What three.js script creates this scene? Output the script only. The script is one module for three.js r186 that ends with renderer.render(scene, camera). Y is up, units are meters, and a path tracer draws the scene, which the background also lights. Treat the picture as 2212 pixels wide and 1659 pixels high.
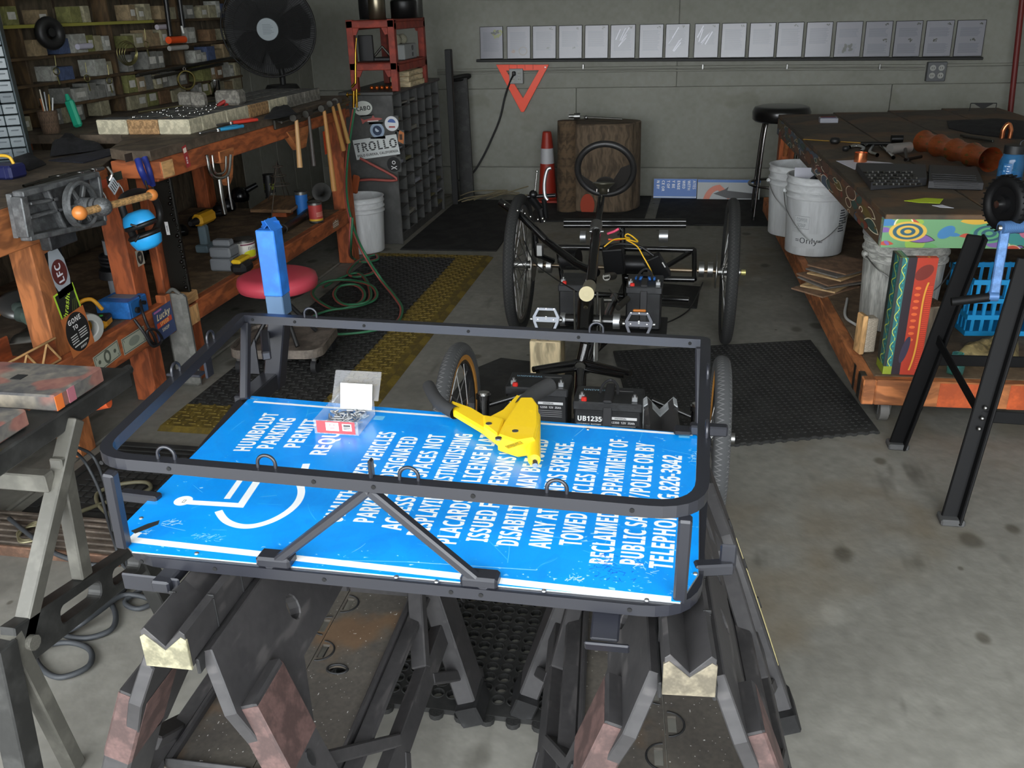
import * as THREE from 'three';
import { mergeGeometries } from 'three/addons/utils/BufferGeometryUtils.js';
import { RectAreaLightUniformsLib } from 'three/addons/lights/RectAreaLightUniformsLib.js';

// ---------------------------------------------------------------- camera, sky, exposure
const W = 2212, H = 1659, FOCAL = 1900, EYE = 1.5;
const scene = new THREE.Scene();
const camera = new THREE.PerspectiveCamera(2 * Math.atan(H / 2 / FOCAL) * 180 / Math.PI, W / H, 0.05, 200);
camera.position.set(0, EYE, 0);
camera.rotation.set(-23.3 * Math.PI / 180, 11.35 * Math.PI / 180, -1.65 * Math.PI / 180, 'YXZ');
camera.updateMatrixWorld(true);
scene.add(camera);
scene.background = new THREE.Color(0.93, 0.97, 1.0);           // even overcast sky, enters by the open front of the garage
scene.backgroundIntensity = 8.2;
RectAreaLightUniformsLib.init();
const doorway = new THREE.RectAreaLight(0xf0f6ff, 1.6, 4.9, 2.4);        // daylight of the open garage door, as large as the opening
doorway.position.set(-0.5, 1.22, 0.44); doorway.lookAt(-0.5, 1.22, -5); scene.add(doorway);
const renderer = new THREE.WebGLRenderer({ antialias: true });
renderer.toneMapping = THREE.LinearToneMapping;
renderer.toneMappingExposure = 1.0;
renderer.shadowMap.enabled = true;

// ---------------------------------------------------------------- pixel -> place helpers
const V = (x, y, z) => new THREE.Vector3(x, y, z);
const R_ = V(0, 0, 0), U_ = V(0, 0, 0), B_ = V(0, 0, 0);
camera.matrixWorld.extractBasis(R_, U_, B_);
const ray = (px, py) => B_.clone().negate().addScaledVector(R_, (px - W / 2) / FOCAL).addScaledVector(U_, -(py - H / 2) / FOCAL);
const GY = (px, py, y = 0) => { const d = ray(px, py), t = (y - EYE) / d.y; return V(d.x * t, y, d.z * t); };          // on a level plane
const PZ = (px, py, z) => { const d = ray(px, py), t = z / d.z; return V(d.x * t, EYE + d.y * t, z); };               // on a plane facing the door
const PX = (px, py, x) => { const d = ray(px, py), t = x / d.x; return V(x, EYE + d.y * t, d.z * t); };               // on a plane along the side wall

// ---------------------------------------------------------------- random numbers, noise, textures
function rng(seed) { let a = seed >>> 0; return () => { a = (a + 0x6D2B79F5) | 0; let t = Math.imul(a ^ (a >>> 15), 1 | a); t = (t + Math.imul(t ^ (t >>> 7), 61 | t)) ^ t; return ((t ^ (t >>> 14)) >>> 0) / 4294967296; }; }
function lattice(seed) {                                          // tiling value noise
  const r = rng(seed), t = new Float32Array(65536); for (let i = 0; i < 65536; i++) t[i] = r();
  return (x, y, p) => {
    const xi = Math.floor(x), yi = Math.floor(y), fx = x - xi, fy = y - yi, u = fx * fx * (3 - 2 * fx), v = fy * fy * (3 - 2 * fy);
    const q = (a, b) => t[((((a % p) + p) % p) + (((b % p) + p) % p) * 256) & 65535];
    return (q(xi, yi) * (1 - u) + q(xi + 1, yi) * u) * (1 - v) + (q(xi, yi + 1) * (1 - u) + q(xi + 1, yi + 1) * u) * v;
  };
}
function fbm(n, u, v, p, oct) { let s = 0, a = 0.5, w = 0; for (let i = 0; i < oct; i++) { s += a * n(u * p, v * p, p); w += a; a *= 0.55; p *= 2; } return s / w; }
const clamp = (x, a = 0, b = 1) => Math.min(b, Math.max(a, x)), mix = (a, b, t) => a + (b - a) * t, sstep = (a, b, x) => { const t = clamp((x - a) / (b - a)); return t * t * (3 - 2 * t); };
const mix3 = (a, b, t) => [mix(a[0], b[0], t), mix(a[1], b[1], t), mix(a[2], b[2], t)];
function tex(size, metres, fn, srgb = true) {                     // fn(u, v) -> [r, g, b] 0..255
  const d = new Uint8Array(size * size * 4);
  for (let y = 0; y < size; y++) for (let x = 0; x < size; x++) { const c = fn(x / size, y / size), i = (y * size + x) * 4; d[i] = clamp(c[0], 0, 255); d[i + 1] = clamp(c[1], 0, 255); d[i + 2] = clamp(c[2], 0, 255); d[i + 3] = 255; }
  const t = new THREE.DataTexture(d, size, size); t.wrapS = t.wrapT = THREE.RepeatWrapping; t.magFilter = THREE.LinearFilter; t.minFilter = THREE.LinearMipmapLinearFilter; t.generateMipmaps = true;
  if (srgb) t.colorSpace = THREE.SRGBColorSpace; t.repeat.set(1 / metres, 1 / metres); t.needsUpdate = true; return t;
}
function canvasTex(w, h, draw) {
  const c = document.createElement('canvas'); c.width = w; c.height = h; const g = c.getContext('2d'); draw(g, w, h);
  const t = new THREE.CanvasTexture(c); t.colorSpace = THREE.SRGBColorSpace; t.anisotropy = 8; return t;
}
const n1 = lattice(11), n2 = lattice(23), n3 = lattice(37);

// ---------------------------------------------------------------- materials
const mats = {};
function M(key, color, roughness = 0.7, metalness = 0, extra = {}) { return mats[key] ??= new THREE.MeshStandardMaterial({ color, roughness, metalness, ...extra }); }
function MP(key, o) { return mats[key] ??= new THREE.MeshPhysicalMaterial(o); }
const grainBase = [0, 1].map((k) => tex(512, 1, (u, v) => {              // grain runs along u; light and dark streaks only, tinted by the material
  const w = fbm(n1, u + k * 0.37, v, 8, 3), g = fbm(n2, u + k, v * 4 + w * 0.35, 8, 4), f = fbm(n3, u * 2 + k, v * 16, 8, 2);
  let c = clamp(0.66 + 0.34 * clamp(1 - sstep(0.3, 0.72, g) * 0.85 + (f - 0.5) * 0.5)) * 255, o = [c, c * 0.985, c * 0.96];
  const kn = fbm(n3, u + k * 7, v + 0.3, 6, 2); if (kn > 0.87) o = mix3(o, [120, 92, 70], sstep(0.87, 0.93, kn) * 0.6);
  return o;
}));
const mottleBase = [0.5, 0.68, 0.8, 0.9].map((lo, k) => tex(256, 1, (u, v) => { const s = fbm(n1, u + k * 0.3, v, 6, 4), f = fbm(n2, u, v, 40, 2), c = 255 * mix(lo, 1, clamp(sstep(0.3, 0.7, s) * 0.8 + (f - 0.5) * 0.5)); return [c, c, c]; }));
const rep = (t, metres, turn) => { const c = t.clone(); c.repeat.set(1 / metres, 1 / metres); c.needsUpdate = true; return c; };
const rgb = (c) => new THREE.Color().setRGB(c[0] / 255, c[1] / 255, c[2] / 255, THREE.SRGBColorSpace);
function wood(key, a, b, knots = 0.74, rough = 0.75) { return mats[key] ??= new THREE.MeshStandardMaterial({ color: rgb(b), map: rep(grainBase[Object.keys(mats).length % 2], 0.9), roughness: rough }); }
const mottled = (key, a, b, metres, rough, metal = 0, amount = 1, extra = {}) => {
  if (mats[key]) return mats[key]; const ratio = (a[0] + a[1] + a[2]) / (b[0] + b[1] + b[2]), k = [0.5, 0.68, 0.8, 0.9].reduce((m, v, i, A) => Math.abs(v - ratio) < Math.abs(A[m] - ratio) ? i : m, 0);
  return mats[key] = new THREE.MeshStandardMaterial({ color: rgb(b), map: rep(mottleBase[k], metres), roughness: rough, metalness: metal, ...extra });
};

// ---------------------------------------------------------------- geometry helpers
function boxUV(g) {                                                // uv in metres from the face a vertex lies on
  const p = g.attributes.position, n = g.attributes.normal, uv = new Float32Array(p.count * 2);
  for (let i = 0; i < p.count; i++) {
    const ax = Math.abs(n.getX(i)), ay = Math.abs(n.getY(i)), az = Math.abs(n.getZ(i));
    let u, v; if (ay >= ax && ay >= az) { u = p.getX(i); v = p.getZ(i); } else if (az >= ax) { u = p.getX(i); v = p.getY(i); } else { u = p.getZ(i); v = p.getY(i); }
    uv[2 * i] = u; uv[2 * i + 1] = v;
  }
  g.setAttribute('uv', new THREE.BufferAttribute(uv, 2)); return g;
}
function cbox(w, h, d, c = 0.004) {                                // box with chamfered edges, centred
  c = Math.min(c, w * 0.45, h * 0.45, d * 0.45);
  const X = w / 2, Y = h / 2, Z = d / 2, pos = [], tri = (a, b, e) => pos.push(...a, ...b, ...e);
  const poly = (pts, nrm) => { const a = V(...pts[0]), b = V(...pts[1]), e = V(...pts[2]), nn = b.clone().sub(a).cross(e.clone().sub(a)); if (nn.dot(V(...nrm)) < 0) pts.reverse(); for (let i = 1; i < pts.length - 1; i++) tri(pts[0], pts[i], pts[i + 1]); };
  for (const s of [-1, 1]) {
    poly([[s * X, -Y + c, -Z + c], [s * X, Y - c, -Z + c], [s * X, Y - c, Z - c], [s * X, -Y + c, Z - c]], [s, 0, 0]);
    poly([[-X + c, s * Y, -Z + c], [X - c, s * Y, -Z + c], [X - c, s * Y, Z - c], [-X + c, s * Y, Z - c]], [0, s, 0]);
    poly([[-X + c, -Y + c, s * Z], [X - c, -Y + c, s * Z], [X - c, Y - c, s * Z], [-X + c, Y - c, s * Z]], [0, 0, s]);
    for (const t of [-1, 1]) {
      poly([[s * X, t * (Y - c), -Z + c], [s * X, t * (Y - c), Z - c], [s * (X - c), t * Y, Z - c], [s * (X - c), t * Y, -Z + c]], [s, t, 0]);
      poly([[s * X, -Y + c, t * (Z - c)], [s * X, Y - c, t * (Z - c)], [s * (X - c), Y - c, t * Z], [s * (X - c), -Y + c, t * Z]], [s, 0, t]);
      poly([[-X + c, s * Y, t * (Z - c)], [X - c, s * Y, t * (Z - c)], [X - c, s * (Y - c), t * Z], [-X + c, s * (Y - c), t * Z]], [0, s, t]);
      for (const q of [-1, 1]) poly([[s * X, t * (Y - c), q * (Z - c)], [s * (X - c), t * Y, q * (Z - c)], [s * (X - c), t * (Y - c), q * Z]], [s, t, q]);
    }
  }
  const g = new THREE.BufferGeometry(); g.setAttribute('position', new THREE.Float32BufferAttribute(pos, 3)); g.computeVertexNormals(); boxUV(g);
  const P = g.attributes.position, N = g.attributes.normal, U = g.attributes.uv, L = Math.max(w, h, d), ax = L === w ? 0 : L === h ? 1 : 2;   // grain follows the longest side
  for (let i = 0; i < P.count; i++) { const p = [P.getX(i), P.getY(i), P.getZ(i)], n = [N.getX(i), N.getY(i), N.getZ(i)].map(Math.abs), m = n[0] >= n[1] && n[0] >= n[2] ? 0 : n[1] >= n[2] ? 1 : 2; if (m === ax) continue; const o = 3 - m - ax; U.setXY(i, p[ax] + w, p[o] + m * 0.31 + d); }
  return g;
}
const box = (w, h, d, x = 0, y = 0, z = 0, c = 0.004) => cbox(w, h, d, c).translate(x, y, z);
const span = (x0, x1, y0, y1, z0, z1, c = 0.004) => box(Math.abs(x1 - x0), Math.abs(y1 - y0), Math.abs(z1 - z0), (x0 + x1) / 2, (y0 + y1) / 2, (z0 + z1) / 2, c);
function frameOf(p, q, up = V(0, 1, 0)) {                          // matrix: local x along p->q, local y near up
  const x = q.clone().sub(p).normalize(); let z = x.clone().cross(up); if (z.length() < 1e-4) z = x.clone().cross(V(0, 0, 1)); if (z.length() < 1e-4) z = x.clone().cross(V(1, 0, 0)); z.normalize(); const y = z.clone().cross(x);
  return new THREE.Matrix4().makeBasis(x, y, z).setPosition(p.clone().add(q).multiplyScalar(0.5));
}
const bar = (p, q, h, w, up, c = 0.003) => cbox(p.distanceTo(q), h, w, c).applyMatrix4(frameOf(p, q, up));   // h along up, w across
const cyl = (r1, r2, h, n = 20, open = false) => new THREE.CylinderGeometry(r1, r2, h, n, 1, open);
function rod(p, q, r1, r2 = r1, n = 10) { const g = cyl(r2, r1, p.distanceTo(q), n); g.rotateZ(-Math.PI / 2); return g.applyMatrix4(frameOf(p, q)); }
function pipe(pts, r, n = 8, closed = false, seg) { const c = new THREE.CatmullRomCurve3(pts, closed, 'centripetal'); return new THREE.TubeGeometry(c, seg ?? Math.max(8, pts.length * 6), r, n, closed); }
function polyRod(pts, r, n = 8) { return pts.slice(1).map((q, i) => rod(pts[i], q, r, r, n)); }
function lathe(prof, n = 28) { return new THREE.LatheGeometry(prof.map(([r, y]) => new THREE.Vector2(Math.max(r, 1e-5), y)), n); }
const ball = (r, x = 0, y = 0, z = 0, n = 14) => new THREE.SphereGeometry(r, n, Math.max(6, n * 0.7 | 0)).translate(x, y, z);
const ring = (R, r, n = 32, m = 8, arc = Math.PI * 2) => new THREE.TorusGeometry(R, r, m, n, arc);
function shapeOf(pts, holes = []) { const s = new THREE.Shape(pts.map(([x, y]) => new THREE.Vector2(x, y))); for (const h of holes) s.holes.push(new THREE.Path(h.map(([x, y]) => new THREE.Vector2(x, y)))); return s; }
function slab(pts, depth, bevel = 0, holes = []) {                 // outline in xy, thickness along +z
  const s = pts.isShape ? pts : shapeOf(pts, holes);
  return new THREE.ExtrudeGeometry(s, { depth: Math.max(depth - 2 * bevel, 1e-4), bevelEnabled: bevel > 0, bevelSize: bevel, bevelThickness: bevel, bevelOffset: -bevel, bevelSegments: 1, curveSegments: 10 }).translate(0, 0, bevel);
}
const flat = (g) => g.rotateX(-Math.PI / 2);                        // xy outline -> level, thickness up; outline y becomes -z
function roundRect(w, h, r, n = 5) { const o = []; for (const [cx, cy, a] of [[w / 2 - r, h / 2 - r, 0], [-w / 2 + r, h / 2 - r, 1], [-w / 2 + r, -h / 2 + r, 2], [w / 2 - r, -h / 2 + r, 3]]) for (let i = 0; i <= n; i++) { const t = (a + i / n) * Math.PI / 2; o.push([cx + r * Math.cos(t), cy + r * Math.sin(t)]); } return o; }
const disc = (R, n = 24, cx = 0, cy = 0) => Array.from({ length: n }, (_, i) => [cx + R * Math.cos(i / n * 2 * Math.PI), cy + R * Math.sin(i / n * 2 * Math.PI)]);
function merge(list) {
  const gs = [list].flat(9).map((g) => { g = g.index ? g.toNonIndexed() : g; for (const k of Object.keys(g.attributes)) if (!['position', 'normal', 'uv'].includes(k)) g.deleteAttribute(k); if (!g.attributes.normal) g.computeVertexNormals(); if (!g.attributes.uv) boxUV(g); g.morphAttributes = {}; return g; });
  return gs.length === 1 ? gs[0] : mergeGeometries(gs);
}
const place = (g, pos, rx = 0, ry = 0, rz = 0) => merge(g).applyMatrix4(new THREE.Matrix4().compose(pos, new THREE.Quaternion().setFromEuler(new THREE.Euler(rx, ry, rz, 'YXZ')), V(1, 1, 1)));

// ---------------------------------------------------------------- things and parts
const taken = {};
const numbered = (n) => { taken[n] = (taken[n] ?? 0) + 1; return taken[n] === 1 ? n : n + '_' + String(taken[n] - 1).padStart(3, '0'); };
function thing(name, label, category, at = V(0, 0, 0), group, turn = 0) {
  const o = new THREE.Group(); o.name = numbered(name); o.position.copy(at); o.rotation.y = turn; o.userData = { label, category }; if (group) o.userData.group = group; scene.add(o); return o;
}
function part(name, geos, material, parent, label) {                // geometry given in the parent thing's own frame
  const m = new THREE.Mesh(merge(geos), material); m.name = name; m.castShadow = m.receiveShadow = true; if (label) m.userData.label = label; parent.add(m); return m;
}
function wpart(name, geos, material, parent, label) {                // geometry given in the room's frame; parent unturned
  const p = V(0, 0, 0); for (let o = parent; o && o !== scene; o = o.parent) p.sub(o.position); const g = merge(geos); g.translate(p.x, p.y, p.z); return part(name, g, material, parent, label);
}
const wparts = (name, list, material, parent, label) => list.map((g) => wpart(name, [g], material, parent, label));   // one mesh for each piece
const parts = (name, list, material, parent, label) => list.map((g) => part(name, [g], material, parent, label));
function solo(name, label, category, geos, material, group) {        // a thing of a single mesh, geometry in the room's frame
  const g = merge(geos); g.computeBoundingBox(); const b = g.boundingBox, c = V((b.min.x + b.max.x) / 2, b.min.y, (b.min.z + b.max.z) / 2); g.translate(-c.x, -c.y, -c.z);
  const m = new THREE.Mesh(g, material); m.name = numbered(name); m.position.copy(c); m.castShadow = m.receiveShadow = true; m.userData = { label, category }; if (group) m.userData.group = group; scene.add(m); return m;
}
function struct(name, geos, material, parent = scene) { const m = new THREE.Mesh(merge(geos), material); m.name = numbered(name); m.castShadow = m.receiveShadow = true; if (parent === scene) m.userData = { kind: 'structure' }; parent.add(m); return m; }
function copyOf(o, at, turn, label) { const c = o.clone(); c.name = numbered(o.name.replace(/_\d{3}$/, '')); c.userData = { ...o.userData }; if (label) c.userData.label = label; if (at) c.position.copy(at); if (turn !== undefined) c.rotation.y = turn; scene.add(c); return c; }
// ================================================================ the garage: floor, walls, ceiling, drive outside
const BACK = -7.47, LEFT = -3.15, RIGHT = 3.3, FRONT = 0.45, CEIL = 2.9;
const spots = (() => { const r = rng(5), o = []; for (let i = 0; i < 60; i++) o.push([r(), r(), 0.004 + r() * r() * 0.03, r()]); return o; })();
const concreteMap = tex(1024, 3.1, (u, v) => {
  const big = fbm(n1, u, v, 4, 5), mid = fbm(n2, u, v, 13, 4), fine = fbm(n3, u, v, 120, 2), drag = fbm(n2, u * 0.5, v * 4, 16, 3);
  let c = mix3([94, 92, 85], [142, 140, 132], clamp(0.15 + big * 0.5 + mid * 0.45 + (fine - 0.5) * 0.35));
  c = mix3(c, [100, 84, 60], sstep(0.6, 0.82, fbm(n3, u + 0.2, v, 7, 4)) * 0.42);
  c = mix3(c, [58, 56, 49], sstep(0.56, 0.78, drag * 0.35 + mid * 0.6) * 0.6);
  for (const [x, y, s, k] of spots) { const dx = Math.min(Math.abs(u - x), 1 - Math.abs(u - x)), dy = Math.min(Math.abs(v - y), 1 - Math.abs(v - y)), d = Math.hypot(dx, dy * 1.3) + (mid - 0.5) * s; if (d < s) c = mix3(c, k > 0.75 ? [158, 156, 148] : [58, 53, 43], sstep(s, s * 0.4, d) * (k > 0.75 ? 0.4 : 0.55)); }
  return c;
});
const concrete = new THREE.MeshStandardMaterial({ map: concreteMap, roughness: 0.72, bumpMap: tex(512, 1.1, (u, v) => { const a = fbm(n1, u, v, 30, 4) * 255; return [a, a, a]; }, false), bumpScale: 0.0015 });
const JOINT = -2.155;
const floor = struct('floor', [span(LEFT - 0.2, JOINT - 0.006, -0.15, 0, BACK - 0.2, FRONT, 0.006), span(JOINT + 0.006, RIGHT + 0.2, -0.15, 0, BACK - 0.2, FRONT, 0.006), span(JOINT - 0.02, JOINT + 0.02, -0.16, -0.012, BACK - 0.2, FRONT, 0.001)], concrete);
const driveway = struct('driveway', [span(-14, 14, -0.2, -0.01, FRONT, 16)], concrete); driveway.userData.kind = 'structure';

const wallPaint = new THREE.MeshStandardMaterial({ map: tex(512, 1.7, (u, v) => { const s = fbm(n1, u, v, 5, 5), f = fbm(n3, u, v, 60, 2), g = sstep(0.66, 0.85, fbm(n2, u * 0.5, v, 8, 4)); return mix3(mix3([130, 130, 120], [150, 150, 142], clamp(s * 0.9 + (f - 0.5) * 0.5)), [104, 102, 86], g * 0.35); }), roughness: 0.85 });
const whitePaint = mottled('white_paint', [186, 186, 180], [208, 208, 202], 1.2, 0.85);
const wallBack = struct('wall_back', [span(LEFT - 0.2, RIGHT + 0.2, 0, CEIL, BACK - 0.18, BACK - 0.02)], wallPaint);
for (const [x0, x1, y0, y1] of [[LEFT, RIGHT, 0, 0.232], [LEFT, -0.9, 0.238, 0.868], [-0.896, 1.52, 0.238, 0.868], [1.524, RIGHT, 0.238, 0.868], [LEFT, -0.1, 0.87, CEIL], [-0.097, RIGHT, 0.87, CEIL]])
  part('panel', span(x0, x1, y0, y1, BACK - 0.02, BACK, 0.003), wallPaint, wallBack);
const darkBoard = wood('dark_board', [74, 64, 52], [96, 86, 70], 0.8, 0.9);
const wallLeft = struct('wall_left', [span(LEFT - 0.2, LEFT - 0.02, 0, CEIL, BACK, FRONT)], darkBoard);
for (let z = BACK + 0.003, i = 0; z < FRONT - 0.1; z += 0.29, i++) part('plank', bar(V(LEFT - 0.01, 0.01, z + 0.144), V(LEFT - 0.01, CEIL, z + 0.144), 0.284, 0.02, V(0, 0, 1), 0.003), z < -6.2 ? wallPaint : darkBoard, wallLeft);
struct('wall_right', [span(RIGHT, RIGHT + 0.2, 0, CEIL, BACK, FRONT)], whitePaint);
struct('ceiling', [span(LEFT - 0.2, RIGHT + 0.2, CEIL, CEIL + 0.2, BACK - 0.2, FRONT)], whitePaint);
struct('wall_front', [span(LEFT - 0.2, -2.95, 0, CEIL, FRONT - 0.15, FRONT), span(1.95, RIGHT + 0.2, 0, CEIL, FRONT - 0.15, FRONT), span(-2.95, 1.95, 2.45, CEIL, FRONT - 0.15, FRONT)], wallPaint);

// ---------------------------------------------------------------- floor mats
const rubber = mottled('rubber_black', [22, 22, 22], [40, 40, 38], 0.5, 0.85);
const rubberGrey = mottled('rubber_grey', [30, 30, 30], [46, 46, 44], 0.5, 0.85);
const rubberYellow = mottled('rubber_yellow', [84, 70, 20], [124, 104, 32], 0.25, 0.8);
function mat(name, label, outline, h, material, group) {            // outline: floor points [x, z]
  const g = flat(slab(outline.map(([x, z]) => [x, -z]), h, Math.min(0.004, h * 0.4))); boxUV(g); return solo(name, label, 'mat', g.translate(0, 0.0005, 0), material, group);
}
{ // long work mat with yellow border in front of the benches
  const o = thing('anti_fatigue_mat', 'dark textured work mat with wide yellow border beside the orange benches', 'mat', V(-1.6, 0, -4.1));
  const x0 = -1.985, x1 = -1.19, z0 = -5.44, z1 = -2.78, b = 0.235;
  wpart('mat_body', span(x0, x1 - b, 0.0005, 0.013, z0 + 0.09, z1 - b, 0.003), rubberGrey, o);
  const ramp = (a, bq, c, d) => { const g = new THREE.BufferGeometry(), P = [a, bq, c, d], lo = (p) => [p[0], 0.0008, p[1]], hi = (p) => [p[0], 0.013, p[1]]; const A = lo(a), B = lo(bq), C = hi(c), D = hi(d); g.setAttribute('position', new THREE.Float32BufferAttribute([...A, ...B, ...C, ...A, ...C, ...D], 3)); g.computeVertexNormals(); return boxUV(g); };
  const border = [ramp([x1, z1], [x1, z0], [x1 - 0.03, z0 + 0.02], [x1 - 0.03, z1 - 0.03]), span(x1 - b, x1 - 0.028, 0.001, 0.013, z0 + 0.005, z1 - 0.028, 0.002), ramp([x0, z1], [x1, z1], [x1 - 0.03, z1 - 0.03], [x0, z1 - 0.03]), span(x0, x1 - b, 0.001, 0.013, z1 - b, z1 - 0.028, 0.002), span(x0, x1 - b, 0.001, 0.012, z0, z0 + 0.09, 0.002)];
  wpart('yellow_border', border, rubberYellow, o, 'yellow bevelled border');
  // raised studs in a basket pattern, on body and border
  const body = [], yel = [], stud = cbox(0.034, 0.006, 0.012, 0.003), stud2 = cbox(0.012, 0.006, 0.034, 0.003);
  const r = rng(9);
  for (let i = 0, x = x0 + 0.025; x < x1 - 0.05; x += 0.033, i++) for (let k = 0, z = z0 + 0.03; z < z1 - 0.05; z += 0.033, k++) { const yb = x > x1 - b || z > z1 - b || z < z0 + 0.09; (yb ? yel : body).push(((i + k) % 2 ? stud : stud2).clone().translate(x, 0.0145, z)); }
  const s1 = wpart('stud', body, rubberGrey, o); s1.userData.kind = 'stuff'; const s2 = wpart('stud', yel, rubberYellow, o); s2.userData.kind = 'stuff';
}
mat('rubber_mat', 'black rubber mat on the floor in front of grey pigeonhole cabinet', [[-1.86, -5.56], [-1.2, -5.58], [-1.22, -7.2], [-1.86, -7.2]], 0.01, rubber);
mat('rubber_mat', 'black rubber mat along the back wall under cut blue signs', [[-0.2, -6.4], [0.62, -6.44], [0.66, -7.4], [-0.18, -7.4]], 0.012, rubber);
mat('rubber_mat', 'black rubber mat under the upright log and traffic cone', [[-1.16, -6.45], [-0.28, -6.5], [-0.26, -7.42], [-1.14, -7.42]], 0.012, rubber);
mat('rubber_mat', 'small black mat under rear axle of pedal vehicle', [[-0.32, -4.98], [0.12, -4.9], [0.1, -4.52], [-0.34, -4.58]], 0.01, rubber);
mat('rubber_mat', 'angular black mat under the front of pedal vehicle', [[-0.9, -3.52], [-0.79, -3.69], [-0.42, -3.62], [-0.4, -2.7], [-0.95, -2.6]], 0.01, rubberGrey);
{ // interlocking mat beside the cart
  const c = [[-0.285, -3.83], [0.625, -4.085], [0.76, -3.12], [-0.1, -2.83]], out = [];
  for (let e = 0; e < 4; e++) { const a = c[e], b = c[(e + 1) % 4], L = Math.hypot(b[0] - a[0], b[1] - a[1]), n = Math.round(L / 0.045), nx = (b[1] - a[1]) / L, nz = -(b[0] - a[0]) / L; for (let i = 0; i < n; i++) for (const [t, h] of [[0, 0], [0.25, 0], [0.4, 0.008], [0.75, 0.008]]) { const s = (i + t) / n, k = e === 2 ? -h : 0; out.push([a[0] + (b[0] - a[0]) * s + nx * k, a[1] + (b[1] - a[1]) * s + nz * k]); } }
  const o = thing('interlocking_mat', 'large charcoal foam mat with scalloped edge beside the orange cart', 'mat', V(0.25, 0, -3.45));
  const g = flat(slab(out.map(([x, z]) => [x, -z]), 0.012, 0.003)); boxUV(g); wpart('mat_body', g.translate(0, 0.0005, 0), rubberGrey, o);
  const studs = [], bump = cyl(0.006, 0.008, 0.003, 6).translate(0, 0.0138, 0);
  const inside = (x, z) => { let w = false; for (let i = 0, j = 3; i < 4; j = i++) if ((c[i][1] > z) !== (c[j][1] > z) && x < (c[j][0] - c[i][0]) * (z - c[i][1]) / (c[j][1] - c[i][1]) + c[i][0]) w = !w; return w; };
  for (let u = -0.6; u < 0.6; u += 0.026) for (let v = -0.75; v < 0.75; v += 0.026) { const x = 0.25 + u * 0.963 + v * 0.27, z = -3.45 - u * 0.27 + v * 0.963; if (inside(x, z) && inside(x + 0.02, z) && inside(x - 0.02, z) && inside(x, z - 0.02) && inside(x, z + 0.03)) studs.push(bump.clone().translate(x, 0, z)); }
  const s = wpart('stud', studs, rubberGrey, o); s.userData.kind = 'stuff';
}
{ // perforated mat between the trestles
  const holes = [], p = 0.0362, x0 = -0.83, x1 = -0.13, z0 = -2.16, z1 = -1.5; let i = 0;
  for (let x = x0 + 0.03; x < x1 - 0.02; x += p, i++) for (let z = z0 + 0.03; z < z1 - 0.02; z += p) holes.push(disc(0.0132, 12, x, -z));
  const g = flat(slab([[x0, -z0], [x1, -z0], [x1, -z1], [x0, -z1]].reverse(), 0.014, 0, holes)); boxUV(g);
  const o = thing('drainage_mat', 'black perforated rubber mat on the floor between the two sawhorses', 'mat', V(-0.48, 0, -1.83)); wpart('mat_body', g.translate(0, 0.0005, 0), rubber, o);
  const rims = []; for (const h of holes) rims.push(ring(0.0152, 0.0022, 12, 4).rotateX(Math.PI / 2).translate(h[0][0] - 0.0132, 0.0145, -h[0][1])); const s = wpart('hole_rim', rims, rubber, o); s.userData.kind = 'stuff';
  const teeth = []; for (let x = x0 + 0.03; x < x1; x += 0.06) teeth.push(cyl(0.017, 0.017, 0.013, 10).translate(x, 0.0072, z1 + 0.006)); wparts('edge_tab', teeth, rubber, o);
}
{ // bordered door mat under the corner of the basket
  const o = thing('door_mat', 'dark door mat with moulded square pattern near ridged metal plank', 'mat', V(-1.75, 0, -2.35));
  const c = [GY(240, 962), GY(560, 985), GY(560, 1120), GY(90, 1120)], x0 = -2.09, x1 = -1.35, z0 = -2.66, z1 = -2.14;
  wpart('mat_body', span(x0, x1, 0.0005, 0.008, z0, z1, 0.002), rubber, o); wpart('raised_border', [span(x0, x1, 0.007, 0.013, z0, z0 + 0.035), span(x0, x1, 0.007, 0.013, z1 - 0.035, z1), span(x0, x0 + 0.035, 0.007, 0.013, z0 + 0.035, z1 - 0.035), span(x1 - 0.035, x1, 0.007, 0.013, z0 + 0.035, z1 - 0.035), span(x0 + 0.05, x1 - 0.05, 0.007, 0.011, z0 + 0.05, z0 + 0.065), span(x0 + 0.05, x1 - 0.05, 0.007, 0.011, z1 - 0.065, z1 - 0.05)], rubberGrey, o);
  const t = []; for (let x = x0 + 0.09; x < x1 - 0.08; x += 0.036) for (let z = z0 + 0.095; z < z1 - 0.08; z += 0.036) t.push(box(0.027, 0.004, 0.027, x, 0.009, z, 0.001)); const s = wpart('square_stud', t, rubberGrey, o); s.userData.kind = 'stuff';
}
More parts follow.
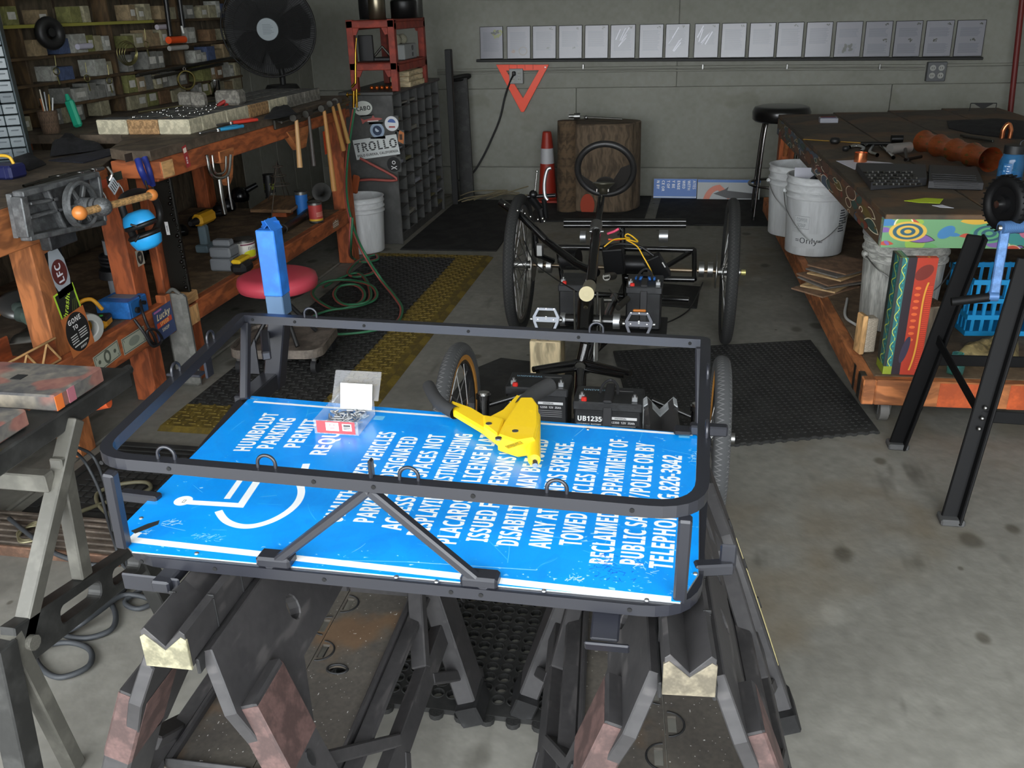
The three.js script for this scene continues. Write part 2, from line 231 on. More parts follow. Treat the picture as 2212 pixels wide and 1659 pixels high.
// ================================================================ cargo basket with the parking sign as its floor
const blackPaint = MP('black_paint', { color: 0x1f2026, roughness: 0.36, metalness: 0.0, clearcoat: 0.25, clearcoatRoughness: 0.25 });
const blackHole = M('black_hole', 0x050505, 0.9);
const chrome = M('chrome', 0xc9c9c6, 0.18, 1.0), steel = M('steel', 0x9a9a98, 0.38, 1.0), alu = M('aluminium', 0xb8babc, 0.42, 1.0), darkSteel = M('dark_steel', 0x55544f, 0.45, 0.9);
function sweepRect(pts, w, h, closed, up = V(0, 1, 0)) {            // rectangular tube along a path that lies square to up
  const n = pts.length, rings = [];
  for (let i = 0; i < n; i++) {
    const a = pts[closed ? (i - 1 + n) % n : Math.max(i - 1, 0)], b = pts[closed ? (i + 1) % n : Math.min(i + 1, n - 1)], p = pts[i];
    const d1 = p.clone().sub(a), d2 = b.clone().sub(p); if (d1.lengthSq() < 1e-12) d1.copy(d2); if (d2.lengthSq() < 1e-12) d2.copy(d1); d1.normalize(); d2.normalize();
    const t = d1.clone().add(d2).normalize(), s = up.clone().cross(t).normalize(), k = 1 / Math.max(0.35, t.dot(d1));
    rings.push([[-1, -1], [1, -1], [1, 1], [-1, 1]].map(([u, v]) => p.clone().addScaledVector(s, u * w / 2 * k).addScaledVector(up, v * h / 2)));
  }
  const pos = [], m = closed ? n : n - 1, q = (a, b, c, d) => { for (const x of [a, b, c, a, c, d]) pos.push(x.x, x.y, x.z); };
  for (let i = 0; i < m; i++) { const A = rings[i], B = rings[(i + 1) % n]; for (let k = 0; k < 4; k++) q(A[k], A[(k + 1) % 4], B[(k + 1) % 4], B[k]); }
  if (!closed) { const A = rings[0], B = rings[n - 1]; q(A[3], A[2], A[1], A[0]); q(B[0], B[1], B[2], B[3]); }
  const g = new THREE.BufferGeometry(); g.setAttribute('position', new THREE.Float32BufferAttribute(pos, 3)); g.computeVertexNormals(); return boxUV(g);
}
function rounded(pts, radii, n = 7) {                                // closed corner list -> path with arcs
  const o = [], m = pts.length;
  for (let i = 0; i < m; i++) { const r = radii[i], p = pts[i]; if (!r) { o.push(p.clone()); continue; } const a = pts[(i - 1 + m) % m].clone().sub(p).normalize(), b = pts[(i + 1) % m].clone().sub(p).normalize(); const A = p.clone().addScaledVector(a, r), B = p.clone().addScaledVector(b, r); for (let k = 0; k <= n; k++) { const t = k / n; o.push(A.clone().multiplyScalar((1 - t) ** 2).addScaledVector(p, 2 * t * (1 - t)).addScaledVector(B, t * t)); } }
  return o;
}
const YS = 0.735, YR = 0.885;                                       // sign level, upper rim level
const basket = thing('cargo_basket', 'black welded steel cargo basket frame standing on two sawhorses', 'basket', V(-0.42, YS - 0.02, -1.36));
const TUBE = 0.0185;
const rimC = [GY(523, 686, YR), GY(1524, 740, YR), GY(1516, 1108, YR), GY(205, 991, YR)];
const lowC = [GY(523, 872, YS - 0.012), GY(1525, 950, YS - 0.012), GY(1500, 1322, YS - 0.012), GY(258, 1200, YS - 0.012)];
wpart('upper_rim', sweepRect(rounded(rimC, [0.012, 0.012, 0.07, 0.06]), TUBE, TUBE, true), blackPaint, basket);
wpart('lower_rim', sweepRect(rounded(lowC, [0.012, 0.012, 0.075, 0.085]), TUBE, TUBE, true), blackPaint, basket);
const mixV = (a, b, t) => a.clone().lerp(b, t);
const postAt = (t, e) => [mixV(lowC[e], lowC[(e + 1) % 4], t), mixV(rimC[e], rimC[(e + 1) % 4], t)];
const corner = (i, inset) => { const a = lowC[i].clone(), b = rimC[i].clone(), c = V(-0.42, 0, -1.36); for (const p of [a, b]) { const d = V(c.x - p.x, 0, c.z - p.z).normalize(); p.addScaledVector(d, inset); } return [a, b]; };
for (const i of [0, 1]) { const [a, b] = corner(i, 0.012); wpart('corner_post', bar(a.setY(YS), b.setY(YR - 0.01), TUBE, TUBE, V(0, 0, 1)), blackPaint, basket); }
{ const a = GY(268, 1180, YS), b = GY(237, 1020, YR - 0.01); wpart('corner_post', bar(a, b, TUBE, TUBE, V(0, 0, 1)), blackPaint, basket); }
{ const a = GY(1468, 1296, YS - 0.005), b = GY(1481, 1118, YR - 0.01); wpart('corner_post', bar(a, b, TUBE, TUBE, V(0, 0, 1)), blackPaint, basket); }
{ const t = mixV(rimC[3], rimC[2], 0.487).setY(YR - 0.012), l = mixV(lowC[3], lowC[2], 0.285), r = mixV(lowC[3], lowC[2], 0.67); t.z -= 0.002;
  for (const e of [l, r]) { e.setY(YS - 0.006); wpart('diagonal_brace', bar(t, e, TUBE * 0.9, TUBE * 0.75, V(0, 0, 1)), blackPaint, basket); wpart('brace_foot', box(0.055, 0.018, 0.03, e.x + 0.012 * (e === l ? 1 : -1), YS + 0.006, e.z - 0.006), blackPaint, basket); } }
const loop = (p, along) => { const g = [ring(0.0135, 0.0028, 16, 6, Math.PI), rod(V(0.0135, 0, 0), V(0.0135, -0.008, 0), 0.0028), rod(V(-0.0135, 0, 0), V(-0.0135, -0.008, 0), 0.0028)]; wpart('tie_loop', place(g, p, 0, along, 0), blackPaint, basket); };
for (const t of [0.135, 0.315, 0.555, 0.787]) loop(mixV(rimC[3], rimC[2], t).add(V(0, 0.0155, -0.003)), 0.03);
for (const t of [0.165, 0.785]) loop(mixV(rimC[0], rimC[1], t).add(V(0, 0.016, 0)), 0.03);
for (const t of [0.26, 0.52]) loop(mixV(rimC[0], rimC[3], t).add(V(-0.004, 0.016, 0)), Math.PI / 2);
for (const t of [0.3, 0.66]) loop(mixV(rimC[1], rimC[2], t).add(V(0.004, 0.016, 0)), Math.PI / 2);
{ const p = mixV(rimC[3], rimC[2], 0.49); wpart('centre_tab', box(0.006, 0.05, 0.014, p.x + 0.003, YR + 0.012, p.z - 0.004, 0.003), blackPaint, basket); }
const holeAt = (p, ax) => { const g = cyl(0.0034, 0.0034, 0.002, 10); if (ax === 'z') g.rotateX(Math.PI / 2); if (ax === 'x') g.rotateZ(Math.PI / 2); return g.translate(p.x, p.y, p.z); };
{ const hs = []; for (const t of [0.02, 0.145, 0.4, 0.5, 0.66, 0.9]) { const p = mixV(rimC[3], rimC[2], t); hs.push(holeAt(V(p.x, p.y, p.z + TUBE / 2 + 0.0003), 'z')); } for (const t of [0.05, 0.19, 0.39, 0.61, 0.66, 0.9]) { const p = mixV(lowC[3], lowC[2], t); hs.push(holeAt(V(p.x, p.y, p.z + TUBE / 2 + 0.0003), 'z')); } for (const t of [0.03, 0.13, 0.29, 0.52, 0.75, 0.97]) { const p = mixV(rimC[0], rimC[1], t); hs.push(holeAt(V(p.x, p.y, p.z + TUBE / 2 + 0.0003), 'z')); } wparts('bolt_hole', hs, blackHole, basket); }
// lugs and brackets
const lug = (p0, p1, p2, w) => [bar(p0, p1, 0.006, w, V(0, 1, 0)), bar(p1, p2, 0.006, w, V(0, 0, 1))];
{ const a = GY(405, 1205, YS - 0.03), b = GY(345, 1270, YS - 0.03); wpart('bracket', [bar(a, b, 0.02, 0.03, V(0, 1, 0)), bar(GY(266, 1254, YS - 0.035), GY(390, 1268, YS - 0.035), 0.03, 0.005, V(0, 1, 0))], blackPaint, basket); }
{ const a = GY(1312, 1310, YS - 0.03), b = GY(1305, 1385, YS - 0.05); wpart('bracket', [bar(a, b, 0.006, 0.04, V(0, 1, 0)), bar(GY(1262, 1393, YS - 0.055), GY(1360, 1402, YS - 0.055), 0.026, 0.005, V(0, 1, 0.6))], blackPaint, basket); }
{ const a = GY(1500, 1228, YS - 0.005), b = GY(1583, 1224, YS - 0.005); wpart('bracket', [bar(a, b, 0.02, 0.02, V(0, 1, 0)), box(0.024, 0.042, 0.006, b.x - 0.008, YS + 0.012, b.z)], blackPaint, basket); }
{ const a = GY(1490, 925, YS + 0.012), b = GY(1572, 930, YS + 0.012); wpart('bracket', [bar(a, b, 0.02, 0.022, V(0, 1, 0)), span(a.x - 0.03, a.x + 0.004, YS + 0.004, YS + 0.012, a.z - 0.014, a.z + 0.02)], blackPaint, basket); }
{ const a = GY(345, 1078, YS), b = GY(262, 1068, YS); wpart('bracket', [bar(a, b, 0.018, 0.02, V(0, 1, 0))], blackPaint, basket); }
{ const p = mixV(rimC[0], rimC[3], 0.3), q = GY(412, 812, 0.79); wpart('bracket', [bar(V(q.x + 0.03, 0.795, q.z), V(q.x - 0.05, 0.795, q.z), 0.006, 0.03, V(0, 1, 0)), box(0.006, 0.05, 0.03, q.x + 0.045, 0.815, q.z)], blackPaint, basket); }
// mast at the back with its sleeve of painter's tape
{ const mz = -1.83, b = PZ(598, 870, mz), t = PZ(578, 482, mz), w = 0.042, low = PZ(588, 676, mz);
  const tape = mottled('blue_tape', [24, 92, 172], [34, 112, 200], 0.3, 0.55, 0, 1), sl0 = PZ(586, 634, mz).y; wpart('primer_band', [bar(V(t.x, low.y - 0.001, mz), V(t.x, sl0, mz), w + 0.001, w + 0.001, V(0, 0, 1), 0.002)], M('primer_blue', 0x46607c, 0.6), basket, 'dull blue grey lower band'); 
  wpart('mast', [bar(V(b.x, 0.66, mz), V(t.x, low.y, mz), w, w, V(0, 0, 1)), bar(V(b.x, 0.68, mz), V(b.x, 0.68, mz + 0.16), w, w)], blackPaint, basket);
  const sl = wpart('tape_sleeve', [bar(V(t.x, sl0, mz), V(t.x, t.y - 0.012, mz), w + 0.003, w + 0.003, V(0, 0, 1), 0.002)], tape, basket, "sleeve of blue painter's tape");
  wpart('tape_fringe', [bar(V(t.x - 0.02, t.y - 0.014, mz - 0.01), V(t.x - 0.004, t.y + 0.004, mz - 0.02), 0.001, 0.04, V(0, 1, 0), 0.0004), bar(V(t.x + 0.021, t.y - 0.014, mz), V(t.x + 0.004, t.y + 0.01, mz - 0.004), 0.001, 0.04, V(0, 1, 0), 0.0004), bar(V(t.x, t.y - 0.013, mz - 0.02), V(t.x + 0.004, t.y + 0.004, mz - 0.005), 0.001, 0.04, V(0, 1, 0), 0.0004)], tape, basket);
  wpart('mast_brace', [bar(V(b.x, 0.80, mz + 0.01), V(rimC[0].x + 0.05, 0.80, rimC[0].z + 0.01), 0.02, 0.02), slab([[0, 0], [0, 0.09], [-0.05, 0]], 0.005).translate(b.x - w / 2, 0.70, mz + 0.02)], blackPaint, basket);
}

// ---------------------------------------------------------------- the sign
{ const c = [GY(543, 855, YS), GY(1505, 938, YS), GY(1512, 960, YS), GY(1510, 1240, YS), GY(1470, 1302, YS), GY(285, 1192, YS), GY(266, 1172, YS), GY(272, 1128, YS)];
  const x0 = Math.min(...c.map((p) => p.x)), x1 = Math.max(...c.map((p) => p.x)), z0 = Math.min(...c.map((p) => p.z)), z1 = Math.max(...c.map((p) => p.z)), S = 2040 / (x1 - x0), CW = 2040, CH = Math.round((z1 - z0) * S);
  const o = thing('parking_sign', 'scratched blue accessible parking sign laid flat inside black basket frame', 'sign', V((x0 + x1) / 2, YS, (z0 + z1) / 2));
  const pts = c.map((p) => [p.x, -p.z]);
  wpart('plate', boxUV(flat(slab(pts, 0.003, 0.0008))).translate(0, YS - 0.003, 0), alu, o);
  const face = boxUV(flat(slab(pts.map(([x, y]) => [x + ((x0 + x1) / 2 - x) * 0.002, y + (-(z0 + z1) / 2 - y) * 0.003]), 0.0006))).translate(0, YS - 0.0002, 0), p = face.attributes.position, uv = face.attributes.uv;
  for (let i = 0; i < p.count; i++) uv.setXY(i, (p.getX(i) - x0) / (x1 - x0), 1 - (p.getZ(i) - z0) / (z1 - z0));
  const cv = (px, py) => { const q = GY(px, py, YS); return [(q.x - x0) * S, (q.z - z0) * S]; };
  const printed = canvasTex(CW, CH, (g) => {
    g.fillStyle = '#0092ec'; g.fillRect(0, 0, CW, CH);
    const r = rng(77);
    for (let i = 0; i < 500; i++) { g.fillStyle = `rgba(${r() < 0.5 ? '0,100,205' : '30,160,245'},${0.03 + r() * 0.06})`; g.beginPath(); g.ellipse(r() * CW, r() * CH, 20 + r() * 120, 10 + r() * 50, r() * 3, 0, 7); g.fill(); }
    const line = (a, b, w, col) => { g.strokeStyle = col; g.lineWidth = w; g.beginPath(); g.moveTo(...a); g.lineTo(...b); g.stroke(); };
    const white = '#f4f6f6';
    line(cv(283, 1166), cv(1450, 1296), 32, white); line(cv(548, 868), cv(1496, 940), 18, white);
    line(cv(283, 1166), cv(300, 1150), 26, white); 
    const say = (t, a, b, cap) => { const A = cv(...a), B = cv(...b), dx = B[0] - A[0], dy = B[1] - A[1], L = Math.hypot(dx, dy); g.save(); g.translate(...A); g.rotate(Math.atan2(dy, dx)); g.font = 'bold 100px sans-serif'; const w = g.measureText(t).width; g.scale(L / w, cap / 72); g.fillStyle = white; g.fillText(t, 0, 0); g.strokeStyle = white; g.lineWidth = 1.6; g.strokeText(t, 0, 0); g.restore(); };
    const cap = 70;
    say('HUMBOLDT', [538, 976], [604, 893], cap); say('PARKING', [588, 971], [641, 903], cap); say('PERMIT', [646, 969], [692, 906], cap); say('REQUIRED', [703, 985], [764, 893], cap);
    const T = [['UNAUTHORIZED VEHICLES', [736, 1130], [857, 934]], ['PARKED IN DESIGNATED', [805, 1131], [905, 944]], ['ACCESSIBLE SPACES NOT', [866, 1146], [964, 940]], ['DISPLAYING DISTINGUISHING', [922, 1160], [1022, 938]], ['PLACARDS OR LICENSE PLATES', [984, 1178], [1082, 925]], ['ISSUED FOR PERSONS WITH', [1052, 1172], [1130, 946]], ['DISABILITIES MAY BE TOWED', [1118, 1182], [1186, 950]], ['AWAY AT OWNERS EXPENSE.', [1188, 1186], [1241, 955]], ['TOWED VEHICLES MAY BE', [1255, 1181], [1299, 966]], ['RECLAIMED AT DEPARTMENT OF', [1322, 1222], [1357, 950]], ['PUBLIC SAFETY/POLICE OR BY', [1388, 1224], [1414, 959]], ['TELEPHONING.826-3842', [1452, 1232], [1473, 985]]];
    for (const [t, a, b] of T) say(t, a, b, 73);
    // wheelchair symbol
    const at = (px, py) => cv(px, py); g.lineCap = 'butt'; g.lineJoin = 'miter'; g.strokeStyle = white; g.fillStyle = white;
    g.beginPath(); g.arc(...at(396, 1082), 34, 0, 7); g.fill();
    g.lineWidth = 30; g.beginPath(); g.moveTo(...at(405, 1085)); g.lineTo(...at(520, 1092)); g.lineTo(...at(566, 1024)); g.lineTo(...at(650, 1036)); g.lineTo(...at(662, 1002)); g.stroke();
    g.lineWidth = 24; g.beginPath(); g.moveTo(...at(490, 1078)); g.lineTo(...at(524, 1030)); g.stroke();
    g.lineWidth = 28; g.beginPath(); const w0 = [[472, 1104], [480, 1120], [500, 1133], [530, 1139], [565, 1134], [605, 1118], [638, 1094], [652, 1070], [650, 1048], [636, 1030]].map((q) => at(...q)); g.moveTo(...w0[0]); for (let i = 1; i < w0.length - 1; i++) { const m = [(w0[i][0] + w0[i + 1][0]) / 2, (w0[i][1] + w0[i + 1][1]) / 2]; g.quadraticCurveTo(...w0[i], ...m); } g.stroke();
    // scratches, chips, bare metal
    const nick = (x, y, s) => { g.beginPath(); for (let k = 0; k < 5; k++) g.lineTo(x + (r() - 0.5) * s, y + (r() - 0.5) * s * 0.6); g.closePath(); g.fill(); };
    for (let i = 0; i < 620; i++) { g.fillStyle = `rgba(222,236,246,${0.5 + r() * 0.45})`; const e = r(); let x = r() * CW, y = r() * CH; if (e < 0.45) x = CW * (0.8 + r() * 0.2); else if (e < 0.65) y = CH * (0.9 + r() * 0.09); else if (e < 0.8) x = CW * r() * 0.14; nick(x, y, 5 + r() * r() * 30); }
    for (let i = 0; i < 110; i++) { const x = r() < 0.5 ? CW * (0.62 + r() * 0.38) : r() * CW, y = r() * CH, a = r() * 6.3, L = 20 + r() * 130; g.strokeStyle = `rgba(205,230,246,${0.3 + r() * 0.4})`; g.lineWidth = 0.8 + r() * 1.6; g.beginPath(); g.moveTo(x, y); g.quadraticCurveTo(x + Math.cos(a) * L * 0.5 + (r() - 0.5) * 30, y + Math.sin(a) * L * 0.5, x + Math.cos(a) * L, y + Math.sin(a) * L); g.stroke(); }
    const tuft = (px, py, n, sx, sy, col) => { const q = cv(px, py); g.strokeStyle = col; for (let i = 0; i < n; i++) { g.lineWidth = 1 + r() * 3; const x = q[0] + (r() - 0.5) * sx, y = q[1] + (r() - 0.5) * sy; g.beginPath(); g.moveTo(x, y); g.lineTo(x + (r() - 0.3) * 34, y + (r() - 0.7) * 26); g.stroke(); } };
    tuft(1330, 1230, 60, 130, 160, 'rgba(10,70,190,0.6)'); tuft(1300, 1215, 22, 90, 110, 'rgba(20,60,170,0.5)'); tuft(1390, 1225, 26, 80, 60, 'rgba(205,225,240,0.7)'); tuft(1240, 1253, 22, 60, 20, 'rgba(215,225,230,0.85)'); tuft(370, 1130, 20, 70, 40, 'rgba(205,225,240,0.8)'); tuft(440, 1160, 30, 110, 40, 'rgba(205,225,240,0.6)'); tuft(1150, 930, 12, 60, 20, 'rgba(205,225,240,0.7)'); tuft(1500, 985, 24, 40, 120, 'rgba(205,225,240,0.8)');
    tuft(310, 1150, 20, 40, 34, 'rgba(205,225,240,0.8)'); tuft(545, 862, 14, 60, 20, 'rgba(190,205,215,0.8)');
    g.fillStyle = '#2c2c2c'; g.beginPath(); const k = [[283, 1147], [318, 1132], [345, 1124], [342, 1133], [318, 1143], [292, 1153]].map((q) => cv(...q)); k.forEach((q, i) => g[i ? 'lineTo' : 'moveTo'](...q)); g.fill();
    g.fillStyle = 'rgba(150,205,235,0.75)'; for (const [px, py] of [[820, 902], [1055, 905], [1478, 940]]) { const q = cv(px, py); g.fillRect(q[0] - 22, q[1] - 14, 44, 40); }
    line(cv(700, 1210), cv(880, 1214), 3, 'rgba(170,215,240,0.6)'); line(cv(880, 1214), cv(1160, 1232), 4, 'rgba(190,225,245,0.65)');
    g.fillStyle = '#3a3a3a'; const q = cv(398, 1083); g.strokeStyle = '#444'; g.lineWidth = 2; g.strokeRect(q[0] - 4, q[1] - 9, 8, 18);
  });
  wpart('printed_face', face, MP('sign_print', { map: printed, roughness: 0.3, clearcoat: 0.4, clearcoatRoughness: 0.18 }), o);
  for (const [px, py] of [[425, 1196], [572, 1212], [856, 1247], [943, 1257], [1175, 1277], [1397, 1297], [305, 1120], [1502, 1240], [1270, 928], [975, 902], [720, 868], [1140, 915]]) { const q = GY(px, py, YS); wpart('rivet', [new THREE.SphereGeometry(0.0038, 10, 5, 0, 6.3, 0, 1.6).scale(1, 0.7, 1).translate(q.x, YS + 0.0004, q.z)], alu, o); }
}
// ================================================================ plastic sawhorses
const horsePlastic = new THREE.MeshStandardMaterial({ map: tex(512, 0.7, (u, v) => { const s = fbm(n1, u, v, 6, 5), f = fbm(n3, u, v, 70, 2), k = sstep(0.6, 0.75, fbm(n2, u * 0.6, v * 2.2, 12, 4)); let c = mix3([34, 33, 34], [60, 58, 58], clamp(s + (f - 0.5) * 0.4)); return mix3(c, [92, 88, 86], k * 0.4); }), roughness: 0.6 });
const horseDark = mottled('horse_dark', [24, 24, 25], [42, 42, 43], 0.3, 0.6);
const trayRust = new THREE.MeshStandardMaterial({ map: tex(512, 0.62, (u, v) => { const s = fbm(n1, u, v, 5, 5), f = fbm(n3, u, v, 90, 2), k = sstep(0.5, 0.74, fbm(n2, u + 0.3, v, 5, 4)); let c = mix3([58, 54, 50], [90, 85, 76], clamp(s + (f - 0.5) * 0.5)); c = mix3(c, [116, 82, 50], k * 0.55); if (fbm(n3, u, v, 128, 1) > 0.965) c = [205, 205, 200]; return c; }), roughness: 0.75 });
const yellowed = mottled('yellowed_plastic', [104, 100, 78], [150, 145, 118], 0.12, 0.6);
const redPlastic = mottled('red_plastic', [60, 46, 44], [88, 66, 62], 0.15, 0.65), chipped = M('chip_cream', 0xb8ac78, 0.7);
function sawhorse(label, near, far, capMat, chip) {
  const L = near.distanceTo(far), o = thing('sawhorse', label, 'sawhorse', V((near.x + far.x) / 2, 0, (near.z + far.z) / 2), 'plastic sawhorses under the basket', Math.atan2(near.x - far.x, near.z - far.z));
  const T = 0.708, h = L / 2;
  const prof = [[-0.034, 0], [-0.034, 0.06], [-0.027, 0.066], [0, 0.036], [0.027, 0.066], [0.034, 0.06], [0.034, 0]];
  part('top_beam', boxUV(slab(prof, L, 0.001)).translate(0, T - 0.066, -h), horsePlastic, o);
  part('end_cap', boxUV(slab(prof.map(([x, y]) => [x * 1.04, y * 0.86 - 0.001]), 0.006, 0.001)).translate(0, T - 0.066, h - 0.004), capMat, o, 'chipped pale end of the beam');
  part('end_cap', boxUV(slab(prof.map(([x, y]) => [x * 1.06, y * 1.02]), 0.04, 0.001)).translate(0, T - 0.066, -h - 0.004), mottled('far_cap', [128, 132, 134], [170, 174, 176], 0.1, 0.5), o, 'pale grey notched end');
  part('beam_skirt', [span(-0.04, -0.034, T - 0.085, T - 0.058, -h + 0.01, h - 0.01, 0.002), span(0.034, 0.04, T - 0.085, T - 0.058, -h + 0.01, h - 0.01, 0.002)], horseDark, o);
  for (const s of [-1, 1]) for (let z = -h + 0.05; z < h - 0.04; z += 0.085) part('notch_rib', [box(0.012, 0.006, 0.004, s * 0.0305, T - 0.003, z, 0.001), box(0.003, 0.055, 0.003, s * 0.0345, T - 0.035, z, 0.0008)], horseDark, o);
  const S = Math.atan2(0.245, 0.64), len = 0.685;                     // slope of the sides
  for (const s of [-1, 1]) {
    const m = new THREE.Matrix4().makeBasis(V(0, 0, 1), V(s * Math.sin(S), -Math.cos(S), 0), V(s * Math.cos(S), Math.sin(S), 0)).setPosition(s * 0.03, T - 0.062, 0);   // x = along beam, y = down the side, z = outward
    const put = (g) => { g = merge(g); const d = m.determinant() < 0; g.applyMatrix4(m); if (d) { const p = g.attributes; for (const k of ['position', 'normal', 'uv']) { const a = p[k], n = a.itemSize, b = a.array.slice(); for (let i = 0; i < a.count; i += 3) for (let c = 0; c < n; c++) { b[(i + 1) * n + c] = a.array[(i + 2) * n + c]; b[(i + 2) * n + c] = a.array[(i + 1) * n + c]; } a.array.set(b); } } return g; };
    const web = [[-h + 0.03, 0], [h - 0.03, 0], [h - 0.005, 0.1], [h - 0.02, 0.2], [h - 0.13, 0.26], [h - 0.2, 0.16], [-h + 0.2, 0.16], [-h + 0.13, 0.26], [-h + 0.02, 0.2], [-h + 0.005, 0.1]];
    const ov = disc(0.02, 14).map(([a, b]) => [a * 1 + 0.02, b * 1.5 + 0.09]), di = [[-0.13, 0.045], [-0.085, 0.09], [-0.13, 0.14], [-0.175, 0.09]], ov2 = disc(0.016, 12).map(([a, b]) => [a + 0.17, b * 1.4 + 0.085]);
    part('side_web', put(boxUV(slab(web, 0.022, 0.002, [ov.reverse(), di, ov2.reverse()]))), horsePlastic, o);
    for (const e of [-1, 1]) {
      const zt = e * (h - 0.07), zb = e * (h - (e < 0 ? 0.2 : 0.05)), w = 0.1;
      const leg = [[zt - w / 2, 0.1], [zt + w / 2, 0.1], [zt + w / 2 + e * 0.01, 0.24], [zb + 0.042, len], [zb - 0.042, len], [zt - w / 2 + e * 0.01, 0.24]];
      part('leg', put(boxUV(slab(leg, 0.046, 0.004))), horsePlastic, o);
      if (e > 0) part('shoulder', put(boxUV(slab([[zt - w / 2 - 0.001, 0.105], [zt + w / 2 + 0.001, 0.105], [zt + w / 2 + 0.0115, 0.235], [zt - w / 2 + 0.009, 0.235]], 0.0475, 0.004)).translate(0, 0, -0.0007)), redPlastic, o, 'shoulder of faded red plastic');
      if (chip && s > 0 && e < 0) part('paint_chip', put(boxUV(slab([[zt - 0.03, 0.3], [zt - 0.022, 0.4], [zt - 0.01, 0.5], [zt + 0.03, 0.56], [zt + 0.05, 0.56], [zt + 0.01, 0.47], [zt - 0.012, 0.38]].map(([a, b]) => [a + (b - 0.3) * 0.2, b]), 0.0015)).translate(0, 0, 0.0456)), chipped, o, 'pale gouge');
      part('foot', put(boxUV(slab([[zb - 0.047, len - 0.05], [zb + 0.047, len - 0.05], [zb + 0.047, len], [zb - 0.047, len]], 0.054, 0.004)).translate(0, 0, -0.003)), horseDark, o);
      parts('leg_rib', [0.25, 0.36, 0.47].map((y) => put(boxUV(slab(disc(0.009, 10, zt + 0.01 * e, y).map(([a, b]) => [a, (b - y) * 1.7 + y]), 0.003)).translate(0, 0, 0.0455))), horseDark, o);
    }
    part('side_rail', put(boxUV(slab([[-h + 0.09, 0.455], [h - 0.09, 0.455], [h - 0.09, 0.5], [-h + 0.09, 0.5]], 0.03, 0.002))), horsePlastic, o);
    for (const e of [-1, 1]) parts('brace', [put(bar(V(e * (h - 0.11), 0.3, 0.014), V(e * 0.1, 0.46, 0.014), 0.035, 0.024, V(0, 0, 1))), put(bar(V(e * 0.1, 0.49, 0.014), V(e * (h - 0.1), 0.66, 0.014), 0.035, 0.024, V(0, 0, 1)))], horsePlastic, o);
  }
  // folding tray
  const ty = 0.275, tw = 0.158, tz = 0.27;
  for (const s of [-1, 1]) {
    const slots = []; for (let i = 0; i < 7; i++) { const z = -tz + 0.035 + i * 0.078; if ((i % 2 === 0) === (s > 0)) slots.push([[s * 0.006, -(z)], [s * 0.022, -(z)], [s * 0.022, -(z + 0.04)], [s * 0.006, -(z + 0.04)]]); }
    const oval = disc(0.02, 14).map(([a, b]) => [s * 0.062 + a, b * 0.62 + (s > 0 ? 0.01 : 0.03)]);
    const outl = [[s * 0.0008, -tz], [s * tw, -tz], [s * tw, tz], [s * 0.0008, tz]];
    const half = boxUV(flat(slab(outl, 0.006, 0, [...slots, oval]))).translate(0, ty, 0);
    const t = part('tray_half', half, trayRust, o, 'rust stained tray half');
    part('tray_lip', [span(s * (tw - 0.012), s * tw, ty, ty + 0.022, -tz, tz), span(s * 0.001, s * tw, ty, ty + 0.022, -tz, -tz + 0.01), span(s * 0.001, s * tw, ty, ty + 0.022, tz - 0.01, tz), span(s * tw, s * (tw + 0.035), ty + 0.004, ty + 0.014, -tz - 0.05, tz + 0.05)], horsePlastic, t);
    const arcs = []; for (let i = 0; i < 7; i++) { const z = -tz + 0.055 + i * 0.078; if ((i % 2 === 0) === (s > 0)) arcs.push(ring(0.03, 0.0022, 14, 5, Math.PI).rotateX(-Math.PI / 2).rotateY(s > 0 ? -Math.PI / 2 : Math.PI / 2).translate(s * 0.006, ty + 0.006, z)); }
    parts('hinge_loop', arcs, horseDark, t); 
    const rimO = []; rimO.push(ring(0.021, 0.003, 18, 5).rotateX(-Math.PI / 2).scale(1, 1, 0.64).translate(s * 0.062, ty + 0.006, -(s > 0 ? 0.01 : 0.03))); part('hole_rim', rimO, horseDark, t);
  }
  return o;
}
sawhorse('grey plastic sawhorse with yellowed beam end beneath the wheelchair symbol', V(-0.69, 0, -0.885), V(-0.708, 0, -1.70), yellowed);
sawhorse('grey plastic sawhorse with reddish shoulders beneath the phone number', V(0.04, 0, -0.945), V(-0.028, 0, -1.77), mottled('pale_end', [84, 78, 66], [120, 112, 94], 0.12, 0.6), true);

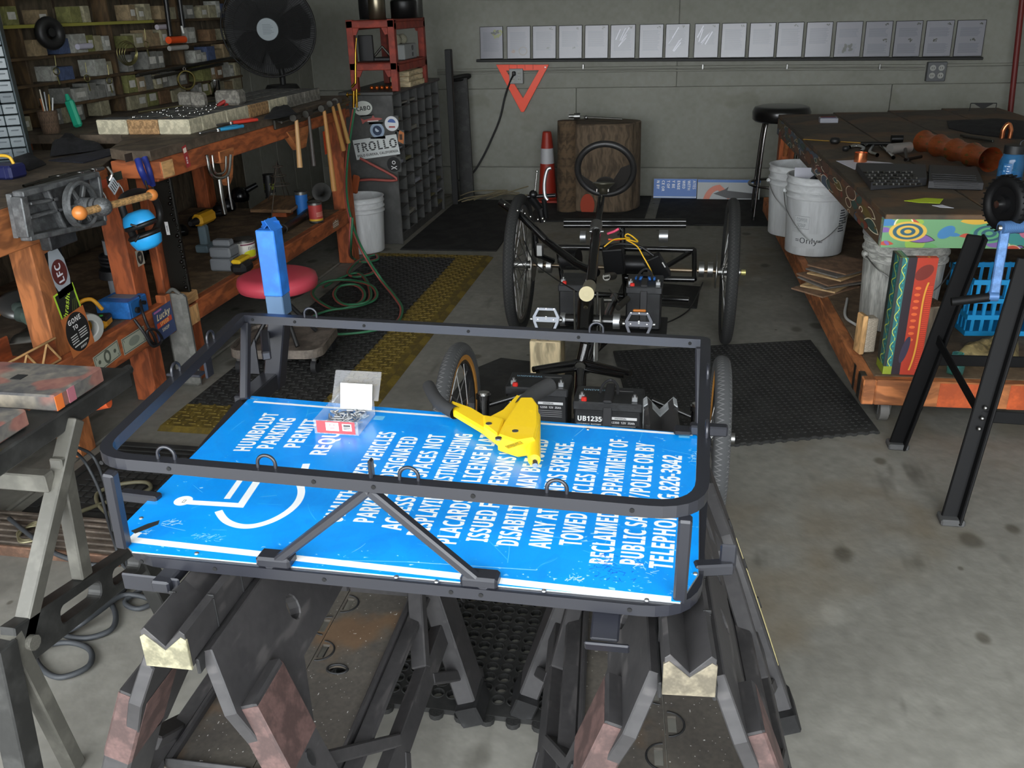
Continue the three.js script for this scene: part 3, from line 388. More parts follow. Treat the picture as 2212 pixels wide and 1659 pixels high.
// ================================================================ folding workbench (clamping jaws of painted planks)
{ const o = thing('folding_workbench', 'grey metal folding workbench with paint spattered wooden jaws', 'workbench', V(-1.5, 0, -1.4));
  const jaw = new THREE.MeshStandardMaterial({ map: tex(512, 0.5, (u, v) => { const s = fbm(n1, u, v, 5, 5), f = fbm(n2, u, v, 30, 3), k = fbm(n3, u, v, 4, 3); let c = mix3([62, 62, 64], [150, 140, 122], clamp(s * 1.5 - 0.35 + (f - 0.5) * 0.6)); if (k > 0.62) c = mix3(c, [150, 74, 62], sstep(0.62, 0.7, k) * 0.5); return c; }), roughness: 0.8 });
  const frameGrey = mottled('workbench_grey', [78, 76, 70], [104, 102, 94], 0.3, 0.5), frameBlack = mottled('workbench_black', [34, 34, 34], [58, 58, 56], 0.3, 0.5);
  const j1 = wpart('jaw', span(-2.0, -1.255, 0.748, 0.785, -1.612, -1.448, 0.004), jaw, o), j2 = wpart('jaw', span(-2.0, -1.27, 0.748, 0.785, -1.385, -1.215, 0.004), jaw, o);
  const daub = (c, x, z) => span(x, x + 0.0015, 0.75, 0.782, z - 0.012, z + 0.012, 0.0005);
  wpart('paint_daub', daub(0, -1.2555, -1.46), M('daub_orange', 0xd06a2a, 0.7), j1); wpart('paint_daub', daub(0, -1.2555, -1.5), M('daub_rose', 0xa0606a, 0.7), j1); wpart('paint_daub', daub(0, -1.2705, -1.25), M('daub_green', 0x2aa070, 0.7), j2); wpart('paint_daub', daub(0, -1.2705, -1.285), M('daub_yellow', 0xb8a838, 0.7), j2);
  wpart('dog_hole', box(0.026, 0.002, 0.026, -1.40, 0.7855, -1.53, 0.001), blackHole, o);
  wpart('channel', [span(-1.33, -1.25, 0.70, 0.745, -1.70, -1.08, 0.004), span(-1.40, -1.33, 0.715, 0.745, -1.46, -1.37, 0.004)], frameBlack, o);
  wpart('channel', [span(-1.95, -1.87, 0.70, 0.745, -1.70, -1.08, 0.004)], frameBlack, o);
  const fr = (x) => {
    const P = (px, py) => { const p = PX(px, py, -1.25); return V(x, p.y, p.z); };
    wpart('leg', [bar(P(158, 905), P(42, 1402), 0.032, 0.035, V(0, 0, 1))], frameGrey, o); wpart('leg', [bar(P(130, 985), P(178, 1245), 0.036, 0.03, V(0, 0, 1))], frameGrey, o);
    const a = P(20, 1400), b = P(300, 1200), rail = frameOf(a, b), Lr = a.distanceTo(b);
    const ro = [[-Lr / 2, -0.052], [Lr / 2, -0.04], [Lr / 2, 0.038], [-Lr / 2, 0.045]], win = (c, w) => roundRect(w, 0.04, 0.014, 4).map(([x_, y_]) => [x_ + c, y_]);
    wpart('base_rail', boxUV(slab(ro, 0.035, 0.003, [win(-0.02, 0.13).reverse(), win(0.14, 0.1).reverse()])).translate(0, 0, -0.0175).applyMatrix4(rail), frameBlack, o);
    const f = V(x + 0.0, 0.005, -1.10); wpart('leg', [bar(V(x, 0.40, -1.14), f, 0.05, 0.05, V(0, 0, 1))], frameBlack, o); wpart('leg', bar(V(x, 0.40, -1.17), V(x + 0.01, 0.005, -1.22), 0.035, 0.035, V(0, 0, 1)), frameGrey, o); wpart('leg', bar(V(x, 0.34, -1.58), V(x, 0.005, -1.66), 0.045, 0.045, V(0, 0, 1)), frameBlack, o);
    wpart('pivot', rod(V(x - 0.03, P(48, 1385).y, P(48, 1385).z), V(x + 0.03, P(48, 1385).y, P(48, 1385).z), 0.016), frameGrey, o);
  };
  fr(-1.25); fr(-1.9);
  { const p = PX(110, 1040, -1.25); wpart('step_bar', [bar(V(-1.25, p.y, p.z), V(-1.9, p.y + 0.0, p.z), 0.04, 0.03, V(0, 1, 0))], frameGrey, o); }
  { const k = GY(203, 872, 0.69); wpart('crank', [rod(V(k.x - 0.06, 0.66, k.z + 0.03), V(k.x - 0.01, 0.68, k.z), 0.012), rod(V(-1.29, 0.72, -1.66), V(k.x - 0.06, 0.66, k.z + 0.03), 0.02), rod(V(-1.29, 0.72, -1.75), V(-1.29, 0.72, -1.6), 0.012)], frameBlack, o); wpart('crank_knob', rod(V(k.x - 0.015, 0.69, k.z + 0.004), V(k.x + 0.035, 0.695, k.z - 0.006), 0.019, 0.015, 14), M('knob_orange', 0xd2592a, 0.5), o); }
}

// ================================================================ on the sign: rivet gun, box of rivets
{ const Y = YS + 0.001, o = thing('rivet_gun', 'yellow hand rivet gun with black rubber grips on blue sign', 'rivet gun', GY(1080, 930, Y));
  const yel = MP('tool_yellow', { color: 0xf2c91c, roughness: 0.42, clearcoat: 0.2 }), grip = M('grip_black', 0x2b2b2b, 0.8);
  const P = (x, y, h) => GY(x, y, Y + h);
  const pw = (pts, y0, t) => boxUV(flat(slab(pts.map(([px, py]) => { const q = GY(px, py, Y + y0); return [q.x, -q.z]; }), t, 0.004))).translate(0, Y + y0, 0);
  wpart('head', pw([[1076, 976], [1090, 946], [1124, 892], [1152, 892], [1163, 908], [1164, 950], [1156, 984], [1118, 990]], 0.004, 0.036), yel, o);
  wpart('nose', [rod(P(1149, 902, 0.024), P(1154, 994, 0.02), 0.017, 0.0115, 16)], yel, o); wpart('nose_tip', rod(P(1154, 990, 0.02), P(1156, 1006, 0.02), 0.007, 0.005, 12), chrome, o);
  wpart('fixed_handle', [pw([[1046, 926], [1085, 905], [1116, 872], [1140, 880], [1130, 900], [1094, 935], [1052, 950]], 0.008, 0.022)], yel, o);
  wpart('fixed_grip', [pipe([P(1126, 882, 0.02), P(1136, 868, 0.021), P(1160, 848, 0.023), P(1188, 832, 0.024)], 0.017, 12)], grip, o);
  wpart('lever', [pw([[976, 880], [980, 903], [1041, 940], [1060, 950], [1062, 925], [1056, 916], [1022, 895]], 0.012, 0.016)], yel, o);
  wpart('lever_grip', [pipe([P(984, 892, 0.02), P(962, 880, 0.02), P(942, 862, 0.02), P(926, 834, 0.02)], 0.0135, 12)], grip, o);
  wpart('pivot_block', pw([[1044, 922], [1072, 926], [1090, 930], [1084, 950], [1076, 966], [1046, 944]], 0.01, 0.027), yel, o);
  for (const [x, y, h] of [[1113, 932, 0.039], [1077, 947, 0.045], [1056, 916, 0.036]]) { const q = P(x, y, h); wpart('screw', cyl(0.0062, 0.0062, 0.003, 14).translate(q.x, q.y, q.z), steel, o); }
  const face = canvasTex(256, 96, (g) => { g.fillStyle = '#f2c91c'; g.fillRect(0, 0, 256, 96); g.strokeStyle = '#6a6040'; g.lineWidth = 5; g.strokeRect(8, 8, 240, 56); g.fillStyle = '#6a6040'; g.font = 'bold 44px sans-serif'; g.fillText('STANLEY', 20, 53); g.font = '22px sans-serif'; g.fillText('MR77', 90, 88); });
  const a = P(1096, 962, 0.039), b = P(1126, 952, 0.039), c = P(1098, 972, 0.039); { const g = new THREE.PlaneGeometry(0.034, 0.013).rotateX(-Math.PI / 2).rotateY(Math.atan2(-(b.z - a.z), b.x - a.x)); const m = P(1111, 961, 0.0386); wpart('brand_label', g.translate(m.x, m.y, m.z), new THREE.MeshStandardMaterial({ map: face, roughness: 0.45 }), o); }
}
{ const Y = YS + 0.001, c = [GY(680, 936, Y), GY(775, 942, Y), GY(788, 872, Y + 0.01), GY(668, 868, Y + 0.01)], o = thing('rivet_box', 'clear plastic box of silver rivets with red label on the sign', 'box', V((c[0].x + c[1].x) / 2, Y, c[0].z - 0.04));
  const clear = MP('clear_plastic', { color: 0xffffff, roughness: 0.08, transmission: 0.92, thickness: 0, transparent: false, ior: 1.3 });
  const x0 = c[0].x, x1 = c[1].x, z1 = c[0].z, z0 = z1 - 0.1, h = 0.03;
  wpart('tray', [span(x0, x1, Y, Y + 0.0015, z0, z1, 0.0005), span(x0, x0 + 0.0015, Y, Y + h, z0, z1, 0.0005), span(x1 - 0.0015, x1, Y, Y + h, z0, z1, 0.0005), span(x0, x1, Y, Y + h, z0, z0 + 0.0015, 0.0005), span(x0, x1, Y, Y + h, z1 - 0.0015, z1, 0.0005)], clear, o);
  wpart('lid', bar(V(x0, Y + h, z0), V(x0, Y + h + 0.05, z0 - 0.035), 0.1, 0.0015, V(1, 0, 0)).translate(0.05, 0, 0), clear, o);
  const lab = canvasTex(256, 96, (g) => { g.fillStyle = '#b9474a'; g.fillRect(0, 0, 256, 96); g.fillStyle = '#efe6dc'; g.fillRect(62, 10, 86, 66); g.fillStyle = '#c77'; g.fillRect(84, 24, 12, 10); g.fillRect(112, 24, 12, 10); g.fillRect(90, 50, 30, 8); g.fillStyle = '#efe6dc'; g.fillRect(172, 16, 62, 56); g.fillStyle = '#333'; g.fillRect(180, 24, 46, 14); g.fillRect(180, 44, 46, 6); g.fillRect(180, 56, 40, 5); });
  wpart('red_label', new THREE.PlaneGeometry(x1 - x0 - 0.012, 0.026).translate((x0 + x1) / 2, Y + 0.016, z1 + 0.0008), new THREE.MeshStandardMaterial({ map: lab, roughness: 0.5 }), o);
  wpart('paper_insert', bar(V(x0 + 0.025, Y + h * 0.5, z0 + 0.012), V(x0 + 0.025, Y + h + 0.035, z0 - 0.004), 0.068, 0.001, V(1, 0, 0), 0.0003).translate(0.03, 0, 0), M('paper_white', 0xf1f1ee, 0.9), o);
  const r = rng(31), rv = []; for (let i = 0; i < 90; i++) { const p = V(x0 + 0.012 + r() * (x1 - x0 - 0.024), Y + 0.005 + r() * 0.012, z0 + 0.012 + r() * 0.075), a = r() * 6.3; rv.push(rod(p, p.clone().add(V(Math.cos(a) * 0.014, (r() - 0.5) * 0.008, Math.sin(a) * 0.014)), 0.0022, 0.0016, 6)); } const s = wpart('rivet_pile', rv, alu, o, 'loose silver rivets'); s.userData.kind = 'stuff';
}
// ================================================================ orange lumber benches along the side wall
const lum = [wood('lumber_orange', [150, 74, 34], [178, 98, 54], 0.72), wood('lumber_orange_b', [140, 66, 30], [168, 88, 48], 0.7), wood('lumber_amber', [168, 96, 48], [188, 118, 70], 0.72)];
const endGrain = wood('end_grain', [196, 146, 92], [222, 176, 120], 0.8), wornTop = mottled('worn_top', [66, 56, 46], [104, 90, 74], 0.4, 0.8);
const rawWood = wood('raw_wood', [178, 140, 96], [212, 180, 134], 0.76), paleWood = wood('pale_wood', [192, 172, 132], [218, 202, 166], 0.8);
const sticker = (name, w, h, draw, pos, normal, roll, parent, label) => {      // a print of its own size on a flat face
  const t = canvasTex(Math.round(256 * Math.min(1, w / h)), Math.round(256 * Math.min(1, h / w)), draw), g = new THREE.PlaneGeometry(w, h).rotateZ(roll);
  const z = normal.clone().normalize(), x = V(0, 1, 0).cross(z).normalize(), y = z.clone().cross(x); g.applyMatrix4(new THREE.Matrix4().makeBasis(x, y, z).setPosition(pos.clone().addScaledVector(z, 0.0012)));
  return wpart(name, g, new THREE.MeshStandardMaterial({ map: t, roughness: 0.6 }), parent, label);
};
const fillText = (g, t, x, y, size, col, font = 'bold') => { g.fillStyle = col; g.font = `${font} ${size}px sans-serif`; g.textAlign = 'center'; g.fillText(t, x, y); };
const XA = V(1, 0, 0), ZA = V(0, 0, 1);

const B2 = { x: -2.06, y: 1.013, z0: -5.42, z1: -3.2, s: 0.355 };
const bench2 = thing('workbench', 'long orange lumber workbench carrying fire bricks and black fan', 'workbench', V(-2.5, 0, -4.3));
for (let i = 0; i < 5; i++) { const xa = -3.12 + i * 0.212, xb = xa + 0.209, cut = (x) => x > -2.42 ? -3.2 - 0.4 * clamp((-2.25 - x) / 0.17) : -3.66; wpart('top_plank', boxUV(flat(slab([[xa, -B2.z0], [xa, -cut(xa)], [(xa + xb) / 2, -cut((xa + xb) / 2)], [xb, -cut(xb)], [xb, -B2.z0]].reverse(), 0.04, 0.002))).translate(0, B2.y - 0.04, 0), wornTop, bench2); }
wpart('front_apron', span(B2.x - 0.04, B2.x - 0.002, B2.y - 0.125, B2.y - 0.041, B2.z0 + 0.02, B2.z1 - 0.02), lum[0], bench2);
wpart('end_beam', span(-2.24, -2.02, 0.905, 0.973, B2.z1 - 0.075, B2.z1 + 0.01), lum[0], bench2); wpart('beam_end_grain', span(-2.02, -2.016, 0.907, 0.971, B2.z1 - 0.073, B2.z1 + 0.008, 0.001), endGrain, bench2, 'pale sawn end of the beam');
wpart('shelf_board', span(-3.12, B2.x - 0.045, B2.s - 0.03, B2.s - 0.0005, -5.18, -3.24), mottled('shelf_dirt', [88, 70, 50], [128, 104, 76], 0.4, 0.85), bench2);
wpart('shelf_beam', span(B2.x - 0.045, B2.x, B2.s - 0.088, B2.s, -5.2, -3.34), lum[0], bench2); wpart('shelf_beam', span(-3.1, B2.x + 0.004, B2.s - 0.09, B2.s - 0.005, -3.335, -3.25), lum[0], bench2);
wpart('beam_end_grain', span(B2.x + 0.004, B2.x + 0.008, B2.s - 0.088, B2.s - 0.007, -3.33, -3.255, 0.001), endGrain, bench2, 'pale sawn end of the shelf beam');
wpart('corner_block', span(B2.x - 0.13, B2.x, B2.s, B2.s + 0.045, -3.36, -3.25), endGrain, bench2);
wpart('leg', span(B2.x - 0.105, B2.x - 0.01, 0, B2.s - 0.09, -3.36, -3.27), lum[1], bench2); wpart('leg', span(-3.1, -3.01, 0, B2.y - 0.04, -3.74, -3.65), lum[1], bench2);
wpart('leg', span(B2.x - 0.1, B2.x + 0.0, 0, B2.y - 0.041, -5.32, -5.215), lum[1], bench2); wpart('leg', span(-3.1, -3.01, 0, B2.y - 0.04, -5.32, -5.22), lum[1], bench2);
wpart('corner_post', span(B2.x - 0.14, B2.x - 0.10, B2.s + 0.045, 0.905, -3.32, -3.27), lum[1], bench2);
wpart('metal_panel', span(B2.x - 0.095, B2.x - 0.005, B2.s + 0.046, 0.9, -3.325, -3.305), M('black_panel', 0x15140f, 0.45, 0.3), bench2, 'black steel panel with magnets');
{ const m = []; const r = rng(4); for (let i = 0; i < 22; i++) m.push(ball(0.004 + r() * 0.006, B2.x - 0.012 + (r() - 0.5) * 0.02, B2.s + 0.07 + i * 0.0225, -3.30, 8)); wpart('magnet_clutter', m, M('dark_gloss', 0x1c1a18, 0.25, 0.6), bench2).userData.kind = 'stuff'; }
sticker('sticker', 0.016, 0.055, (g, w, h) => { g.fillStyle = '#ddd'; g.fillRect(0, 0, w, h); g.save(); g.translate(w * 0.7, h / 2); g.rotate(-1.57); fillText(g, 'LEVEL', 0, 0, w * 0.6, '#333'); g.restore(); }, V(B2.x - 0.055, 0.68, -3.3045), ZA, 0.02, bench2);
wpart('hook_bracket', [slab([[0, 0], [0.14, 0], [0.09, -0.13], [0.05, -0.16], [0.03, -0.14], [0.055, -0.11], [0.045, -0.06], [0, -0.05]], 0.035, 0.003).rotateY(Math.PI / 2).translate(B2.x - 0.03, 0.93, -3.72)], lum[2], bench2);
wpart('bracket', [slab([[0, 0], [0.3, 0], [0.22, -0.11], [0.12, -0.11]], 0.04, 0.003).rotateY(Math.PI / 2).translate(B2.x - 0.035, 0.92, -4.45)], lum[2], bench2);
sticker('sticker', 0.035, 0.09, (g, w, h) => { g.fillStyle = '#a03030'; g.fillRect(0, 0, w, h); g.fillStyle = '#e8d8c8'; g.fillRect(w * .15, h * .1, w * .7, h * .22); g.save(); g.translate(w * 0.62, h * 0.68); g.rotate(-1.5); fillText(g, 'RED', 0, 0, w * 0.45, '#eee'); g.restore(); }, PX(402, 338, B2.x + 0.0), XA, 0.15, bench2);
sticker('sticker', 0.09, 0.05, (g, w, h) => { g.fillStyle = '#8a6a48'; g.fillRect(0, 0, w, h); g.strokeStyle = '#e8e8e4'; g.lineWidth = 10; g.strokeRect(6, h * .28, w - 12, h * .44); g.beginPath(); g.moveTo(w / 2, 6); g.lineTo(w * .7, h * .28); g.lineTo(w * .3, h * .28); g.closePath(); g.stroke(); fillText(g, 'INDEPENDENT', w / 2, h * .6, w * .11, '#e8e8e4'); }, PX(725, 484, B2.x), XA, 0, bench2);

// ---------------------------------------------------------------- bench with the vise
const B1 = { x: -2.1, y: 0.958, s: 0.40 };
const bench1 = thing('vise_bench', 'orange lumber bench covered in stickers with a wood vise', 'workbench', V(-2.5, 0, -2.6));
wpart('bench_top', boxUV(flat(slab([[-3.1, 1.6], [B1.x, 1.6], [B1.x, 2.78], [-2.44, 3.58], [-3.1, 3.58]], 0.04, 0.002))).translate(0, B1.y - 0.04, 0), wornTop, bench1);
wpart('front_apron', span(B1.x - 0.038, B1.x + 0.002, B1.y - 0.145, B1.y - 0.002, -2.78, -1.6), lum[2], bench1); wpart('end_apron', bar(V(B1.x - 0.014, B1.y - 0.072, -2.785), V(-2.235, B1.y - 0.072, -3.13), 0.14, 0.03), lum[2], bench1);
wpart('shelf_board', span(-3.1, B1.x - 0.04, B1.s - 0.03, B1.s - 0.0005, -3.13, -1.7), wornTop, bench1);
wpart('shelf_beam', span(B1.x - 0.04, B1.x, B1.s - 0.135, B1.s, -3.16, -1.7), lum[0], bench1);
wpart('leg', span(B1.x - 0.135, B1.x - 0.042, 0, B1.y - 0.04, -3.14, -3.045), lum[1], bench1); wpart('leg_cap', span(B1.x - 0.04, B1.x + 0.008, B1.s - 0.14, B1.s + 0.03, -3.2, -3.162), lum[0], bench1);
wpart('leg', span(B1.x - 0.13, B1.x - 0.04, 0, B1.y - 0.04, -2.62, -2.53), lum[2], bench1); wpart('leg', span(-3.08, -2.99, 0, B1.y - 0.04, -3.14, -3.05), lum[1], bench1); wpart('leg', span(B1.x - 0.13, B1.x - 0.04, 0, B1.y - 0.04, -1.72, -1.63), lum[1], bench1);
const LFX = B1.x - 0.04;
sticker('sticker', 0.085, 0.17, (g, w, h) => { g.fillStyle = '#9fa6ac'; g.beginPath(); g.moveTo(w * .22, 0); g.lineTo(w * .78, 0); g.lineTo(w, h * .3); g.lineTo(w, h * .7); g.lineTo(w * .78, h); g.lineTo(w * .22, h); g.lineTo(0, h * .7); g.lineTo(0, h * .3); g.fill(); g.fillStyle = '#5a2420'; g.beginPath(); g.ellipse(w / 2, h * .5, w * .46, h * .27, 0, 0, 7); g.fill(); g.save(); g.translate(w * .66, h * .52); g.rotate(-1.57); fillText(g, 'LFC', 0, 0, w * .5, '#d8dce4'); g.restore(); g.fillStyle = '#445'; for (let i = 0; i < 4; i++) g.fillRect(w * .25, h * (.84 + i * .035), w * .5, 4); }, PX(128, 588, LFX).add(V(0, 0, 0)), XA, 0.12, bench1);
sticker('sticker', 0.115, 0.12, (g, w, h) => { g.fillStyle = '#b6dc3a'; g.fillRect(0, 0, w, h); g.fillStyle = '#1c1f1a'; g.fillRect(w * .07, h * .06, w * .86, h * .88); g.save(); g.translate(w * .5, h * .55); g.rotate(-0.95); fillText(g, 'Thrasher', 0, 0, w * .26, '#c8e84a', 'italic bold'); g.restore(); g.strokeStyle = '#8aa040'; g.lineWidth = 3; for (let i = 0; i < 3; i++) { g.beginPath(); g.moveTo(w * (.55 + i * .1), h * .85); g.lineTo(w * (.75 + i * .08), h * .45); g.stroke(); } }, PX(147, 657, LFX), XA, 0.16, bench1, 'black sticker with lime border');
sticker('sticker', 0.13, 0.15, (g, w, h) => { g.fillStyle = '#b86a38'; g.fillRect(0, 0, w, h); g.fillStyle = '#1d1d1d'; g.beginPath(); g.ellipse(w / 2, h / 2, w * .48, h * .48, 0, 0, 7); g.fill(); fillText(g, 'GONE', w * .5, h * .26, w * .2, '#f0f0ec'); fillText(g, 'TO', w * .46, h * .42, w * .17, '#f0f0ec'); g.fillStyle = '#d8d8d4'; for (let i = 0; i < 4; i++) g.fillRect(w * .16, h * (.52 + i * .06), w * .28, 6); for (let i = 0; i < 4; i++) g.fillRect(w * .52, h * (.48 + i * .06), w * .34, 6); g.fillRect(w * .2, h * .78, w * .6, 8); fillText(g, 'AWAY', w * .55, h * .92, w * .1, '#d8d8d4'); }, PX(168, 716, B1.x + 0.001), XA, 0.12, bench1, 'round black sticker with white lettering');
sticker('sticker', 0.05, 0.065, (g, w, h) => { g.fillStyle = '#a8a292'; g.fillRect(0, 0, w, h); g.fillStyle = '#2a2622'; g.beginPath(); g.ellipse(w / 2, h * .52, w * .4, h * .4, 0, 0, 7); g.fill(); g.fillStyle = '#8c8472'; g.beginPath(); g.moveTo(w * .3, h * .4); g.lineTo(w * .7, h * .4); g.lineTo(w * .5, h * .8); g.fill(); }, PX(302, 556, B1.x - 0.041), XA, 0.05, bench1);
sticker('sticker', 0.14, 0.135, (g, w, h) => { g.fillStyle = '#3b4a70'; g.fillRect(0, 0, w, h); fillText(g, 'Lucky', w * .5, h * .35, w * .26, '#e4d6a8', 'italic bold'); g.fillStyle = '#c8452c'; g.fillRect(w * .1, h * .42, w * .8, h * .16); fillText(g, 'SPEED', w * .5, h * .56, w * .16, '#f0c070'); fillText(g, 'SHOP', w * .5, h * .76, w * .15, '#d8d0b8'); g.fillStyle = '#b06aa0'; g.fillRect(w * .08, h * .04, w * .4, h * .06); }, PX(355, 695, B1.x + 0.009), XA, 0.06, bench1, 'blue and red sticker');
for (const [px, py, c] of [[213, 415, 0x8a3a28], [240, 388, 0x2c2a26], [278, 340, 0x3a3028], [255, 380, 0x30382c], [222, 398, 0xa8482c]]) { const q = PX(px, py, B1.x + 0.0022); wpart('sticker', [box(0.001, 0.03, 0.05, q.x, q.y, q.z, 0.0002)], M('decal_' + c.toString(16), c, 0.6), bench1); }
{ // dollar notes tacked on the shelf beam
  const bill = (px, py, label, roll) => { const p = PX(px, py, B1.x + 0.0015), o = thing('banknote', label, 'banknote', p, 'banknotes on the bench shelf');
    const t = canvasTex(256, 110, (g, w, h) => { g.fillStyle = '#a4a796'; g.fillRect(0, 0, w, h); g.strokeStyle = '#4c5246'; g.lineWidth = 5; g.strokeRect(8, 8, w - 16, h - 16); g.fillStyle = '#5c6256'; if (roll > 0.05) { g.fillStyle = '#50564a'; g.beginPath(); g.ellipse(w / 2, h / 2, 34, 44, 0, 0, 7); g.fill(); g.fillStyle = '#a8aa9a'; g.beginPath(); g.ellipse(w / 2, h / 2, 18, 26, 0, 0, 7); g.fill(); g.fillStyle = '#50564a'; for (const x of [48, 208]) { g.beginPath(); g.arc(x, h / 2, 13, 0, 7); g.fill(); } } else { g.fillStyle = '#80867a'; g.beginPath(); g.ellipse(w / 2, h / 2, 60, 30, 0, 0, 7); g.fill(); } fillText(g, '1', 24, 32, 24, '#3c4238'); fillText(g, '1', 232, 98, 24, '#3c4238'); });
    const g = boxUV(cbox(0.156, 0.066, 0.0006, 0.0001)); { const P = g.attributes.position, U = g.attributes.uv; for (let i = 0; i < P.count; i++) U.setXY(i, P.getX(i) / 0.156 + 0.5, P.getY(i) / 0.066 + 0.5); } g.rotateZ(roll).rotateY(Math.PI / 2); part('note', g, new THREE.MeshStandardMaterial({ map: t, roughness: 0.85 }), o); };
  bill(232, 770, 'dollar bill with portrait tacked to orange bench shelf', 0.09); bill(290, 735, 'faded dollar bill beside cord on orange bench shelf', 0.02);
}
{ // vise
  const o = thing('wood_vise', 'grey cast iron woodworking vise with spoked wheel and wooden handle', 'vise', V(-2.0, 0.78, -2.55)), iron = mottled('cast_iron', [84, 86, 88], [118, 120, 121], 0.2, 0.45, 0.35), dark = mottled('cast_iron_dark', [44, 45, 47], [66, 67, 68], 0.2, 0.5, 0.3), ash = wood('ash_handle', [196, 146, 92], [222, 178, 122], 0.85, 0.45);
  const x = -2.0, P = (px, py, d = 0) => PX(px, py, x + d), q = [P(38, 420), P(205, 376), P(220, 480), P(55, 515)].map((p) => [-p.z, p.y]);
  const plate = (s, t, dx) => { const c = q.reduce((a, b) => [a[0] + b[0] / 4, a[1] + b[1] / 4], [0, 0]); return boxUV(slab(q.map(([a, b]) => [c[0] + (a - c[0]) * s, c[1] + (b - c[1]) * s]), t, 0.003)).rotateY(Math.PI / 2).translate(x + dx, 0, 0); };
  wpart('jaw', plate(1, 0.02, -0.045), iron, o); 
  const edge = (a, b, w, d) => bar(P(...a), P(...b), w, d, XA);
  wpart('jaw_rib', [edge([38, 420], [205, 376], 0.04, 0.018), edge([55, 515], [220, 480], 0.04, 0.018), edge([40, 425], [56, 512], 0.04, 0.03), edge([204, 380], [219, 478], 0.04, 0.016), edge([60, 470], [130, 452], 0.025, 0.012), edge([95, 405], [140, 500], 0.025, 0.012), edge([60, 440], [120, 430], 0.025, 0.012)], iron, o);
  wpart('guide_bar', [rod(V(x - 0.05, 0.9, -2.46), V(x - 0.3, 0.9, -2.46), 0.016), rod(V(x - 0.05, 0.9, -2.68), V(x - 0.3, 0.9, -2.68), 0.016), span(x - 0.09, x - 0.05, 0.79, 0.86, -2.66, -2.52)], dark, o);
  wpart('red_emblem', place(cyl(0.016, 0.016, 0.004, 18).rotateX(Math.PI / 2).rotateY(Math.PI / 2).scale(1, 1.25, 1), P(52, 453, 0.0)), M('emblem_red', 0xd8482a, 0.5), o);
  const w = P(166, 442, 0.03), wheel = [], ax = (g) => merge(g).rotateY(Math.PI / 2).translate(w.x, w.y, w.z);
  wpart('wheel_rim', ax([boxUV(slab(disc(0.078, 30), 0.03, 0.005, [disc(0.064, 30).reverse()]))]), iron, o); const sp = []; for (let i = 0; i < 6; i++) sp.push(bar(V(0.02 * Math.cos(i * 1.047), 0.02 * Math.sin(i * 1.047), 0.012), V(0.07 * Math.cos(i * 1.047), 0.07 * Math.sin(i * 1.047), 0.012), 0.02, 0.016, ZA)); wpart('wheel_spoke', ax(sp), iron, o); wpart('wheel_web', ax([boxUV(slab(disc(0.066, 24), 0.006)).translate(0, 0, 0.004)]), dark, o);
  const s0 = P(172, 446, 0.045), s1 = s0.clone().add(V(0.085, 0, 0)); wpart('screw_hub', [rod(V(w.x, w.y, w.z), s1, 0.028, 0.022, 16), ...[0.02, 0.04, 0.06].map((d) => rod(s1.clone().add(V(d - 0.07, 0, 0)), s1.clone().add(V(d - 0.058, 0, 0)), 0.03, 0.03, 16)), ball(0.03, s1.x, s1.y, s1.z)], iron, o);
  const h0 = PX(172, 460, s1.x), h1 = PX(328, 421, s1.x); wpart('handle', rod(h0, h1, 0.0125, 0.0125, 12), ash, o); const kn = M('handle_ball', 0xc87a3a, 0.35); wpart('handle_ball', ball(0.023, h0.x, h0.y, h0.z, 18), kn, o); wpart('handle_ball', ball(0.021, h1.x, h1.y, h1.z, 18), kn, o);
}
{ // ear defenders hanging on the leg
  const o = thing('ear_defenders', 'bright blue ear defenders with black headband hanging on bench', 'ear defenders', PX(310, 500, -1.99)), blue = MP('muff_blue', { color: 0x2aa4e8, roughness: 0.35, clearcoat: 0.3 }), blk = M('band_black', 0x1a1a1a, 0.45);
  const cup = (px, py, tilt) => { const p = PX(px, py, -1.98), g = lathe([[0, 0.046], [0.026, 0.046], [0.052, 0.035], [0.062, 0.011], [0.063, 0]], 24).scale(1, 1, 0.82); wpart('ear_cup', place(g, p, 0, 0, tilt), blue, o); const c = lathe([[0.03, 0], [0.062, 0], [0.066, -0.009], [0.058, -0.018], [0.03, -0.018]], 24).scale(1, 1, 0.82); wpart('cushion', place(c, p, 0, 0, tilt), blk, o); };
  cup(302, 482, 0.3); cup(314, 512, Math.PI + 0.3);
  const b = [[288, 510], [275, 480], [262, 435], [290, 415], [330, 425], [345, 460], [340, 490], [322, 512]].map(([a, c]) => PX(a, c, -2.03)); const g = pipe(b, 0.014, 8, false, 30); wpart('headband', g.scale(1, 1, 1), blk, o); wpart('yoke', [rod(PX(282, 485, -1.96), PX(296, 489, -1.94), 0.004), rod(PX(292, 522, -1.96), PX(300, 508, -1.94), 0.004)], blk, o);
}
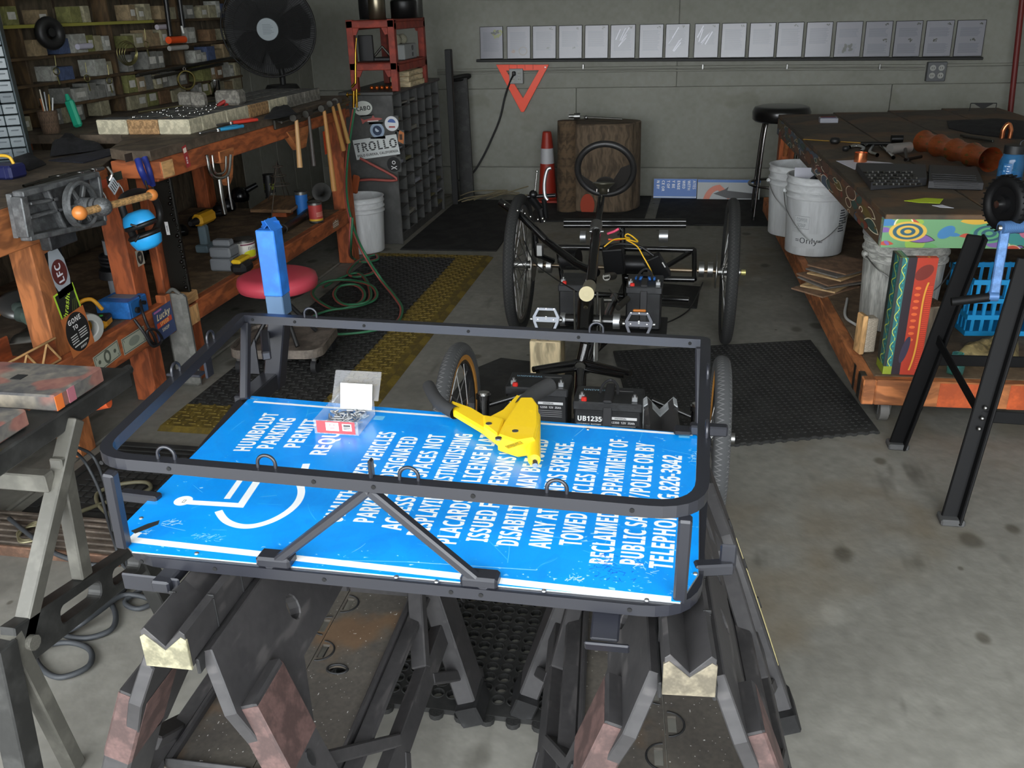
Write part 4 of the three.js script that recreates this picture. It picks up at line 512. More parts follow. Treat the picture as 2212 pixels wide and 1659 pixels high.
// ---------------------------------------------------------------- pieces on the vise bench
const cloth = mottled('black_cloth', [14, 14, 16], [30, 30, 34], 0.2, 0.95), navyCloth = mottled('navy_cloth', [26, 27, 36], [40, 41, 54], 0.2, 0.95);
function heap(pts, h, seed, y) { // low crumpled cloth over an outline of pixels on level y
  const c = pts.map(([a, b]) => GY(a, b, y)), m = c.reduce((s, p) => s.addScaledVector(p, 1 / c.length), V(0, 0, 0)), n = 7, pos = [], idx = [], r = rng(seed), K = c.length * 4; const P = [];
  for (let i = 0; i <= n; i++) for (let k = 0; k < K; k++) { const t = k / 4, a = c[Math.floor(t) % c.length], b = c[(Math.floor(t) + 1) % c.length], e = a.clone().lerp(b, t % 1), s = i / n, p = m.clone().lerp(e, s); p.y = y + 0.001 + h * Math.pow(1 - s * s, 0.6) * (0.25 + 1.3 * fbm(n1, p.x * 1.6 + seed, p.z * 1.6, 9, 3)) * (i === n ? 0.1 : 1) + 0.003; P.push(p); }
  for (const p of P) pos.push(p.x, p.y, p.z); for (let i = 0; i < n; i++) for (let k = 0; k < K; k++) { const a = i * K + k, b = i * K + (k + 1) % K; idx.push(a, b, a + K, b, b + K, a + K); }
  const g = new THREE.BufferGeometry(); g.setAttribute('position', new THREE.Float32BufferAttribute(pos, 3)); g.setIndex(idx); g.computeVertexNormals(); let ng = g.toNonIndexed(); if (ng.attributes.normal.getY(0) < 0) { idx.forEach((v, i) => { if (i % 3 === 1) { const t = idx[i]; idx[i] = idx[i + 1]; idx[i + 1] = t; } }); g.setIndex(idx); g.computeVertexNormals(); ng = g.toNonIndexed(); } const base = flat(slab(c.map((p) => [p.x, -p.z]), 0.004)).translate(0, y, 0); return [boxUV(ng), boxUV(base)];
}
solo('cloth', 'dark navy cloth spread near the bench end beside bricks', 'cloth', heap([[105, 348], [180, 353], [262, 331], [250, 321], [200, 330]], 0.006, 3, B1.y + 0.001), navyCloth);
solo('work_glove', 'crumpled black cloth glove heaped on the vise bench', 'glove', heap([[108, 338], [155, 332], [226, 323], [205, 313], [150, 312], [112, 318]], 0.055, 5, B1.y + 0.008), cloth);
solo('work_glove', 'black rubber glove lying in front of drawer cabinet on bench', 'glove', heap([[25, 356], [62, 370], [100, 356], [70, 346]], 0.04, 8, B1.y + 0.001), cloth);
{ const p = GY(25, 388, B1.y), o = thing('plastic_case', 'dark blue plastic case with yellow handle on vise bench', 'case', p), blue = M('case_navy', 0x1d2250, 0.5); part('case_body', [box(0.13, 0.05, 0.09, -0.05, 0.026, -0.03, 0.008)], blue, o); part('handle', pipe([V(-0.09, 0.05, -0.04), V(-0.08, 0.075, -0.04), V(-0.02, 0.075, -0.04), V(-0.008, 0.05, -0.04)], 0.006), M('handle_yellow', 0xe0b030, 0.5), o); for (let i = 0; i < 4; i++) part('rib', box(0.004, 0.044, 0.093, -0.1 + i * 0.03, 0.026, -0.03, 0.001), blue, o); }
{ const r = rng(71), L = [['steel pliers lying on the vise bench', 100, 388, 0.5], ['open steel wrench lying on the vise bench', 140, 380, 0.3], ['steel tongs lying across the vise bench', 165, 372, 0.15]]; for (const [label, px, py, a] of L) { const p = GY(px, py, B1.y + 0.012), o = thing('hand_tool', label, 'tool', p.clone().setY(B1.y), null, a + 1.1); const w = 0.1; part('jaw', [box(0.04, 0.012, 0.014, w, 0.008, 0, 0.003), cyl(0.011, 0.011, 0.014, 12).translate(w * 0.72, 0.008, 0)], steel, o); part('handle', [pipe([V(w * 0.7, 0.008, 0.004), V(0.02, 0.008, 0.016), V(-w, 0.008, 0.02)], 0.0055), pipe([V(w * 0.7, 0.008, -0.004), V(0.02, 0.008, -0.016), V(-w, 0.008, -0.018)], 0.0055)], darkSteel, o); } }
{ const p = PX(237, 390, B1.x + 0.02), o = thing('hanging_clip', 'chrome clip with striped tag hung on vise bench apron', 'clip', p), t = canvasTex(64, 64, (g) => { g.fillStyle = '#dfe4ea'; g.fillRect(0, 0, 64, 64); g.fillStyle = '#222'; for (let i = 0; i < 4; i++) g.fillRect(6 + i * 15, 10, 6, 44); }); wpart('clip', [pipe([p.clone().add(V(0, 0.05, 0)), p.clone().add(V(0.008, 0.02, -0.008)), p], 0.007)], chrome, o); const g = new THREE.BoxGeometry(0.004, 0.045, 0.045).rotateX(0.6); wpart('striped_tag', g.translate(p.x + 0.012, p.y - 0.02, p.z), new THREE.MeshStandardMaterial({ map: t, roughness: 0.5 }), o); }
{ const o = thing('clamp_pliers', 'blue handled spring clamp hanging on the bench corner', 'clamp', PX(312, 380, -2.08)), b = M('clamp_blue', 0x22307c, 0.5); wpart('blue_arm', [pipe([PX(298, 345, -2.07), PX(305, 368, -2.05), PX(318, 395, -2.06)], 0.014), pipe([PX(312, 340, -2.08), PX(322, 368, -2.06), PX(330, 400, -2.07)], 0.012)], b, o); wpart('steel_rod', [rod(PX(310, 378, -2.05), PX(322, 418, -2.05), 0.004), rod(PX(328, 398, -2.07), PX(336, 425, -2.07), 0.004)], darkSteel, o); }
{ for (const [px, py, dz] of [[228, 425, 0.03], [265, 410, 0.0]]) solo('steel_hook', 'thin steel hook rod hanging under the vise bench', 'hook', [pipe([PX(px - 10, py - 15, -2.08), PX(px, py, -2.07), PX(px + 4, py + 25, -2.07)], 0.003)], steel, 'steel hooks under the vise bench'); }
// ---------------------------------------------------------------- shelf of the vise bench
const YS1 = B1.s + 0.0005;
{ const a = GY(210, 690, YS1), b = GY(283, 692, YS1), o = thing('power_supply', 'blue metal power supply box on vise bench shelf', 'electronics', V(b.x, YS1, b.z)), blue = mottled('box_blue', [24, 92, 168], [44, 118, 196], 0.2, 0.5); const w = a.distanceTo(b); part('case', box(w, 0.07, 0.13, -w / 2, 0.036, -0.065, 0.004), blue, o); part('front_panel', box(0.004, 0.06, 0.11, 0.003, 0.036, -0.065, 0.001), M('box_blue_dark', 0x1a5a94, 0.5), o); parts('knob', [cyl(0.012, 0.012, 0.012, 12).rotateZ(Math.PI / 2).translate(0.01, 0.03, -0.04), cyl(0.008, 0.008, 0.012, 12).rotateZ(Math.PI / 2).translate(0.01, 0.045, -0.09)], M('knob_black', 0x161616, 0.5), o); part('top_label', box(w * 0.7, 0.001, 0.05, -w / 2, 0.0715, -0.08, 0.0003), M('label_grey', 0x6a7480, 0.6), o); }
{ const p = GY(205, 712, YS1), o = thing('multimeter', 'yellow and black multimeter with carrying strap on shelf', 'multimeter', p, null, 0.25); part('holster', box(0.1, 0.045, 0.075, 0, 0.023, -0.03, 0.012), M('meter_yellow', 0xd89a22, 0.5), o); part('body', box(0.075, 0.02, 0.06, 0.018, 0.04, -0.024, 0.006), M('meter_black', 0x18181a, 0.5), o); part('green_button', cyl(0.007, 0.007, 0.005, 12).translate(0.03, 0.052, -0.01), M('btn_green', 0x2a9a3a, 0.5), o); part('strap', pipe([V(-0.05, 0.03, -0.02), V(-0.06, 0.09, -0.05), V(-0.02, 0.1, -0.07), V(0.02, 0.06, -0.06)], 0.008), M('meter_yellow', 0xd89a22, 0.5), o); }
{ const p = GY(192, 742, YS1), o = thing('tape_roll', 'roll of grey tape standing on the bench shelf', 'tape', p); part('roll', place([boxUV(slab(disc(0.055, 28), 0.04, 0.003, [disc(0.03, 24).reverse()]))], V(-0.02, 0.056, -0.02), 0, 1.2, 0), M('tape_grey', 0x8d8d88, 0.6), o); }
{ const p = GY(258, 645, YS1), o = thing('cable_spool', 'stack of black cable wound on spools on shelf', 'spool', p); part('reel', [cyl(0.075, 0.08, 0.035, 24).translate(-0.02, 0.10, -0.06), cyl(0.065, 0.065, 0.05, 24).translate(-0.04, 0.145, -0.1), ...[0, 1, 2].map((i) => ring(0.068, 0.008, 24, 6).rotateX(Math.PI / 2).translate(-0.04, 0.13 + i * 0.016, -0.1))], M('cable_black', 0x17171a, 0.5), o); parts('jar', [cyl(0.04, 0.04, 0.06, 20).translate(-0.05, 0.2, -0.1), cyl(0.05, 0.05, 0.085, 20).translate(-0.02, 0.043, -0.06)], M('jar_pale', 0x83868a, 0.5), o); }
{ const p = GY(45, 700, YS1), o = thing('angle_grinder', 'grey angle grinder resting on vise bench shelf', 'power tool', p); part('guard', place([lathe([[0.001, 0.03], [0.05, 0.03], [0.075, 0.018], [0.08, 0]], 26)], V(0.0, 0.07, -0.02), 0.35, 0, -0.3), M('guard_grey', 0x6c6c6a, 0.35, 0.7), o); part('gear_head', place([ball(0.035), cyl(0.03, 0.034, 0.1, 18).rotateZ(1.4).translate(0.06, -0.015, 0.02)], V(0.02, 0.06, 0.01)), M('grinder_body', 0x4a5650, 0.5), o); part('side_handle', rod(V(-0.06, 0.05, 0.03), V(-0.1, 0.1, 0.12), 0.016, 0.014), M('handle_orange', 0xd89040, 0.5), o); part('nose', rod(V(0.06, 0.05, 0.03), V(0.11, 0.03, 0.06), 0.03, 0.022, 16), M('grinder_body2', 0x566a60, 0.5), o); }
{ const p = PX(40, 765, B1.x + 0.05), z1 = -2.28, z0 = -2.5, x1 = B1.x - 0.008, y0 = B1.s + 0.001, o = thing('wooden_crate', 'small orange wooden crate with slatted triangle side on shelf', 'crate', V(x1 - 0.1, y0, -2.4)); const w = 0.012;
  wpart('side_panel', [span(x1 - 0.012, x1 - 0.006, y0, y0 + 0.085, -2.51, -2.0), span(x1 - 0.2, x1 - 0.188, y0, y0 + 0.085, -2.51, -2.0), span(x1 - 0.19, x1 - 0.01, y0, y0 + 0.01, -2.51, -2.0)], lum[1], o);
  const tri = []; for (let i = 0; i < 5; i++) { const z = -2.51 + i * 0.1; tri.push(bar(V(x1, y0 + 0.005, z), V(x1, y0 + 0.08, z + 0.05), 0.008, 0.008, XA), bar(V(x1, y0 + 0.08, z + 0.05), V(x1, y0 + 0.005, z + 0.1), 0.008, 0.008, XA)); } tri.push(span(x1 - 0.004, x1 + 0.004, y0 + 0.08, y0 + 0.088, -2.51, -2.0), span(x1 - 0.004, x1 + 0.004, y0, y0 + 0.008, -2.51, -2.0)); wpart('triangle_slat', tri, endGrain, o);
  wpart('scrap_pile', heap([[20, 745], [90, 738], [110, 722], [60, 712]], 0.04, 15, y0 + 0.05), darkSteel, o); }
{ const p = [PX(300, 640, -2.12), PX(310, 680, -2.07), PX(320, 705, -2.06), PX(332, 725, -2.05), PX(338, 745, -2.06), PX(325, 735, -2.05), PX(318, 715, -2.04), PX(335, 712, -2.04), PX(350, 735, -2.05), PX(330, 748, -2.05), PX(312, 720, -2.06), PX(290, 690, -2.09)]; solo('power_cable', 'tangled black power cord hanging off the bench shelf', 'cord', [pipe(p, 0.006, 6, false, 70)], M('cable_black', 0x17171a, 0.5)); }
{ const o = thing('tool_case', 'upright grey plastic tool case between the two benches', 'case', V(-2.2, 0, -3.2)); const a = GY(425, 828); part('shell', [box(0.11, 0.42, 0.044, 0.11, 0.212, -0.0245, 0.016)], mottled('case_grey', [104, 104, 100], [128, 128, 122], 0.3, 0.6), o); part('handle', pipe([V(0.08, 0.42, -0.022), V(0.11, 0.44, -0.022), V(0.14, 0.42, -0.022)], 0.008), M('case_handle', 0x555550, 0.6), o); part('seam', box(0.112, 0.41, 0.004, 0.11, 0.212, -0.022, 0.001), M('case_seam', 0x3c3c3a, 0.6), o); }
// ================================================================ side wall: shelves with parts boxes
const rackX = LEFT + 0.002, SH = [1.735, 1.605, 1.475, 1.335, 1.215, 1.105];
const rack = thing('wall_shelf_rack', 'dark wooden rack of narrow shelves on wall above workbench', 'shelves', V(rackX, 1.02, -4.8));
for (const y of SH) wpart('shelf', span(rackX, rackX + 0.1, y - 0.014, y, -6.0, -3.2, 0.002), wood('shelf_brown', [60, 46, 30], [88, 70, 46], 0.8, 0.85), rack);
for (const z of [-6.0, -5.3, -4.6, -3.9, -3.2]) wpart('upright', span(rackX, rackX + 0.085, 1.016, 1.85, z - 0.01, z + 0.01, 0.002), wood('shelf_brown', [60, 46, 30], [88, 70, 46], 0.8, 0.85), rack);
wpart('yellow_edge', span(rackX + 0.1, rackX + 0.104, SH[2] - 0.014, SH[2] + 0.001, -5.0, -3.3, 0.001), M('edge_yellow', 0x8d8a3c, 0.6), rack, 'yellowish shelf edge');
const rackFloor = 1.014;
{ const cols = [['cream', [150, 144, 118]], ['pale grey', [122, 122, 116]], ['manila', [142, 124, 94]], ['white', [158, 158, 150]], ['dull blue', [70, 84, 116]], ['brown', [112, 86, 60]], ['olive', [120, 120, 70]], ['lilac grey', [120, 112, 130]]], r = rng(101), shelfName = ['top shelf', 'second shelf', 'third shelf', 'fourth shelf', 'fifth shelf', 'lowest shelf'];
  const rows = [...SH.slice(0, 6), rackFloor];
  rows.forEach((y, s) => { let z = -5.98; while (z < -3.28) { const w = 0.05 + r() * 0.075, c = r() < 0.62 ? cols[r() * 4 | 0] : cols[r() * 8 | 0], h = 0.06 + r() * 0.042, gap = r() < 0.2 ? 0.08 + r() * 0.1 : 0.004; 
    const tag = r() < 0.5, zc = z + w / 2, hit = [-5.3, -4.6, -3.9].some((u) => Math.abs(u - zc) < w / 2 + 0.013); if (!hit) { const k = mottled('carton_' + c[0].replace(' ', '_'), c[1].map((v) => v * 0.86), c[1].map((v) => v * 1.06), 0.12, 0.85), d = 0.08 + r() * 0.02; const o = solo('parts_box', `${w > 0.095 ? 'wide' : w < 0.065 ? 'narrow' : 'small'} ${h > 0.085 ? 'tall ' : h < 0.07 ? 'low ' : ''}${c[0]} parts box${tag ? ' with tag' : ''} on the ${s === 6 ? 'bench under the rack' : shelfName[s] + ' of wall rack'}`, 'box', [box(d, h, w - 0.004, rackX + d / 2 + 0.004, y + h / 2 + 0.0005, zc, 0.002)], k, 'parts boxes in the wall rack'); if (tag) part('paper_tag', box(0.0008, h * 0.4, w * 0.6, d / 2 + 0.0008, h * 0.5, 0, 0.0002), mottled('tag_paper', [176, 174, 166], [196, 194, 186], 0.1, 0.9), o); }
    z += w + gap; } });
}
const onWall = (px, py, out = 0.14) => PX(px, py, rackX + out);
{ const o = thing('bolt_cutter', 'black bolt cutter with orange head hanging before wall shelves', 'bolt cutter', onWall(375, 90)); wpart('handle', [rod(onWall(353, -40), onWall(368, 78), 0.014), rod(onWall(382, -40), onWall(396, 60), 0.014)], M('handle_black', 0x101010, 0.4), o); wpart('orange_grip', [rod(onWall(364, 87), onWall(398, 85), 0.02, 0.02, 16)], M('grip_orange', 0xe0501c, 0.5), o); wpart('white_tag', rod(onWall(392, 56), onWall(396, 72), 0.006), M('tag_white', 0xd8d8d4, 0.6), o); }
solo('tape_reel', 'black reel with pale hub hanging from the wall rack', 'reel', [place([ring(0.05, 0.026, 26, 10)], onWall(108, 72), 0, Math.PI / 2 - 0.3, 0), place([cyl(0.02, 0.02, 0.02, 14).rotateX(Math.PI / 2)], onWall(110, 70), 0, Math.PI / 2 - 0.3, 0)], M('reel_black', 0x161616, 0.5));
solo('wire_coil', 'coil of bright wire hanging from the wall shelves', 'wire', [0, 1, 2, 3].map((i) => place([ring(0.062 - i * 0.004, 0.0028, 28, 6)], onWall(275 + i * 2, 115, 0.14 + i * 0.006), 0.1 * i, Math.PI / 2 - 0.4 + i * 0.12, 0)), M('wire_brass', 0x8a8458, 0.3, 0.9));
{ const p = onWall(402, 173, 0.2); const o = thing('hose_clamp_ring', 'shiny brass ring clamp hanging below the wall rack', 'clamp', p); wpart('ring', place([boxUV(slab(disc(0.056, 36), 0.018, 0.002, [disc(0.047, 36).reverse()])).translate(0, 0, -0.009)], p, 0, Math.PI / 2 - 0.6, 0), M('brass_pale', 0xb8aa6c, 0.25, 1), o); wpart('loop', place([ring(0.009, 0.003, 12, 6)], p.clone().add(V(0, 0.063, 0)), 0, 1.2, 0), steel, o); }
for (const [a, b, l] of [[[298, 162], [500, 125], 'long dark steel rod resting before the wall shelves'], [[330, 168], [480, 138], 'second thinner steel rod under the long rod']]) solo('steel_rod', l, 'rod', [rod(onWall(...a, 0.17), onWall(...b, 0.12), 0.009, 0.009, 10)], darkSteel);
{ const p = GY(468, 205, B2.y), o = thing('steel_cup', 'polished steel cup standing on bench behind the bricks', 'cup', p); part('cup', lathe([[0.001, 0.002], [0.028, 0.002], [0.033, 0.09], [0.034, 0.092], [0.031, 0.092], [0.026, 0.006], [0.001, 0.005]], 24), chrome, o); part('rim', ring(0.033, 0.003, 24, 6).rotateX(Math.PI / 2).translate(0, 0.091, 0), chrome, o); }
for (const [px, py, l] of [[184, 135, 'brass key ring with keys hung from third shelf'], [232, 140, 'key ring on copper wire hung from rack'], [118, 120, 'small ring of wire loops hung from rack'], [312, 62, 'steel pulley block hung from yellow edged shelf']]) solo('key_ring', l, 'key ring', [rod(onWall(px, py), onWall(px + 3, py + 22), 0.002), place([ring(0.016, 0.003, 16, 6)], onWall(px + 4, py + 34), 0, 1.3, 0), place([box(0.004, 0.04, 0.014, 0, -0.02, 0)], onWall(px + 6, py + 44), 0, 0.2, 0.1)], M('wire_brass', 0x8a8458, 0.3, 0.9));
for (const [px, py, len, l, m] of [[182, 100, 0.11, 'pale lilac paper roll on the fourth shelf', 0xb4b2c0], [385, 103, 0.2, 'long white tube lying along the fourth shelf', 0x9c9a94], [352, 58, 0.13, 'lilac white tube lying along third shelf', 0xa49ea6]]) { const p = onWall(px, py, 0.115); solo('paper_roll', l, 'tube', [rod(p.clone().add(V(0, 0, len / 2)), p.clone().add(V(0, 0, -len / 2)), 0.014, 0.014, 14)], M('roll_' + m.toString(16), m, 0.7)); }
// clear drawer cabinet
{ const o = thing('drawer_cabinet', 'smoky plastic small parts drawer cabinet on the vise bench', 'cabinet', V(-2.68, B1.y + 0.0005, -3.3), null, 0.6), ww = 0.34, hh = 0.68;
  const shell = M('cabinet_plastic', 0x4a5458, 0.45), dr = MP('drawer_smoke', { color: 0x6a767a, roughness: 0.3, transmission: 0.3, thickness: 0 });
  part('case', [span(-ww, 0, 0, hh, -0.16, -0.15), span(-0.006, 0, 0, hh, -0.15, 0), span(-ww, -ww + 0.006, 0, hh, -0.15, 0), span(-ww, 0, 0, 0.008, -0.15, 0), span(-ww, 0, hh - 0.008, hh, -0.15, 0)], shell, o);
  const nx = 6, cw = (ww - 0.014) / nx; for (let i = 0; i < 15; i++) for (let k = 0; k < nx; k++) { const x = -ww + 0.007 + k * cw, y = 0.012 + i * 0.0438; const d = part('drawer', [span(x + 0.001, x + cw - 0.001, y, y + 0.039, -0.14, -0.004, 0.002)], (i * 7 + k * 3) % 5 ? dr : shell, o); part('pull', [span(x + cw * 0.25, x + cw * 0.75, y + 0.022, y + 0.026, -0.005, 0.004, 0.001)], shell, d); }
}
{ const p = GY(112, 288, B2.y), o = thing('pencil_mug', 'brown clay mug holding pencils and drafting pens', 'mug', p), clay = mottled('clay_brown', [78, 60, 46], [116, 94, 74], 0.08, 0.9); part('mug', lathe([[0.001, 0.001], [0.038, 0.001], [0.043, 0.1], [0.041, 0.102], [0.036, 0.1], [0.033, 0.012], [0.001, 0.01]], 24), clay, o);
  for (const [a, c, h] of [[-0.02, 0xcfc8b8, 0.19], [-0.005, 0x9aa0a8, 0.18], [0.01, 0x9a7a34, 0.17], [0.022, 0xd8dadc, 0.155], [-0.026, 0xb0683a, 0.15]]) part('pen', rod(V(a * 0.4, 0.02, 0), V(a * 1.6, h, -0.02 + a * 0.3), 0.0045, 0.003, 8), M('pen_' + c.toString(16), c, 0.4), o); }
{ const p = GY(165, 278, B2.y); solo('plastic_bottle', 'teal green plastic bottle leaning behind the vise bench', 'bottle', place([box(0.045, 0.13, 0.03, 0, 0.07, 0, 0.01), cyl(0.008, 0.014, 0.03, 12).translate(0, 0.145, 0)], p.clone().add(V(0, 0, -0.02)), -0.1, 0, 0.25), M('teal', 0x1d9a78, 0.5)); }
// ---------------------------------------------------------------- fire bricks and tools on the bench
{ const cream = mottled('fire_brick', [176, 166, 136], [206, 198, 170], 0.1, 0.9), grey = mottled('fire_brick_soot', [86, 84, 80], [140, 136, 126], 0.1, 0.9), rust = mottled('brick_burnt', [140, 92, 54], [190, 150, 104], 0.06, 0.9), soot = mottled('soot', [58, 58, 58], [98, 98, 96], 0.12, 0.95);
  const y = B2.y + 0.0005, h = 0.064, z1 = -3.66; let n = 0; const L = [];
  for (let i = 0; i < 3; i++) L.push([-2.60 + i * 0.152, -2.60 + i * 0.152 + 0.15, z1 - 0.11, z1, i === 1 ? rust : cream, i === 1 ? 'burnt brown fire brick between two cream bricks at bench front' : i ? 'cream fire brick at the front corner of brick hearth' : 'cream fire brick at the far end of front hearth row']);
  for (let i = 0; i < 6; i++) { const z = z1 - 0.114 - i * 0.232; L.push([-2.26, -2.146, z - 0.228, z, i > 3 ? grey : i === 2 ? rust : cream, `${i > 3 ? 'sooty' : i === 2 ? 'tan' : 'cream'} fire brick in the outer row of hearth on workbench`]); }
  for (let i = 0; i < 6; i++) for (let k = 0; k < 2; k++) { const z = z1 - 0.114 - i * 0.232; L.push([-2.50 + k * 0.118, -2.385 + k * 0.118, z - 0.228, z, grey, 'soot grey fire brick paving the hearth on workbench']); }
  for (const [x0, x1, za, zb, m, l] of L) { const o = solo('fire_brick', l, 'brick', [span(x0, x1, y, y + h, za, zb, 0.004)], m, 'fire bricks of the bench hearth'); part('sooty_top', box(x1 - x0 - 0.008, 0.0012, zb - za - 0.008, 0, h + 0.0002, 0, 0.0004), soot, o); }
  for (const [px, py, s, l] of [[230, 222, 0.1, 'sooty square brick standing upright on the hearth'], [432, 222, 0.075, 'rounded chunk of grey fire brick on hearth'], [500, 216, 0.13, 'soot stained fire brick lying loose near the fan']]) { const p = GY(px, py + 10, y + h); p.z = Math.max(p.z, -5.0); p.x = clamp(p.x, -2.43, -2.22); solo('fire_brick', l, 'brick', [box(s, 0.07, s * 0.7, p.x, y + h + 0.036, p.z, 0.012)], grey); }
  { const o = solo('steel_block', 'dark steel block on bench below the fan', 'block', [box(0.2, 0.05, 0.1, -2.44, y + 0.026, -5.3, 0.004)], darkSteel); }
  const r = rng(12), bits = []; for (let i = 0; i < 60; i++) bits.push(ball(0.004 + r() * 0.004, -2.5 + r() * 0.33, y + h + 0.004, z1 - 0.05 - r() * 0.6, 6)); const s = solo('solder_scrap', 'silver solder crumbs scattered over the sooty hearth', 'scraps', bits, chrome); s.userData.kind = 'stuff';
}
{ const y = B2.y + 0.001, mk = (label, a, b, c, col, len) => { const p = GY(...a, y + 0.01), q = GY(...b, y + 0.01), o = thing('pliers', label, 'pliers', p.clone().setY(y)); const d = q.clone().sub(p), e = p.clone().addScaledVector(d, 0.45), nrm = V(-d.z, 0, d.x).normalize(); wpart('jaw', [bar(p, e, 0.01, 0.012), cylAt(e, 0.011)], steel, o); wpart('grip', [pipe([e, e.clone().lerp(q, 0.5).addScaledVector(nrm, 0.016), q.clone().addScaledVector(nrm, 0.018)], 0.008), pipe([e, e.clone().lerp(q, 0.5).addScaledVector(nrm, -0.016), q.clone().addScaledVector(nrm, -0.014)], 0.008)], M('grip_' + col.toString(16), col, 0.45), o); };
  function cylAt(p, r) { return cyl(r, r, 0.012, 14).translate(p.x, p.y, p.z); }
  mk('pliers with red dipped handles on workbench edge', [455, 272], [550, 258], 0, 0xc23a2c); mk('pliers with light blue handles on workbench edge', [430, 288], [518, 272], 0, 0x2c86b0);
  { const p = GY(470, 258, y); solo('spring_clamp', 'red spring clamp standing against the hearth bricks', 'clamp', [pipe([p.clone().add(V(0, 0.005, 0.02)), p.clone().add(V(0.01, 0.06, 0)), p.clone().add(V(0.04, 0.085, -0.03))], 0.01), pipe([p.clone().add(V(0.04, 0.005, 0.02)), p.clone().add(V(0.045, 0.05, 0)), p.clone().add(V(0.05, 0.08, -0.05))], 0.008)], M('clamp_red', 0x8e2420, 0.4)); }
  solo('work_glove', 'dark grey glove laid on the bench edge by bricks', 'glove', heap([[570, 258], [600, 256], [640, 246], [625, 232], [590, 240]], 0.03, 21, y), cloth);
  for (const [a, b, l] of [[[300, 242], [500, 212], 'thin brazing rod lying across the hearth'], [[330, 238], [420, 224], 'pale copper rod lying over sooty bricks']]) solo('brazing_rod', l, 'rod', [rod(GY(...a, y + 0.072), GY(...b, y + 0.072), 0.003, 0.003, 6)], M('rod_pale', 0x9a9468, 0.35, 0.8));
}
{ // fan
  const p = PX(580, 62, -2.72), R = 0.30, o = thing('pedestal_fan', 'large black desk fan with grey hub label on workbench', 'fan', V(p.x, B2.y, p.z)), blk = M('fan_black', 0x0b0b0b, 0.6), hub = canvasTex(128, 128, (g) => { g.fillStyle = '#8f979a'; g.fillRect(0, 0, 128, 128); g.fillStyle = '#6c7478'; for (let i = 0; i < 7; i++) g.fillRect(34, 34 + i * 9, 50 + (i % 3) * 8, 3); });
  const turn = Math.atan2(-p.x, -p.z), face = (g) => place(g, p, 0.05, Math.PI * 0 + turn * 0.75 + 0.0, 0);
  wpart('cage_rim', face([ring(R, 0.006, 60, 6), ring(R * 0.99, 0.004, 60, 6).translate(0, 0, -0.09)]), blk, o); const wires = []; for (let i = 0; i < 130; i++) { const a = i / 130 * 6.2832, c = Math.cos(a), s = Math.sin(a); wires.push(pipe([V(c * 0.07, s * 0.07, 0.055), V(c * R * 0.55, s * R * 0.55, 0.05), V(c * R * 0.93, s * R * 0.93, 0.02), V(c * R, s * R, 0)], 0.0013, 4, false, 6)); } for (const k of [0.45, 0.72]) wires.push(ring(R * k, 0.0016, 50, 4).translate(0, 0, 0.05)); wpart('cage_wire', face(wires), blk, o).userData.kind = 'stuff';
  wpart('rear_cage', face([boxUV(slab(disc(R * 0.97, 48), 0.004)).translate(0, 0, -0.1)]), blk, o); for (let i = 0; i < 5; i++) { const a = i * 1.2566 + 0.3; wpart('blade', face([boxUV(slab([[0.05, -0.04], [0.12, -0.13], [0.22, -0.15], [0.27, -0.05], [0.25, 0.08], [0.06, 0.04]], 0.004).rotateX(0.35).rotateZ(a)).translate(0, 0, -0.04)]), blk, o); }
  wpart('hub_label', face([cyl(0.068, 0.07, 0.012, 32).rotateX(Math.PI / 2).translate(0, 0, 0.058)]), M('hub_grey', 0x7f878a, 0.6), o, 'grey round label'); { const g = new THREE.CircleGeometry(0.066, 32).translate(0, 0, 0.0648); wpart('hub_print', face([g]), new THREE.MeshStandardMaterial({ map: hub, roughness: 0.7 }), o); }
  wpart('motor', face([cyl(0.08, 0.07, 0.14, 24).rotateX(Math.PI / 2).translate(0, 0, -0.12)]), blk, o); wpart('stand', [rod(V(p.x, B2.y + 0.03, p.z - 0.12), V(p.x, p.y - 0.02, p.z - 0.13), 0.02, 0.02, 14), cyl(0.1, 0.12, 0.03, 30).translate(p.x, B2.y + 0.016, p.z - 0.1)], blk, o);
}
// ---------------------------------------------------------------- things under the long bench
const YS2 = B2.s, under = (px, py) => GY(px, py, YS2 + 0.001);
const can = (name, label, px, py, r, h, mats_) => { const p = under(px, py), o = thing(name, label, 'can', p); part('can', lathe([[0.001, 0.001], [r, 0.001], [r, h], [r * 0.9, h + 0.003], [0.001, h + 0.003]], 26), mats_[0], o); if (mats_[1]) part('label', lathe([[r + 0.0008, h * 0.12], [r + 0.0008, h * 0.88]], 26), mats_[1], o); part('rim', [ring(r, 0.003, 26, 6).rotateX(Math.PI / 2).translate(0, h, 0), ring(r, 0.003, 26, 6).rotateX(Math.PI / 2).translate(0, 0.004, 0)], M('rim_dark', 0x4a4a48, 0.35, 0.8), o); return o; };
const wrapTex = (draw) => { const t = canvasTex(512, 128, draw); t.wrapS = THREE.RepeatWrapping; return new THREE.MeshStandardMaterial({ map: t, roughness: 0.5 }); };
can('paint_can', 'paint tin with white and yellow label on bench shelf', 532, 560, 0.052, 0.105, [M('tin', 0x8a8a86, 0.35, 0.8), wrapTex((g, w, h) => { g.fillStyle = '#d8d6cc'; g.fillRect(0, 0, w, h); for (let k = 0; k < 2; k++) { const x = k * 256; g.fillStyle = '#6c3648'; g.fillRect(x + 10, 6, 200, 12); fillText(g, 'Epifanes', x + 120, 52, 30, '#2e2e2e', 'italic'); fillText(g, '1', x + 200, 80, 34, '#222'); g.fillStyle = '#d8d82a'; g.beginPath(); g.ellipse(x + 90, 88, 60, 28, 0, 0, 7); g.fill(); g.fillStyle = '#b8401c'; g.fillRect(x, 118, 256, 10); } })]);
